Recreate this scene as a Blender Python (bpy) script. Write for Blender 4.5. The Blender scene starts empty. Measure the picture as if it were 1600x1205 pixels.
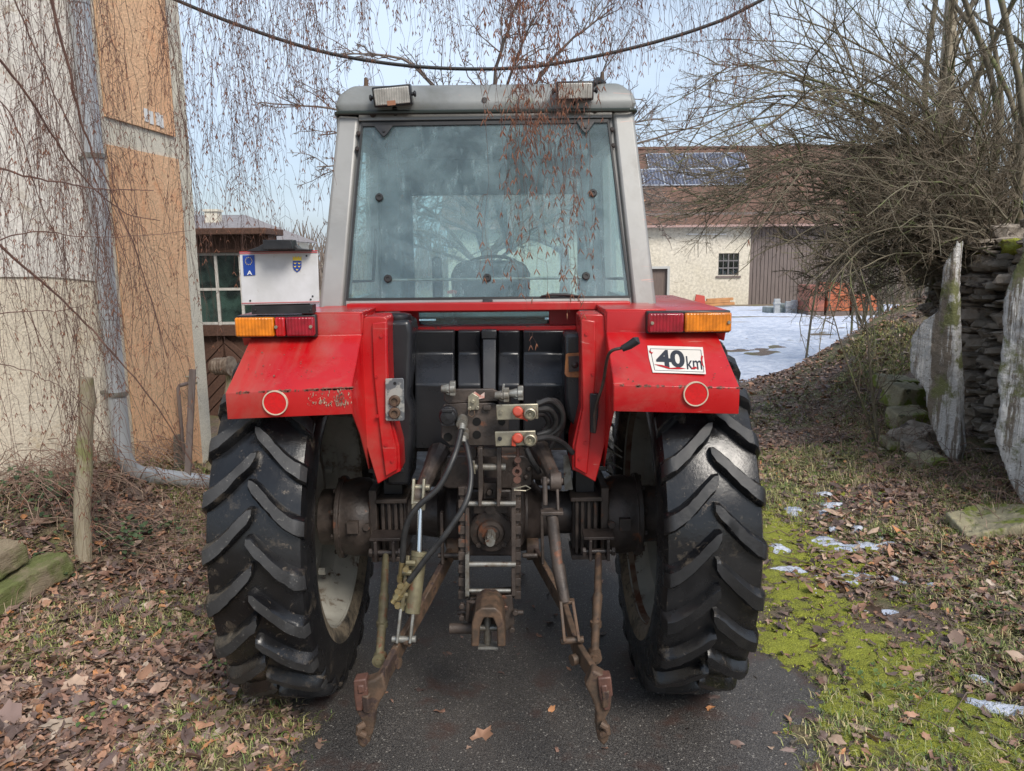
import bpy, bmesh, math, random
import numpy as np
from mathutils import Vector, Matrix, Quaternion
random.seed(7); rng = np.random.default_rng(11)
C = bpy.context.scene.collection
scene = bpy.context.scene
R = math.radians

# ---------------------------------------------------------------- camera
PITCH, ROLL, H, F = R(9.5), R(0.6), 1.82, 1200.0
CP, SP = math.cos(PITCH), math.sin(PITCH)
cam_d = bpy.data.cameras.new('camera'); cam = bpy.data.objects.new('camera', cam_d); C.objects.link(cam)
cam_d.sensor_width = 36; cam_d.lens = 27.0; cam_d.clip_end = 3000; cam_d.clip_start = 0.02
cam.matrix_world = (Matrix.Translation((0, 0, H)) @ Matrix.Rotation(R(90) - PITCH, 4, 'X') @ Matrix.Rotation(-ROLL, 4, 'Z'))
scene.camera = cam
scene.render.resolution_x = 1024; scene.render.resolution_y = 771

# ---------------------------------------------------------------- sky, sun, exposure
world = bpy.data.worlds.new('World'); scene.world = world; world.use_nodes = True
wn = world.node_tree.nodes; wl = world.node_tree.links
wn.clear()
wo = wn.new('ShaderNodeOutputWorld'); bg = wn.new('ShaderNodeBackground')
sky = wn.new('ShaderNodeTexSky'); sky.sky_type = 'NISHITA'; sky.sun_disc = False
SUN_EL, SUN_AZ = R(44), R(149)       # high thin cloud, sun behind the photographer's right shoulder
sky.sun_elevation = SUN_EL; sky.sun_rotation = SUN_AZ
sky.air_density = 1.0; sky.dust_density = 2.0
tc = wn.new('ShaderNodeTexCoord')
mp = wn.new('ShaderNodeMapping'); mp.inputs['Scale'].default_value = (1.0, 1.0, 2.4)
nz = wn.new('ShaderNodeTexNoise'); nz.inputs['Scale'].default_value = 1.7; nz.inputs['Detail'].default_value = 5; nz.inputs['Roughness'].default_value = .5
rp = wn.new('ShaderNodeValToRGB'); rp.color_ramp.elements[0].position = .34; rp.color_ramp.elements[0].color = (.12, .12, .12, 1)
rp.color_ramp.elements[1].position = .66; rp.color_ramp.elements[1].color = (.92, .92, .92, 1)
mx = wn.new('ShaderNodeMix'); mx.data_type = 'RGBA'
mx.inputs[7].default_value = (6.6, 7.9, 9.6, 1)      # thin bright cloud layer
wl.new(tc.outputs['Generated'], mp.inputs[0]); wl.new(mp.outputs[0], nz.inputs['Vector']); wl.new(nz.outputs['Fac'], rp.inputs[0])
wl.new(rp.outputs[0], mx.inputs[0]); wl.new(sky.outputs[0], mx.inputs[6]); wl.new(mx.outputs[2], bg.inputs[0])
bg.inputs[1].default_value = 0.052
wl.new(bg.outputs[0], wo.inputs[0])
sd = bpy.data.lights.new('sun', 'SUN'); sd.energy = 1.5; sd.angle = R(24); sd.color = (1, .93, .84)
so = bpy.data.objects.new('sun', sd); C.objects.link(so)
# direction towards the sun: rotation 0 = +Y, growing clockwise seen from above
sdir = Vector((math.sin(SUN_AZ) * math.cos(SUN_EL), math.cos(SUN_AZ) * math.cos(SUN_EL), math.sin(SUN_EL)))
so.rotation_euler = sdir.to_track_quat('Z', 'Y').to_euler(); so.location = sdir * 30
scene.view_settings.view_transform = 'Standard'; scene.view_settings.look = 'None'
scene.view_settings.exposure = 1.25; scene.view_settings.gamma = 1
scene.render.engine = 'CYCLES'
scene.cycles.transparent_max_bounces = 16; scene.cycles.max_bounces = 8

# ---------------------------------------------------------------- picture <-> place
def ray(px, py):
    u = (px - 800) / F; v = (py - 602.5) / F
    u2 = u * math.cos(ROLL) - v * math.sin(ROLL); v2 = v * math.cos(ROLL) + u * math.sin(ROLL)
    return Vector((u2, CP - v2 * SP, -(SP + v2 * CP)))
def at(px, py, Y):
    r = ray(px, py); t = Y / r.y
    return Vector((r.x * t, Y, H + r.z * t))
def onplane(px, py, p0, n):
    r = ray(px, py); o = Vector((0, 0, H)); n = Vector(n)
    t = (Vector(p0) - o).dot(n) / r.dot(n)
    return o + r * t

# ---------------------------------------------------------------- noise and terrain
_perm = rng.random((256, 256))
def vnoise(x, y):
    x = np.asarray(x, float); y = np.asarray(y, float)
    xi = np.floor(x).astype(int); yi = np.floor(y).astype(int); fx = x - xi; fy = y - yi
    fx = fx * fx * (3 - 2 * fx); fy = fy * fy * (3 - 2 * fy)
    g = lambda a, b: _perm[a & 255, b & 255]
    return (g(xi, yi) * (1 - fx) + g(xi + 1, yi) * fx) * (1 - fy) + (g(xi, yi + 1) * (1 - fx) + g(xi + 1, yi + 1) * fx) * fy
def fbm(x, y, o=4):
    s = 0; a = .5; t = 0
    for i in range(o):
        s = s + a * vnoise(x * 2 ** i + 17.3 * i, y * 2 ** i + 5.1 * i); t += a; a *= .5
    return s / t
def sst(t):
    t = np.clip(t, 0, 1); return t * t * (3 - 2 * t)
def hgt(x, y):
    x = np.asarray(x, float); y = np.asarray(y, float)
    A = np.clip((y - 5.3) * .36, 0, 1.25) * (1 - sst((y - 9.6) / 2.0))
    b = A * sst((x - 2.9) / 2.4)
    b = b + .12 * sst((x - 1.6) / 2.5) * (1 - sst((y - 6) / 4))
    l = .36 * sst((-x - 2.05 - .25 * sst((4.4 - y) / .8)) / .75) * sst((y - 3.3) / 1.0) * (1 - sst((y - 5.2) / 1.5))
    l = l + .10 * sst((-x - 1.2) / 1.6) * (1 - sst((y - 8) / 2))
    far = -1.35 * sst((y - 10) / 60) * 1.0
    lane = 1 - sst((np.abs(x - .05) - .7) / .8)
    n = (fbm(x * 1.3 + 9, y * 1.3, 4) - .5) * .10 * (1 - .85 * lane)
    n = n + (fbm(x * 9, y * 9 + 3, 2) - .5) * .022 * (1 - .9 * lane)
    n = n * (1 - .6 * sst((y - 12) / 10))
    return b + l + far + n
def hz(x, y): return float(hgt(x, y))
def ground(px, py, lift=0):
    r = ray(px, py); t = .5
    o = Vector((0, 0, H))
    for i in range(6000):
        p = o + r * t
        if p.z <= hz(p.x, p.y): break
        t += .01 if t < 15 else .05
    return Vector((p.x, p.y, hz(p.x, p.y) + lift))

# ---------------------------------------------------------------- objects
ORG = {}
def origin(parent): return ORG.get(parent.name, Vector((0, 0, 0))) if parent else Vector((0, 0, 0))
def tag(o, label=None, cat=None, group=None, kind=None, category=None):
    cat = cat or category
    if label: o['label'] = label
    if cat: o['category'] = cat
    if group: o['group'] = group
    if kind: o['kind'] = kind
    return o
def thing(name, label, cat, loc, group=None):
    o = bpy.data.objects.new(name, None); C.objects.link(o); o.location = loc; o.empty_display_size = .1
    ORG[o.name] = Vector(loc); return tag(o, label, cat, group)
def V(*a): return Vector(a)
class MB:
    def __init__(s): s.v = []; s.f = []; s.mi = []; s.cur = 0
    def add(s, vs, fs):
        b = len(s.v); s.v += [tuple(v) for v in vs]
        for f in fs: s.f.append(tuple(b + i for i in f)); s.mi.append(s.cur)
        return s
    def box(s, c, d, rot=None):
        c = Vector(c); h = Vector(d) / 2; vs = []
        for z in (-1, 1):
            for y in (-1, 1):
                for x in (-1, 1):
                    p = Vector((x * h.x, y * h.y, z * h.z))
                    if rot: p = rot @ p
                    vs.append(c + p)
        return s.add(vs, [(0, 2, 3, 1), (4, 5, 7, 6), (0, 1, 5, 4), (2, 6, 7, 3), (0, 4, 6, 2), (1, 3, 7, 5)])
    def bb(s, a, b):   # box from two corners
        a = Vector(a); b = Vector(b); return s.box((a + b) / 2, [abs(q) for q in (b - a)])
    def bar(s, p0, p1, w, t, up=(0, 0, 1)):   # rectangular bar: w across, t along the up side
        p0 = Vector(p0); p1 = Vector(p1); d = (p1 - p0).normalized(); u = Vector(up)
        sd = d.cross(u).normalized(); u = sd.cross(d)
        m = Matrix((sd, d, u)).transposed()
        return s.box((p0 + p1) / 2, (w, (p1 - p0).length, t), m)
    def tube(s, pts, rad, n=8, cap=True):
        pts = [Vector(p) for p in pts]; k = len(pts)
        if not hasattr(rad, '__len__'): rad = [rad] * k
        vs = []; fs = []
        d = (pts[1] - pts[0]).normalized(); a = d.orthogonal().normalized()
        for i, p in enumerate(pts):
            t = (pts[min(i + 1, k - 1)] - pts[max(i - 1, 0)])
            t = t.normalized() if t.length > 1e-9 else d
            a = (a - t * a.dot(t)); a = a.normalized() if a.length > 1e-6 else t.orthogonal().normalized()
            b = t.cross(a)
            for j in range(n):
                th = 2 * math.pi * j / n
                vs.append(p + (a * math.cos(th) + b * math.sin(th)) * rad[i])
        for i in range(k - 1):
            for j in range(n):
                j2 = (j + 1) % n
                fs.append((i * n + j, i * n + j2, (i + 1) * n + j2, (i + 1) * n + j))
        if cap: fs.append(tuple(range(n))[::-1]); fs.append(tuple((k - 1) * n + j for j in range(n)))
        return s.add(vs, fs)
    def cyl(s, p0, p1, r, r1=None, n=20): return s.tube([p0, p1], [r, r if r1 is None else r1], n)
    def lathe(s, o, ax, prof, n=32, closed=False):   # prof: (along, radius)
        o = Vector(o); ax = Vector(ax).normalized(); a = ax.orthogonal().normalized(); b = ax.cross(a); vs = []; fs = []
        for (t, r) in prof:
            for j in range(n):
                th = 2 * math.pi * j / n; vs.append(o + ax * t + (a * math.cos(th) + b * math.sin(th)) * r)
        k = len(prof)
        for i in range(k if closed else k - 1):
            i2 = (i + 1) % k
            for j in range(n):
                j2 = (j + 1) % n; fs.append((i * n + j, i * n + j2, i2 * n + j2, i2 * n + j))
        if not closed:
            if prof[0][1] > 1e-5: fs.append(tuple(range(n))[::-1])
            if prof[-1][1] > 1e-5: fs.append(tuple((k - 1) * n + j for j in range(n)))
        return s.add(vs, fs)
    def prism(s, poly, ext):
        poly = [Vector(p) for p in poly]; e = Vector(ext); n = len(poly)
        nrm = Vector((0, 0, 0))
        for i in range(n): nrm += poly[i].cross(poly[(i + 1) % n])
        if nrm.dot(e) > 0: poly = poly[::-1]
        return s.add(poly + [p + e for p in poly], [tuple(range(n)), tuple(range(2 * n - 1, n - 1, -1))] + [(i, i + n, (i + 1) % n + n, (i + 1) % n) for i in range(n)])
    def quad(s, *p): return s.add(p, [tuple(range(len(p)))])
    def each(s, name, mats, parent=None, **kw):   # one object for every loose piece
        par = list(range(len(s.v)))
        def find(i):
            while par[i] != i: par[i] = par[par[i]]; i = par[i]
            return i
        for f in s.f:
            for q in f[1:]: par[find(q)] = find(f[0])
        grp = {}
        for f in s.f: grp.setdefault(find(f[0]), []).append(f)
        for fs in grp.values():
            m_ = MB(); ids = sorted({i for f in fs for i in f}); mp_ = {i: k for k, i in enumerate(ids)}
            m_.add([s.v[i] for i in ids], [tuple(mp_[i] for i in f) for f in fs]); m_.build(name, mats, parent, **kw)
    def build(s, name, mats, parent=None, bevel=0, smooth=32, solid=0, segs=2, **kw):
        if not isinstance(mats, (list, tuple)): mats = [mats]
        o0 = origin(parent)
        me = bpy.data.meshes.new(name)
        me.from_pydata([(x - o0.x, y - o0.y, z - o0.z) for x, y, z in s.v], [], s.f)
        for m in mats: me.materials.append(m)
        me.polygons.foreach_set('material_index', s.mi)
        bm = bmesh.new(); bm.from_mesh(me); bmesh.ops.recalc_face_normals(bm, faces=bm.faces)
        bm.to_mesh(me); bm.free()
        if smooth:
            me.polygons.foreach_set('use_smooth', [True] * len(me.polygons)); me.set_sharp_from_angle(angle=R(smooth))
        o = bpy.data.objects.new(name, me); C.objects.link(o)
        if parent: o.parent = parent; ORG[o.name] = o0
        if solid:
            m = o.modifiers.new('s', 'SOLIDIFY'); m.thickness = solid; m.offset = 0
        if bevel:
            m = o.modifiers.new('b', 'BEVEL'); m.width = bevel; m.segments = segs; m.limit_method = 'ANGLE'; m.angle_limit = R(35)
        return tag(o, **kw) if kw else o
def npmesh(name, verts, faces, mat, parent=None, col=None, smooth=False, **kw):   # faces: equal-sized polygons, numpy
    me = bpy.data.meshes.new(name); verts = np.asarray(verts, np.float32)
    if parent: verts = verts - np.array(origin(parent), np.float32)
    faces = np.asarray(faces, np.int32); nf, k = faces.shape
    me.vertices.add(len(verts)); me.vertices.foreach_set('co', verts.ravel())
    me.loops.add(nf * k); me.loops.foreach_set('vertex_index', faces.ravel())
    me.polygons.add(nf); me.polygons.foreach_set('loop_start', np.arange(0, nf * k, k, dtype=np.int32))
    me.update(calc_edges=True)
    if smooth: me.polygons.foreach_set('use_smooth', np.ones(nf, bool))
    if col is not None:
        at_ = me.color_attributes.new('col', 'FLOAT_COLOR', 'POINT')
        c4 = np.ones((len(verts), 4), np.float32); c4[:, :3] = col; at_.data.foreach_set('color', c4.ravel())
    me.materials.append(mat); me.validate()
    o = bpy.data.objects.new(name, me); C.objects.link(o)
    if parent: o.parent = parent; ORG[o.name] = origin(parent)
    return tag(o, **kw) if kw else o
class TW:   # many thin tubes at once
    def __init__(s, n=3): s.n = n; s.v = []; s.f = []; s.c = 0
    def add(s, pts, r):
        pts = np.asarray(pts, float); k = len(pts); n = s.n
        r = np.broadcast_to(np.asarray(r, float), (k,))
        t = np.empty_like(pts); t[1:-1] = pts[2:] - pts[:-2]; t[0] = pts[1] - pts[0]; t[-1] = pts[-1] - pts[-2]
        t /= np.linalg.norm(t, axis=1)[:, None] + 1e-9
        ref = np.array([.31, .22, .92]) if abs(t[0, 2]) < .75 else np.array([.93, .35, .1])
        a = np.cross(t, ref); a /= np.linalg.norm(a, axis=1)[:, None] + 1e-9; b = np.cross(t, a)
        th = np.arange(n) * 2 * np.pi / n
        ring = pts[:, None, :] + r[:, None, None] * (a[:, None, :] * np.cos(th)[None, :, None] + b[:, None, :] * np.sin(th)[None, :, None])
        s.v.append(ring.reshape(-1, 3))
        i = np.arange(k - 1)[:, None] * n; j = np.arange(n)[None, :]; j2 = (j + 1) % n
        s.f.append((np.stack([i + j, i + j2, i + n + j2, i + n + j], -1).reshape(-1, 4)) + s.c); s.c += k * n
    def build(s, name, mat, parent=None, **kw):
        return npmesh(name, np.concatenate(s.v), np.concatenate(s.f), mat, parent, smooth=True, **kw)

# ---------------------------------------------------------------- materials
def nodes(name):
    m = bpy.data.materials.new(name); m.use_nodes = True; nt = m.node_tree
    b = nt.nodes['Principled BSDF']; t = nt.nodes.new('ShaderNodeTexCoord')
    return m, nt, b, t
def noise(nt, t, scale, detail=5, rough=.55, coord='Object', stretch=None, dist=0):
    n = nt.nodes.new('ShaderNodeTexNoise'); n.inputs['Scale'].default_value = scale; n.inputs['Detail'].default_value = detail
    n.inputs['Roughness'].default_value = rough; n.inputs['Distortion'].default_value = dist
    src = t.outputs[coord]
    if stretch:
        mpn = nt.nodes.new('ShaderNodeMapping'); mpn.inputs['Scale'].default_value = stretch; nt.links.new(src, mpn.inputs[0]); src = mpn.outputs[0]
    nt.links.new(src, n.inputs['Vector']); return n.outputs['Fac']
def ramp(nt, fac, a, b, ca=(0, 0, 0), cb=(1, 1, 1)):
    r = nt.nodes.new('ShaderNodeValToRGB'); e = r.color_ramp.elements
    e[0].position = a; e[0].color = (*ca, 1); e[1].position = b; e[1].color = (*cb, 1)
    nt.links.new(fac, r.inputs[0]); return r.outputs[0]
def mixc(nt, fac, a, b, mode='MIX'):
    m = nt.nodes.new('ShaderNodeMix'); m.data_type = 'RGBA'; m.blend_type = mode
    for i, q in ((0, fac), (6, a), (7, b)):
        if isinstance(q, (tuple, list)): m.inputs[i].default_value = (*q, 1)
        elif isinstance(q, (int, float)): m.inputs[i].default_value = q
        else: nt.links.new(q, m.inputs[i])
    return m.outputs[2]
def bumpn(nt, b, h, strength, dist=.01):
    n = nt.nodes.new('ShaderNodeBump'); n.inputs['Strength'].default_value = strength; n.inputs['Distance'].default_value = dist
    nt.links.new(h, n.inputs['Height']); nt.links.new(n.outputs[0], b.inputs['Normal'])
def M(name, c1, c2=None, scale=6, r=.6, r2=None, metal=0, bump=0, bscale=None, bdist=.01, spots=None, spots2=None, stretch=None, coat=0, lo=.38, hi=.62):
    m, nt, b, t = nodes(name); L = nt.links
    b.inputs['Metallic'].default_value = metal; b.inputs['Roughness'].default_value = r
    if coat: b.inputs['Coat Weight'].default_value = coat; b.inputs['Coat Roughness'].default_value = .12
    col = None
    if c2:
        fac = noise(nt, t, scale, stretch=stretch); fr = ramp(nt, fac, lo, hi)
        col = mixc(nt, fr, c1, c2)
        if r2 is not None:
            mr = nt.nodes.new('ShaderNodeMapRange'); mr.inputs[3].default_value = r; mr.inputs[4].default_value = r2
            L.new(fr, mr.inputs[0]); L.new(mr.outputs[0], b.inputs['Roughness'])
    for sp in (spots, spots2):
        if sp:
            c, sc, th = sp[:3]; wd = sp[3] if len(sp) > 3 else .03
            f = ramp(nt, noise(nt, t, sc, 8, .65, stretch=sp[4] if len(sp) > 4 else None), th, th + wd); col = mixc(nt, f, col if col is not None else c1, c)
    if col is None: b.inputs['Base Color'].default_value = (*c1, 1)
    else: L.new(col, b.inputs['Base Color'])
    if bump: bumpn(nt, b, noise(nt, t, bscale or scale * 4, 6, .6, stretch=stretch), bump, bdist)
    return m

m_red = M('red_paint', (.40, .003, .006), (.47, .010, .010), 3, r=.26, r2=.46, spots=((.45, .22, .15), 26, .715, .02), spots2=((.10, .035, .02), 17, .72, .03), bump=.05, bscale=9, coat=.25)
m_reddark = M('red_paint_worn', (.38, .005, .008), (.42, .010, .012), 4, r=.4, spots=((.08, .03, .02), 14, .62, .05), bump=.05, bscale=9)
m_silver = M('silver_paint', (.29, .29, .28), (.34, .34, .33), 4, r=.42, r2=.5, metal=.25, spots=((.30, .29, .27), 9, .62, .08), bump=.04, bscale=30)
m_roofp = M('roof_paint', (.27, .28, .275), (.21, .22, .215), 6, r=.5, metal=.1, spots=((.17, .19, .15), 12, .6, .07), bump=.06, bscale=30)
m_black = M('black_plastic', (.012, .012, .014), (.02, .02, .022), 9, r=.30, r2=.5, bump=.06, bscale=60)
m_tank = M('tank_plastic', (.013, .014, .017), (.022, .023, .026), 5, r=.22, r2=.38, bump=.06, bscale=14)
m_rubber = M('seal_rubber', (.015, .015, .016), r=.55)
m_hose = M('hose_rubber', (.016, .016, .017), (.03, .03, .03), 30, r=.45, bump=.15, bscale=220, bdist=.002)
m_cast = M('cast_iron_oily', (.045, .036, .031), (.085, .065, .054), 14, r=.38, r2=.62, metal=.15, spots=((.16, .065, .035), 11, .60, .06), bump=.5, bscale=70, bdist=.004)
m_castd = M('cast_iron_dark', (.028, .022, .020), (.055, .042, .037), 14, r=.35, r2=.6, metal=.1, spots=((.10, .045, .03), 9, .63, .06), bump=.5, bscale=60, bdist=.004)
m_rust = M('rusty_steel', (.070, .050, .036), (.13, .078, .048), 24, r=.5, r2=.75, metal=.15, spots=((.05, .032, .027), 12, .54, .06), spots2=((.30, .27, .22), 33, .68, .04), bump=.5, bscale=110, bdist=.003)
m_rustred = M('red_rust', (.13, .062, .045), (.085, .045, .035), 20, r=.5, metal=.1, spots=((.30, .17, .14), 40, .63, .05), bump=.4, bscale=90, bdist=.003)
m_olive = M('worn_olive_steel', (.19, .17, .10), (.12, .10, .06), 20, r=.5, metal=.3, spots=((.16, .07, .04), 15, .56, .06), bump=.4, bscale=90, bdist=.003)
m_zinc = M('zinc_plated', (.38, .35, .26), (.26, .24, .19), 25, r=.38, metal=.6, spots=((.13, .07, .045), 22, .62, .05), bump=.2, bscale=90, bdist=.003)
m_brass = M('brass', (.50, .40, .20), (.42, .35, .2), 20, r=.35, metal=.8)
m_chrome = M('chrome', (.62, .65, .68), r=.18, metal=1)
m_steelpale = M('pale_steel', (.28, .28, .26), (.18, .16, .13), 30, r=.4, metal=.5, spots=((.12, .06, .04), 20, .6, .05), bump=.2, bscale=90, bdist=.003)
m_white = M('white_sheet', (.74, .74, .73), (.68, .68, .67), 8, r=.35)
m_letter = M('dark_lettering', (.02, .025, .035), r=.5)
m_orangecap = M('orange_cap', (.50, .065, .03), (.36, .05, .03), 30, r=.45)
m_rim = M('rim_paint', (.46, .45, .40), (.34, .33, .29), 7, r=.45, spots=((.09, .045, .025), 8, .60, .05), spots2=((.13, .085, .055), 3.5, .58, .06), bump=.15, bscale=40)
m_rimrust = M('rusty_rim_edge', (.14, .055, .03), (.26, .2, .15), 16, r=.65, bump=.4, bscale=70, bdist=.004)
m_ringw = M('cream_ring', (.62, .5, .38), (.5, .4, .3), 30, r=.5)
m_seat = M('seat_vinyl', (.03, .035, .045), (.045, .05, .06), 12, r=.55)
m_cabin = M('cabin_lining', (.22, .27, .29), (.17, .21, .225), 9, r=.8)
m_blueband = M('blue_band', (.01, .05, .28), r=.35)
m_yellow = M('yellow_print', (.75, .55, .05), r=.4)
m_redprint = M('red_print', (.5, .05, .06), r=.4)

def weather(m, dust=(.30, .12, .09), amt=.5):   # road dust film and fine scratches on painted sheet
    nt = m.node_tree; b = nt.nodes['Principled BSDF']; t = nt.nodes.new('ShaderNodeTexCoord'); src = b.inputs['Base Color'].links[0].from_socket
    f = ramp(nt, noise(nt, t, 1.7, 9, .7, dist=.8), .50, .68, (0, 0, 0), (amt,) * 3); c = mixc(nt, f, src, dust)
    g = ramp(nt, noise(nt, t, 38, 3, .5, stretch=(.12, .12, 1.6), dist=1.5), .70, .73, (0, 0, 0), (.5,) * 3); c = mixc(nt, g, c, (.55, .30, .25))
    nt.links.new(c, b.inputs['Base Color'])
weather(m_red); weather(m_silver, (.20, .19, .17), .6); weather(m_roofp, (.14, .14, .12), .6)
def glassy(name, tint, fog, foglo, foghi, drops=True, base=.18, add=.42, tr_=.55):
    m = bpy.data.materials.new(name); m.use_nodes = True; nt = m.node_tree; n = nt.nodes; L = nt.links
    n.remove(n['Principled BSDF']); out = n['Material Output']; t = n.new('ShaderNodeTexCoord')
    tr = n.new('ShaderNodeBsdfTransparent'); tr.inputs[0].default_value = (*tint, 1)
    gl = n.new('ShaderNodeBsdfGlossy'); gl.inputs['Roughness'].default_value = .03
    fr = n.new('ShaderNodeFresnel'); fr.inputs[0].default_value = 1.52
    ge = n.new('ShaderNodeNewGeometry')
    flp = n.new('ShaderNodeMix'); flp.data_type = 'FLOAT'; flp.inputs[3].default_value = .06
    L.new(ge.outputs['Backfacing'], flp.inputs[0]); L.new(fr.outputs[0], flp.inputs[2])
    m1 = n.new('ShaderNodeMixShader'); L.new(flp.outputs[0], m1.inputs[0]); L.new(tr.outputs[0], m1.inputs[1]); L.new(gl.outputs[0], m1.inputs[2])
    df = n.new('ShaderNodeBsdfDiffuse'); df.inputs[0].default_value = (*fog, 1)
    tl = n.new('ShaderNodeBsdfTranslucent'); tl.inputs[0].default_value = (*fog, 1)
    m2 = n.new('ShaderNodeMixShader'); m2.inputs[0].default_value = tr_; L.new(df.outputs[0], m2.inputs[1]); L.new(tl.outputs[0], m2.inputs[2])
    f1 = ramp(nt, noise(nt, t, 3.2, 7, .65, dist=.6), foglo, foghi, (base,) * 3, (base + add,) * 3)
    if drops:
        f2 = ramp(nt, noise(nt, t, 26, 4, .7, stretch=(1, 1, .25)), .56, .66, (0, 0, 0), (.22,) * 3)
        f3 = ramp(nt, noise(nt, t, 160, 2, .6), .50, .66, (.5,) * 3, (1, 1, 1))
        f1 = mixc(nt, 1.0, f1, f2, 'ADD'); f1 = mixc(nt, .45, f1, f3, 'MULTIPLY')
    m3 = n.new('ShaderNodeMixShader'); L.new(f1, m3.inputs[0]); L.new(m1.outputs[0], m3.inputs[1]); L.new(m2.outputs[0], m3.inputs[2])
    L.new(m3.outputs[0], out.inputs[0]); return m
m_glass = glassy('tinted_glass_with_condensation', (.88, .98, .99), (.60, .75, .78), .44, .62, base=.11, add=.24)
m_glassfog = glassy('fogged_glass', (.90, .98, .96), (.90, .97, .94), .3, .7, drops=True, base=.10, add=.22, tr_=.92)
m_glassclear = glassy('window_glass', (.6, .68, .66), (.35, .4, .38), .5, .8, drops=False, base=.03)
def lens(name, c, sc=160):
    m, nt, b, t = nodes(name); b.inputs['Base Color'].default_value = (*c, 1); b.inputs['Roughness'].default_value = .18
    b.inputs['Coat Weight'].default_value = .6
    w = nt.nodes.new('ShaderNodeTexWave'); w.inputs['Scale'].default_value = sc / 6; w.inputs['Distortion'].default_value = 0; w.bands_direction = 'X'
    nt.links.new(t.outputs['Object'], w.inputs['Vector']); bumpn(nt, b, w.outputs['Fac'], .5, .003)
    ns = noise(nt, t, 22, 3); nt.links.new(mixc(nt, ramp(nt, ns, .4, .6), tuple(q * .7 for q in c), c), b.inputs['Base Color']); return m
m_orange = lens('orange_lens', (.75, .22, .01)); m_redlens = lens('red_lens', (.30, .006, .02)); m_redlens2 = lens('reflector_red', (.55, .01, .015)); m_clear = lens('clear_lamp_lens', (.50, .49, .45), 190)
m_reflector = M('red_reflector', (.60, .008, .012), (.5, .008, .012), 90, r=.15, bump=.3, bscale=400, bdist=.001, coat=.6)

# ================================================================ SETTING: ground, road, snow, moss
def dense_axis(a, b, step, lo, hi, grow=1.25):
    core = np.arange(a, b + step / 2, step); out = list(core); s = step
    x = core[-1]
    while x < hi: s *= grow; x += s; out.append(x)
    s = step; x = core[0]; pre = []
    while x > lo: s *= grow; x -= s; pre.append(x)
    return np.array(pre[::-1] + out)
def gridmesh(name, xs, ys, zf, mat, keep=None, **kw):
    X, Y = np.meshgrid(xs, ys); Z = zf(X, Y); nx = len(xs); ny = len(ys)
    v = np.stack([X.ravel(), Y.ravel(), Z.ravel()], 1)
    i = np.arange(ny - 1)[:, None] * nx; j = np.arange(nx - 1)[None, :]
    f = np.stack([i + j, i + j + 1, i + j + 1 + nx, i + j + nx], -1).reshape(-1, 4)
    if keep is not None:
        k = keep(X, Y).ravel(); f = f[k[f].any(1)]
        used = np.unique(f); remap = -np.ones(len(v), int); remap[used] = np.arange(len(used)); v = v[used]; f = remap[f]
    return npmesh(name, v, f, mat, smooth=True, **kw)

m, nt, b, t = nodes('soil_with_rotting_litter'); m_soil = m
n1 = noise(nt, t, 1.6, 6, .6); n2 = noise(nt, t, 26, 8, .72); n3 = noise(nt, t, 110, 5, .7)
c = mixc(nt, ramp(nt, n2, .38, .62), (.11, .078, .060), (.26, .185, .145))
c = mixc(nt, ramp(nt, n3, .55, .62), c, (.40, .30, .23))
c = mixc(nt, ramp(nt, n1, .46, .60), c, mixc(nt, ramp(nt, n2, .4, .6), (.13, .135, .05), (.24, .21, .09)))
nt.links.new(c, b.inputs['Base Color']); b.inputs['Roughness'].default_value = .75; bumpn(nt, b, n3, 1, .02)
gx = dense_axis(-5, 6.4, .045, -500, 500); gy = dense_axis(1.2, 12.5, .045, -60, 900)
gridmesh('ground', gx, gy, hgt, m_soil, kind='structure')

m, nt, b, t = nodes('wet_asphalt'); m_asph = m
vo = nt.nodes.new('ShaderNodeTexVoronoi'); vo.inputs['Scale'].default_value = 105; nt.links.new(t.outputs['Object'], vo.inputs['Vector'])
cell = ramp(nt, vo.outputs['Color'], .70, .78); dst = ramp(nt, vo.outputs['Distance'], .30, .46, (1, 1, 1), (0, 0, 0))
st = mixc(nt, 1.0, cell, dst, 'MULTIPLY')
nb = noise(nt, t, 1.3, 6, .6); nf = noise(nt, t, 240, 4, .7)
base = mixc(nt, ramp(nt, nb, .4, .62), (.020, .019, .020), (.045, .040, .038))
base = mixc(nt, ramp(nt, nf, .45, .62), base, (.13, .12, .11))
base = mixc(nt, mixc(nt, 1.0, st, ramp(nt, noise(nt, t, 33, 5, .7), .44, .60, (.15,) * 3, (1, 1, 1)), 'MULTIPLY') , base, (.36, .335, .30)); base = mixc(nt, ramp(nt, noise(nt, t, 150, 7, .8), .56, .64), base, (.24, .22, .20))
nd = noise(nt, t, 4.5, 5, .6)
base = mixc(nt, ramp(nt, nd, .56, .70), base, (.075, .045, .037))
nt.links.new(base, b.inputs['Base Color'])
mr = nt.nodes.new('ShaderNodeMapRange'); mr.inputs[3].default_value = .26; mr.inputs[4].default_value = .62; nt.links.new(nb, mr.inputs[0]); nt.links.new(mr.outputs[0], b.inputs['Roughness'])
vo2 = nt.nodes.new('ShaderNodeTexVoronoi'); vo2.inputs['Scale'].default_value = 210; nt.links.new(t.outputs['Object'], vo2.inputs['Vector'])
bumpn(nt, b, vo2.outputs['Distance'], .6, .005)
def road_edge(x, y):      # positive on the road
    l = x + .80 + .10 * (y - 2) * (y < 6) + .35 * (fbm(x * 2 + 3, y * 2, 4) - .5)
    l = l + np.where(y < 6, 0, .4)
    r = 1.12 + .06 * (y - 2) - x + .55 * (fbm(x * 1.7 + 40, y * 1.7, 4) - .5)
    return np.minimum(l, r) + .34 * (fbm(x * 11 + 2, y * 11, 4) - .5)
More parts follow.
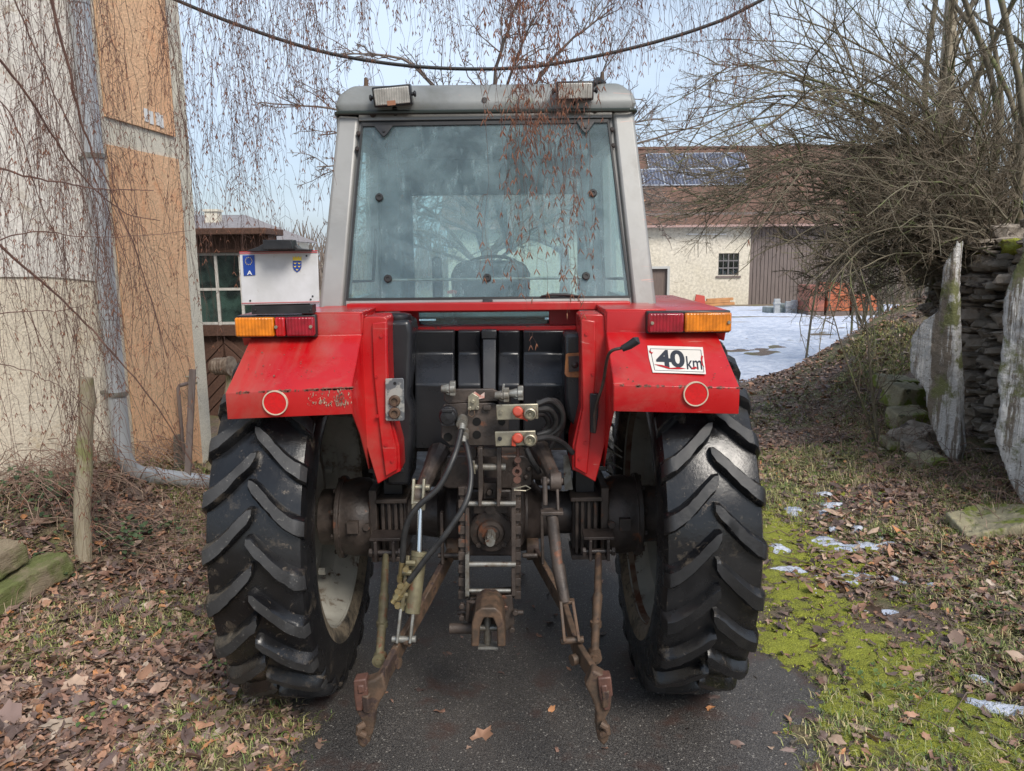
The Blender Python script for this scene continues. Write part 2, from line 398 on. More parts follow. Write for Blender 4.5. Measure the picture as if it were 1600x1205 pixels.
ry = np.concatenate([np.arange(-8, 1.2, .3), np.arange(1.2, 9, .045), np.arange(9, 36, .3)])
gridmesh('road', np.arange(-2.2, 2.6, .045), ry, lambda x, y: hgt(x, y) + np.clip(road_edge(x, y) * .12, -.05, .012), m_asph, keep=lambda x, y: road_edge(x, y) > -.25, kind='structure')

m, nt, b, t = nodes('old_snow'); m_snow = m
n1 = noise(nt, t, 5, 7, .65); n2 = noise(nt, t, 1.0, 6, .65, stretch=(.35, 1.2, 1)); n3 = noise(nt, t, 90, 3)
c = mixc(nt, ramp(nt, n1, .38, .62), (.50, .56, .69), (.74, .78, .88)); c = mixc(nt, ramp(nt, n2, .60, .68), c, (.36, .34, .34))
c = mixc(nt, ramp(nt, n3, .66, .70), c, (.25, .18, .13))
nt.links.new(c, b.inputs['Base Color']); b.inputs['Roughness'].default_value = .6; bumpn(nt, b, n1, 1, .12)
b.inputs['Subsurface Weight'].default_value = .0
def snowf(x, y):
    e = (y - 10.7 + .35 * np.clip(x - 2.6, -3, 6) * 0) + 2.2 * (fbm(x * .5 + 3, y * .5 + 8, 4) - .5)
    trk = np.abs((y - 15.2 - .12 * (x - 4) + .8 * (fbm(x * .6, y * .6, 3) - .5))) - .24 + .10 * np.clip(x - 3.5, 0, 4)
    trk = np.where(x < 7.5, trk, 1)
    trk2 = np.where(x > 3, np.abs(y - 25.5 - .05 * x + 3 * (fbm(x * .35 + 7, y * .35, 4) - .5)) - .35, 1)
    trk3 = np.abs(y - 20.0 + 5 * (fbm(x * .3 + 2, y * .3 + 5, 4) - .5)) - .12
    k = np.minimum(np.minimum(e, 34.8 + 1.5 * (fbm(x * .4, y * .4, 3) - .5) - y), np.minimum(np.minimum(trk * 1.2, trk2), trk3 + .0))
    hole = fbm(x * 1.5 + 60, y * .9 + 22, 4) - .30
    return np.minimum(k, hole * 4)
gridmesh('snow', np.arange(-14, 26, .16), np.concatenate([np.arange(9.5, 20, .1), np.arange(20, 37, .2)]), lambda x, y: hgt(x, y) + np.clip(snowf(x, y) * .09, -.06, .05), m_snow, keep=lambda x, y: snowf(x, y) > -.5, kind='structure')
# lingering patches on the verge, at the places seen in the photograph
patches = [(1306, 853, .17, .06), (1345, 858, .08, .035), (1288, 801, .05, .05), (1355, 905, .15, .055), (1300, 828, .02, .02), (1240, 893, .10, .04), (1215, 855, .05, .05), (1375, 956, .06, .025), (1455, 915, .04, .02), (1545, 1070, .06, .025), (1575, 1110, .13, .03), (1288, 773, .05, .03), (1240, 797, .05, .05), (1300, 786, .06, .05), (1378, 850, .07, .04), (1275, 930, .05, .02), (1397, 1057, .03, .015), (1395, 877, .04, .02), (1340, 826, .05, .03), (1290, 962, .03, .02)]
pc = [(ground(a, b_), c_, d_) for a, b_, c_, d_ in patches]
def patchf(x, y):
    k = np.full(x.shape, -1.0)
    for g, a, d in pc:
        ca = -.35; dx = (x - g.x) * math.cos(ca) + (y - g.y) * math.sin(ca); dy = -(x - g.x) * math.sin(ca) + (y - g.y) * math.cos(ca)
        k = np.maximum(k, .75 - np.sqrt((dx / (a * 1.15)) ** 2 + (dy / (d * 1.9)) ** 2))
    return k + 2.6 * (fbm(x * 11 + y * 4, y * 17, 4) - .5)
gridmesh('snow_patches', np.arange(1.0, 3.6, .014), np.arange(1.9, 6.6, .014), lambda x, y: hgt(x, y) + np.clip(patchf(x, y) * .028, -.03, .010) + .002 + (fbm(x * 45, y * 45, 2) - .5) * .008, m_snow, keep=lambda x, y: patchf(x, y) > -.35, kind='stuff',
         label='thin remnants of snow scattered over the mossy verge', category='snow')

m, nt, b, t = nodes('moss'); m_moss = m
n1 = noise(nt, t, 9, 6, .6); n2 = noise(nt, t, 150, 4, .7)
c = mixc(nt, ramp(nt, n1, .38, .62), (.30, .33, .03), (.17, .18, .03)); c = mixc(nt, ramp(nt, n2, .4, .62), c, (.50, .52, .07)); c = mixc(nt, ramp(nt, noise(nt, t, 5, 5, .7), .56, .64), c, (.14, .11, .06))
nt.links.new(c, b.inputs['Base Color']); b.inputs['Roughness'].default_value = .85; bumpn(nt, b, n2, 1, .02)
moss_sp = [(1240, 850, .30, .20), (1300, 880, .30, .22), (1250, 930, .28, .18), (1340, 1010, .28, .10), (1400, 1050, .30, .11), (1460, 1110, .25, .11), (1520, 1150, .22, .10), (1380, 1100, .15, .08), (1440, 1160, .20, .10), (1560, 1190, .25, .10), (1230, 1010, .18, .10), (1320, 1110, .12, .06), (1215, 830, .15, .2), (1310, 1000, .10, .06)]
mc = [(ground(a, b_), c_, d_) for a, b_, c_, d_ in moss_sp]
def mossf(x, y):
    k = np.full(x.shape, -1.0)
    for g, a, d in mc: k = np.maximum(k, 1 - np.sqrt(((x - g.x) / a) ** 2 + ((y - g.y) / (d * 2.0)) ** 2))
    return k + 1.8 * (fbm(x * 4 + 30, y * 4, 4) - .50) + 3.4 * (fbm(x * 30 + 3, y * 30, 3) - .5) - .04
gridmesh('moss', np.arange(.8, 3.4, .02), np.arange(1.5, 6.2, .02), lambda x, y: hgt(x, y) + np.clip(mossf(x, y) * .022, -.02, .012) + (fbm(x * 40, y * 40, 2) - .5) * .012, m_moss, keep=lambda x, y: mossf(x, y) > -.3, kind='stuff',
         label='bright yellow-green moss spreading between the asphalt and the leaf litter', category='moss')

# ---- fallen leaves, grass blades and sticks: nobody could count them
def vcmat(name, rough=.6, trans=0, bump=0):
    m, nt, b, t = nodes(name); a = nt.nodes.new('ShaderNodeAttribute'); a.attribute_name = 'col'
    nt.links.new(a.outputs['Color'], b.inputs['Base Color']); b.inputs['Roughness'].default_value = rough
    return m
m_leaf = vcmat('dead_leaf', .55); m_grass = vcmat('grass_blade', .6)
def density(x, y):
    d = np.clip(-road_edge(x, y) * 1.8 + .22, 0.008, 1)
    d = d * np.where(x > 1, .35 + .65 * sst((x - 1.6) / 1.3), 1)
    d = d * (1 - .62 * (mossf(x, y) > 0.02)) * (1 - .93 * sst((patchf(x, y) + .1) / .2)) 
    d = d * (1 - .97 * sst((snowf(x, y) + .2) / .5))
    return d * (.35 + .65 * sst((fbm(x * 1.4 + 80, y * 1.4, 3) - .35) / .25))
def scatter(n, x0, x1, y0, y1, dens):
    x = rng.uniform(x0, x1, n); y = y0 + (y1 - y0) * rng.random(n) ** 1.35
    k = rng.random(n) < dens(x, y); x = x[k]; y = y[k]
    k = (np.abs(x) < .72 * np.abs(y) + .6); return x[k], y[k]
def wallfree(x, y): return (x < 3.75) | (y > 8)
def leaves(name, n, box, size, fine=False, **kw):
    x, y = scatter(n, *box, density); k = wallfree(x, y) & ((x > -2.62) | (y < 5.15)) ; x = x[k]; y = y[k]; n = len(x)
    shp = np.array([[0, -1, 0], [.42, -.35, .16], [.36, .35, .10], [0, 1, -.08], [-.36, .35, .12], [-.42, -.35, .18], [0, 0, 0]])
    if fine:   # twelve-sided ragged outline, folded along the rib
        ang = np.linspace(0, 2 * np.pi, 12, endpoint=False); rad = np.array([1.15, .78, .92, .62, .80, .66, .95, .66, .80, .62, .92, .78])
        shp = np.stack([np.sin(ang) * rad * .62, np.cos(ang) * rad, .30 * np.abs(np.sin(ang)) ** 1.5 * rad - .14 * np.cos(ang) ** 2], 1); shp = np.concatenate([shp, [[0, 0, 0]]])
    nv = len(shp)
    s = size * np.exp(rng.normal(-.05, .46, n)); s2 = s * rng.uniform(.7, 1.25, n)
    v = np.repeat(shp[None], n, 0) * np.stack([s2, s, s * rng.uniform(-1.2, 1.6, n)], 1)[:, None, :]
    s = np.minimum(s, size * 2.1)
    v = v + rng.normal(0, .10, v.shape) * s[:, None, None] * np.array([1, 1, .8])
    def rot(v, ax, ang):
        c_, s_ = np.cos(ang)[:, None], np.sin(ang)[:, None]; o = v.copy(); i, j = [(1, 2), (2, 0), (0, 1)][ax]
        o[..., i] = v[..., i] * c_ - v[..., j] * s_; o[..., j] = v[..., i] * s_ + v[..., j] * c_; return o
    v = rot(v, 0, rng.normal(0, .38, n)); v = rot(v, 1, rng.normal(0, .38, n)); v = rot(v, 2, rng.uniform(0, 6.28, n))
    z = hgt(x, y) + s * .22 + rng.random(n) * .018
    v = v + np.stack([x, y, z], 1)[:, None, :]
    tri = np.array([[k, (k + 1) % (nv - 1), nv - 1] for k in range(nv - 1)])
    f = (tri[None] + (np.arange(n) * nv)[:, None, None]).reshape(-1, 3)
    pal = np.array([[.40, .22, .14], [.30, .17, .125], [.18, .12, .10], [.48, .34, .25], [.36, .24, .18], [.13, .088, .078], [.50, .23, .10], [.52, .42, .33], [.24, .165, .145]])
    pr = np.array([.15, .17, .16, .09, .15, .13, .03, .03, .09]); ci = rng.choice(len(pal), n, p=pr / pr.sum())
    col = pal[ci] * rng.uniform(.50, 1.12, (n, 1)); col = np.repeat(col, nv, 0) * rng.uniform(.72, 1.22, (n * nv, 1))
    return npmesh(name, v.reshape(-1, 3), f, m_leaf, col=col, **kw)
leaves('fallen_leaves', 100000, (-3.4, 3.6, 1.3, 4.6), .019, True, kind='stuff', label='larger curled brown leaves lying nearest the photographer beside the asphalt', category='leaves')
leaves('fallen_leaves', 150000, (-4.6, 5.6, 4.0, 11.5), .0185, kind='stuff', label='brown and purple fallen leaves carpeting both verges of the lane', category='leaves')
def blades(name, n, box, h, dens, pal, mat=m_grass, tuft=9, spread=.035, wdt=.0016, **kw):
    x, y = scatter(n, *box, dens); k = wallfree(x, y) & ((x > -2.62) | (y < 5.1)); x = x[k]; y = y[k]
    nt_ = len(x); x = np.repeat(x, tuft) + rng.normal(0, spread, nt_ * tuft); y = np.repeat(y, tuft) + rng.normal(0, spread, nt_ * tuft)
    pc_ = np.repeat(rng.choice(len(pal), nt_), tuft); n = len(x)
    hh = h * rng.uniform(.4, 1.4, n); a = rng.uniform(0, 6.28, n); le = rng.uniform(.3, 1.5, n)
    dx, dy = np.cos(a), np.sin(a); z = hgt(x, y) - .003
    w = wdt * (1 + .15 * y)
    p0 = np.stack([x, y, z], 1); mid = p0 + np.stack([dx * hh * le * .35, dy * hh * le * .35, hh * .6], 1); tip = p0 + np.stack([dx * hh * le, dy * hh * le, hh * (1.05 - le * .35)], 1)
    sd_ = np.stack([-dy * w, dx * w, 0 * w], 1)
    v = np.stack([p0 - sd_, p0 + sd_, mid + sd_ * .7, mid - sd_ * .7, tip], 1).reshape(-1, 3)
    o = (np.arange(n) * 5)[:, None]
    f = np.concatenate([o + np.array([[0, 1, 2]]), o + np.array([[0, 2, 3]]), o + np.array([[3, 2, 4]])])
    col = np.repeat(np.array(pal)[pc_] * rng.uniform(.6, 1.35, (n, 1)), 5, 0)
    return npmesh(name, v, f, mat, col=col, **kw)
gd = lambda x, y: np.clip(density(x, y) + .12 + .25 * (x > 1), 0, 1) * sst((fbm(x * 1.1 + 5, y * 1.1 + 50, 3) - .38) / .2) * (patchf(x, y) < -.1) * (road_edge(x, y) < .03)
blades('grass', 70000, (-4.2, 4.6, 1.4, 9.5), .038, gd, [(.20, .24, .06), (.38, .34, .15), (.13, .20, .05), (.48, .40, .21), (.26, .27, .10)], kind='stuff', label='short mixed green and straw coloured grass growing through the leaves', category='grass')
md = lambda x, y: (mossf(x, y) > -.25) * .9 * (patchf(x, y) < -.1)
blades('moss_fuzz', 34000, (.8, 3.4, 1.6, 6.2), .012, md, [(.34, .39, .03), (.46, .48, .06), (.20, .24, .03), (.12, .11, .04)], tuft=6, spread=.014, wdt=.002, kind='stuff', label='fine feathery tips standing on the moss beside the asphalt', category='moss')
straw = lambda x, y: ((x < -1.9) & (y > 3.4)) * 1.0 + ((x > 2.5) & (x < 3.8) & (y > 4.2) & (y < 7.5)) * .9
blades('dry_grass', 1500, (-3.4, 3.9, 3.3, 7.6), .13, straw, [(.46, .36, .24), (.36, .26, .18), (.28, .18, .14)], tuft=5, spread=.05, wdt=.0010, kind='stuff', label='dry straw coloured grass and stalks heaped along the house wall and ruined wall', category='dry grass')
tw = TW(3)
for i in range(1300):
    s_ = rng.random() < .5
    x = rng.uniform(-3.3, -1.0) if s_ else rng.uniform(1.5, 4.6); y = rng.uniform(1.8, 9)
    if (not wallfree(x, y)) or (x < -2.5 and y > 5.1): continue
    a = rng.uniform(0, 6.28); l = rng.uniform(.05, .35); kx = rng.normal(0, .15); n_ = 5
    pts = []
    for q in range(n_):
        X = x + math.cos(a + kx * q) * l * q / 4; Y = y + math.sin(a + kx * q) * l * q / 4
        pts.append((X, Y, hz(X, Y) + .014 + .03 * rng.random() * (q in (1, 2, 3))))
    tw.add(pts, np.linspace(.003, .001, n_) * rng.uniform(.5, 1.3))
tw.build('fallen_twigs', M('dead_twig', (.14, .09, .07), (.24, .18, .14), 14, r=.8), kind='stuff', label='thin dead twigs lying among the fallen leaves', category='twigs')

# ================================================================ HOUSE on the left
def plaster(name, c1, c2, stain, sc=1.3, rough_b=.5, bs=120, bd=.006, patch=None, pth=.6):
    m, nt, b, t = nodes(name)
    n1 = noise(nt, t, sc, 8, .62, dist=.4); n2 = noise(nt, t, sc * 2.6, 8, .7); n3 = noise(nt, t, bs, 4, .7)
    c = mixc(nt, ramp(nt, n1, .38, .62), c1, c2)
    c = mixc(nt, ramp(nt, n2, .56, .70), c, stain)
    if patch: c = mixc(nt, ramp(nt, noise(nt, t, sc * 1.1, 9, .75, dist=1.2), pth, pth + .015), c, patch)
    c = mixc(nt, ramp(nt, n3, .35, .6), mixc(nt, .35, c, (.1, .08, .06)), c)
    nt.links.new(c, b.inputs['Base Color']); b.inputs['Roughness'].default_value = .9
    bumpn(nt, b, n3, rough_b, bd); return m
m_plU = plaster('old_grey_white_plaster', (.72, .69, .64), (.82, .79, .74), (.52, .45, .36), .9, .5, 70, .006, patch=(.52, .46, .38), pth=.60)
m_plL = plaster('rough_yellow_plaster', (.74, .66, .53), (.82, .75, .63), (.55, .42, .25), 1.0, .9, 75, .010, patch=(.42, .38, .31), pth=.63)
m_cream = plaster('cream_smooth_plaster', (.68, .64, .53), (.73, .69, .59), (.57, .52, .41), 2.5, .3, 90, .004)
m_rough = plaster('orange_roughcast', (.95, .62, .38), (.92, .54, .31), (.88, .44, .23), 1.5, .9, 60, .018)
B = V(-2.68, 5.10); A = V(-2.50, 6.22); DC = V(-.669, -.743); Cn = V(B.x, B.y) + DC * 9
B3 = V(B.x, B.y, 0); A3 = V(A.x, A.y, 0); C3 = B3 + V(DC.x, DC.y, 0) * 9
N1 = (A3 - B3).cross(V(0, 0, 1)).normalized(); N2 = V(.743, -.669, 0)
house = thing('house', 'rendered farmhouse at the left edge with orange roughcast panels framed in cream plaster', 'house', (B.x, B.y, 0))
MB().prism([B3 + V(0, 0, -.4), A3 + V(0, 0, -.4), V(-9, 7.3, -.4), V(-13, 2, -.4), C3 + V(0, 0, -.4)], (0, 0, 6.2)).build('wall', m_cream, house)
MB().prism([B3 + V(.5, -.2, 5.8), A3 + V(.5, .5, 5.8), V(-9, 7.9, 5.8), V(-13.5, 2, 5.8), C3 + V(.3, -.8, 5.8)], (0, 0, .25)).build('roof', M('old_roof_tiles', (.2, .07, .05), (.13, .06, .05), 8, r=.85, bump=.5), house)
def wallpoly(pxs, P, N, ext, name, mat, wob=0, **kw):
    pts = [onplane(a, b_, P + N * .004, N) if not isinstance(a, Vector) else a for a, b_ in pxs]
    return MB().prism(pts, N * ext).build(name, mat, house, bevel=.002, **kw)
# pebbled panels
u0, u1, l0, l1 = [onplane(*q, B3, N1) for q in ((162, 182), (271, 214), (165, 226), (276, 249))]
lb1 = onplane(318, 735, B3, N1); lb0 = onplane(205, 724, B3, N1)
def panel(a, b_, c_, d_): return MB().prism([a + N1 * .004, b_ + N1 * .004, c_ + N1 * .004, d_ + N1 * .004], N1 * .014).build('roughcast_panel', m_rough, house)
panel(V(u0.x, u0.y, u0.z), u1, V(u1.x, u1.y, 5.2), V(u0.x, u0.y, 5.2))
panel(V(l0.x, l0.y, -.2), V(l1.x, l1.y, -.2), l1, l0)
for px, py in ((228, 180), (236, 184), (246, 186), (252, 190)):
    p = onplane(px, py, B3 + N1 * .02, N1); d = (A3 - B3).normalized()
    MB().prism([p + d * a + V(0, 0, b_) for a, b_ in ((-.022, -.045), (.022, -.045), (.022, .045), (-.022, .045))], N1 * .004).build('white_marker', m_white, house)
# lower rough plaster and the thicker old coat above it
def edge_poly(s0, s1, z0f, z1, n=60):
    dv = V(DC.x, DC.y, 0); pts = []
    for i in range(n + 1):
        s = s0 + (s1 - s0) * i / n; pts.append(B3 + dv * s + N2 * .004 + V(0, 0, z0f(s)))
    pts.append(B3 + dv * s1 + N2 * .004 + V(0, 0, z1)); pts.append(B3 + dv * s0 + N2 * .004 + V(0, 0, z1)); return pts
MB().prism(edge_poly(.02, 8.9, lambda s: -.3, 1.9), N2 * .012).build('lower_plaster', m_plL, house, label='rough yellowish lower render')
MB().prism(edge_poly(.06, 8.9, lambda s: 1.70 + .05 * float(fbm(s * 4, 3.1, 4) - .5) + .03 * math.sin(s * 2), 5.7), N2 * .026).build('upper_plaster', m_plU, house, label='grey white upper render with a broken lower edge')
# downpipe
m_pipe = M('galvanised_grey_pipe', (.40, .42, .44), (.47, .49, .51), 3, r=.32, r2=.42, metal=.3, spots=((.30, .31, .33), 9, .66, .08), bump=.08, bscale=20, stretch=(1, 1, .3))
pe = ground(338, 766); px0, py0 = -2.585, 4.95; zb = at(195, 738, py0).z
pts = [V(px0, py0, 5.6), V(px0, py0, 3.0), V(px0, py0, zb + .16)]
e = V(pe.x, pe.y, pe.z + .05); c0 = V(px0, py0, zb); dv = (e - c0).normalized()
for i in range(1, 7):
    t_ = i / 6; pts.append(V(px0, py0, zb + .16) * (1 - t_) ** 2 + c0 * 2 * t_ * (1 - t_) + (c0 + dv * .16) * t_ * t_)
pts.append(e)
mbp = MB().tube(pts, .056, 20)
for z in (3.35, 1.45): mbp.cyl(V(px0, py0, z), V(px0, py0, z + .06), .061)
mbp.cyl(c0 + dv * .17, c0 + dv * .24, .063)
mbp.build('downpipe', m_pipe, house, label='grey galvanised downpipe bending out over the ground')
mb = MB()
for z in (2.45, .95): mb = MB(); mb.cyl(V(px0, py0, z), V(px0, py0, z + .03), .066).bar(V(px0, py0, z + .015), B3 + N2 * -.05 + V(0, 0, z + .015) + V(DC.x, DC.y, 0) * .1, .02, .02); mb.build('pipe_clamp', m_steelpale, house)

# wood materials
def wood(name, c1, c2, dark, scale=3, st=(1, 1, 12), bs=.5, moss=None):
    m, nt, b, t = nodes(name)
    n1 = noise(nt, t, scale * 6, 7, .65, stretch=st); n2 = noise(nt, t, scale, 5, .6)
    c = mixc(nt, ramp(nt, n1, .35, .62), c1, c2); c = mixc(nt, ramp(nt, n1, .66, .74), c, dark)
    if moss: c = mixc(nt, ramp(nt, n2, .50, .60), c, moss)
    nt.links.new(c, b.inputs['Base Color']); b.inputs['Roughness'].default_value = .8; bumpn(nt, b, n1, bs, .01); return m
m_wgrey = wood('weathered_post_wood', (.30, .25, .17), (.40, .35, .26), (.12, .10, .07), 4, (4, 4, .35), .8, (.24, .24, .10))
m_wdark = wood('dark_stained_boards', (.075, .038, .026), (.12, .062, .042), (.035, .02, .016), 3, (3, 3, 3), .4)
m_wboard = wood('weathered_barn_boards', (.13, .105, .095), (.19, .15, .135), (.06, .045, .04), 1, (4, 4, .3), .6)
m_sleeper = wood('mossy_timber', (.20, .16, .11), (.27, .22, .15), (.08, .065, .05), 3, (6, .5, 6), .9, (.13, .15, .05))
m_paleframe = M('white_window_frame', (.62, .60, .56), (.5, .48, .44), 20, r=.6)
m_dark = M('unlit_interior', (.02, .022, .024), (.05, .05, .045), 3, r=.8)

# post beside the bramble heap
g = ground(128, 872); d_ = g.y
top = at(136, 590, g.y + .02)
pm = MB(); n = 14; prof = []
for i in range(9):
    t_ = i / 8; prof.append((g + (top - g) * t_ + V(.006 * math.sin(i * 2.1), .004 * math.cos(i), 0) - V(0, 0, .05 * (i == 0)), .046 - .006 * t_ + .004 * math.sin(i * 3)))
pm.tube([p for p, r_ in prof], [r_ for p, r_ in prof], 9)
tag(pm.build('wooden_post', m_wgrey, smooth=50), 'weathered greenish wooden post standing at the bramble heap left of the tractor', 'post')

def noisy(o, vox, amp, tsize, seed=0, smooth=True):
    rm = o.modifiers.new('r', 'REMESH'); rm.mode = 'VOXEL'; rm.voxel_size = vox; rm.use_smooth_shade = smooth
    tx = bpy.data.textures.new('clouds', 'CLOUDS'); tx.noise_scale = tsize; tx.noise_depth = 4
    dm = o.modifiers.new('d', 'DISPLACE'); dm.texture = tx; dm.strength = amp; dm.mid_level = .5
    tx2 = bpy.data.textures.new('grain', 'CLOUDS'); tx2.noise_scale = tsize * .22; tx2.noise_depth = 3
    d2 = o.modifiers.new('d2', 'DISPLACE'); d2.texture = tx2; d2.strength = amp * .45; d2.mid_level = .5
    return o
# timbers edging the bed, left bottom
sa, sb = ground(-60, 985), ground(96, 893)
for k, (dz, off, sx, lab) in enumerate(((.06, 0, 0, 'lower mossy timber edging the raised bed at the left edge'), (.195, -.05, -.16, 'upper mossy timber lying on the other at the left edge'))):
    a_ = V(sa.x + off, sa.y, sa.z + dz); b_ = V(sb.x + off + sx * .5, sb.y + sx, sb.z + dz - .01)
    o = MB().bar(a_, b_, .16, .13).build('timber', m_sleeper); noisy(o, .012, .028, .16); tag(o, lab, 'timber', 'mossy timbers edging the raised bed')
# bramble heap
tw = TW(3)
for i in range(750):
    x = rng.uniform(-3.6, -1.75); y = rng.uniform(4.1, 5.6)
    if x < -2.72 and y > 5.0: continue
    if rng.random() > sst((-x - 1.5) / 1.0): continue
    a = rng.uniform(0, 6.28); l = rng.uniform(.15, .8); z0 = hz(x, y) + .0; hh = rng.uniform(.02, .26) * (1 if x < -2.4 else .5)
    q = np.linspace(0, 1, 7); X = x + np.cos(a) * l * (q - .3); Y = y + np.sin(a) * l * .5 * (q - .3)
    Z = z0 + hh * np.sin(np.pi * (q * .8 + .1)) + rng.normal(0, .012, 7)
    tw.add(np.stack([X + rng.normal(0, .01, 7), Y, Z], 1), np.linspace(.0035, .0015, 7) * rng.uniform(.5, 1.3))
tw.build('bramble_stems', M('bramble_stem', (.22, .13, .10), (.33, .24, .18), 9, r=.8), kind='stuff', label='tangled dry bramble stems heaped on the bed at the foot of the house wall', category='brambles')
def leafy(name, spots, label, cat, col1, col2, ls=.03):
    vs = []; fs = []; cs = []; k = 0
    shp = np.array([[0, 0, 0], [.5, .45, .12], [.42, .9, .08], [0, 1.3, -.12], [-.42, .9, .08], [-.5, .45, .12], [0, .7, -.05]])
    for (p, nn, rad, hh) in spots:
        for i in range(nn):
            s = ls * rng.uniform(.6, 1.4); a = rng.uniform(0, 6.28); til = rng.uniform(-.5, .7)
            v = shp * s; c_, s_ = math.cos(til), math.sin(til); v = np.stack([v[:, 0], v[:, 1] * c_ - v[:, 2] * s_, v[:, 1] * s_ + v[:, 2] * c_], 1)
            c_, s_ = math.cos(a), math.sin(a); v = np.stack([v[:, 0] * c_ - v[:, 1] * s_, v[:, 0] * s_ + v[:, 1] * c_, v[:, 2]], 1)
            rr = rad * math.sqrt(rng.random()); b2 = rng.uniform(0, 6.28)
            X, Y = p[0] + rr * math.cos(b2), p[1] + rr * math.sin(b2) * .6
            vs.append(v + np.array([X, Y, hz(X, Y) + rng.uniform(.02, hh)]))
            fs.append(np.array([[0, 1, 6], [1, 2, 6], [2, 3, 6], [3, 4, 6], [4, 5, 6], [5, 0, 6]]) + 7 * k); k += 1
            cs.append(np.repeat([np.array(col1) + (np.array(col2) - np.array(col1)) * rng.random()], 7, 0))
    return npmesh(name, np.concatenate(vs), np.concatenate(fs), m_leaf, col=np.concatenate(cs), kind='stuff', label=label, category=cat)
gp = lambda a, b_: tuple(ground(a, b_))[:2]
leafy('bramble_leaves', [(gp(40, 790), 90, .22, .22), (gp(110, 790), 50, .16, .18), (gp(175, 855), 90, .17, .15), (gp(215, 835), 40, .12, .1), (gp(270, 835), 30, .08, .08), (gp(60, 850), 30, .2, .15), (gp(90, 900), 30, .12, .08)],
      'dark green bramble leaves among the dry stems near the wooden post', 'brambles', (.035, .07, .035), (.09, .13, .05), .026)
leafy('weeds', [(gp(1560, 960), 40, .10, .05), (gp(1400, 1090), 25, .12, .05), (gp(1350, 1060), 16, .10, .04), (gp(350, 1050), 25, .10, .05), (gp(380, 830), 16, .2, .05), (gp(1330, 800), 40, .35, .06), (gp(1520, 900), 40, .3, .06), (gp(1290, 700), 60, .5, .06), (gp(1420, 850), 30, .3, .05), (gp(150, 1130), 20, .15, .05), (gp(270, 1000), 20, .2, .05)],
      'small fresh green weeds dotted over the verges', 'weeds', (.05, .10, .025), (.14, .20, .05), .016)

# things leaning at the corner of the house
p0 = ground(291, 765); p1 = at(301, 577, p0.y + .18)
tag(MB().bar(p0 - V(0, 0, .05), p1, .045, .02, (0, 1, 0)).build('wooden_lath', m_wboard, bevel=.002), 'upright grey wooden lath stuck in the ground before the bent downpipe', 'lath')
q = onplane(280, 603, B3 + N1 * .10, N1); tpx = onplane(298, 600, B3 + N1 * .07, N1)
tap = thing('garden_tap', 'old metal standpipe with a small tap on the orange house wall', 'tap', tuple(ground(277, 700)))
MB().tube([V(q.x - .01, q.y, hz(q.x, q.y)), V(q.x - .01, q.y, q.z - .02), V(q.x, q.y, q.z), q + (A3 - B3).normalized() * .12], .014, 10).build('pipe', m_wboard, tap)
tq = q + (A3 - B3).normalized() * .14
MB().cyl(tq - V(0, 0, .03), tq + V(0, 0, .045), .014).cyl(tq + V(-.03, -.01, .05), tq + V(.03, .01, .05), .006).cyl(tq + N1 * -.0, tq + N1 * .06, .01).build('valve', m_zinc, tap)
def leanboard(pts, t, name, mat, lab, cat):
    o = MB().prism(pts, t).build(name, mat, bevel=.004); return tag(o, lab, cat)
gA = ground(272, 735); gB = ground(325, 720)
leanboard([gA, gB + V(0, 0, -.02), at(318, 668, gB.y + .04), at(271, 680, gA.y + .15)], V(.02, -.05, 0), 'concrete_slab', plaster('mossy_concrete', (.17, .16, .12), (.24, .21, .17), (.12, .13, .05), 4), 'grey green slab leaning against the foot of the orange wall', 'slab')
gC = ground(300, 735)
tag(MB().bar(gC, at(257, 664, gC.y + .1), .05, .02, (0, 1, 0)).build('board', m_wboard, bevel=.002), 'short grey board leaning diagonally across the slab at the house wall', 'board')
# pole with rope reel, beside the gate
pole = thing('reel_pole', 'leaning wooden pole carrying a rope-wound wooden reel beside the red mudguard', 'pole', tuple(ground(322, 745)))
pg_ = ground(325, 735); Yr = pg_.y
rc = at(352, 572, Yr)
MB().tube([pg_ - V(0, 0, .05), at(345, 690, Yr), at(360, 600, Yr), rc + V(.03, 0, -.02)], [.045, .04, .034, .03], 9).build('shaft', m_wgrey, pole, smooth=50)
pr = [(0, .012), (0, .055), (.02, .062)] + [(0.02 + .012 * i, .062 + .006 * (i % 2)) for i in range(1, 10)] + [(.14, .06), (.14, .075), (.165, .075), (.165, .02), (.17, 0)]
MB().lathe(rc - V(.09, .02, 0), (1, -.25, .05), pr, 26).build('reel', M('wound_rope', (.27, .22, .17), (.16, .12, .09), 30, r=.9, bump=.5, bscale=150), pole)

# ================================================================ SHED with the chevron gate
Ys = 8.5
shed = thing('wooden_shed', 'dark brown wooden shed with a chevron boarded gate and paned window', 'shed', tuple(at(350, 700, Ys)))
xl, xr = -4.6, at(418, 380, Ys).x
zt = at(350, 368, Ys).z; zbm = at(350, 395, Ys).z; zwin0 = at(350, 508, Ys).z
MB().bb((xl, Ys - .06, zbm), (xr + .03, Ys + .14, zt)).bb((xl, Ys - .03, zwin0 - .12), (xr, Ys + .12, zwin0)).bb((xr - .12, Ys - .03, -.2), (xr, Ys + .11, zbm)).build('frame', m_wdark, shed, bevel=.006)
MB().bb((xl, Ys - .25, zt), (xr + .06, Ys + .42, zt + .07)).build('roof', m_wdark, shed, bevel=.01)
MB().bb((xl, Ys + .10, -.3), (xl + .1, Ys + .4, zt)).bb((xr - .11, Ys + .115, -.3), (xr - .02, Ys + .4, zt)).bb((xl, Ys + .36, -.3), (xr - .02, Ys + .41, zt)).build('side_wall', m_wdark, shed)
gx0 = at(312, 600, Ys).x; gx1 = xr - .13; cxg = at(352, 600, Ys).x
mb = MB(); z = -.6
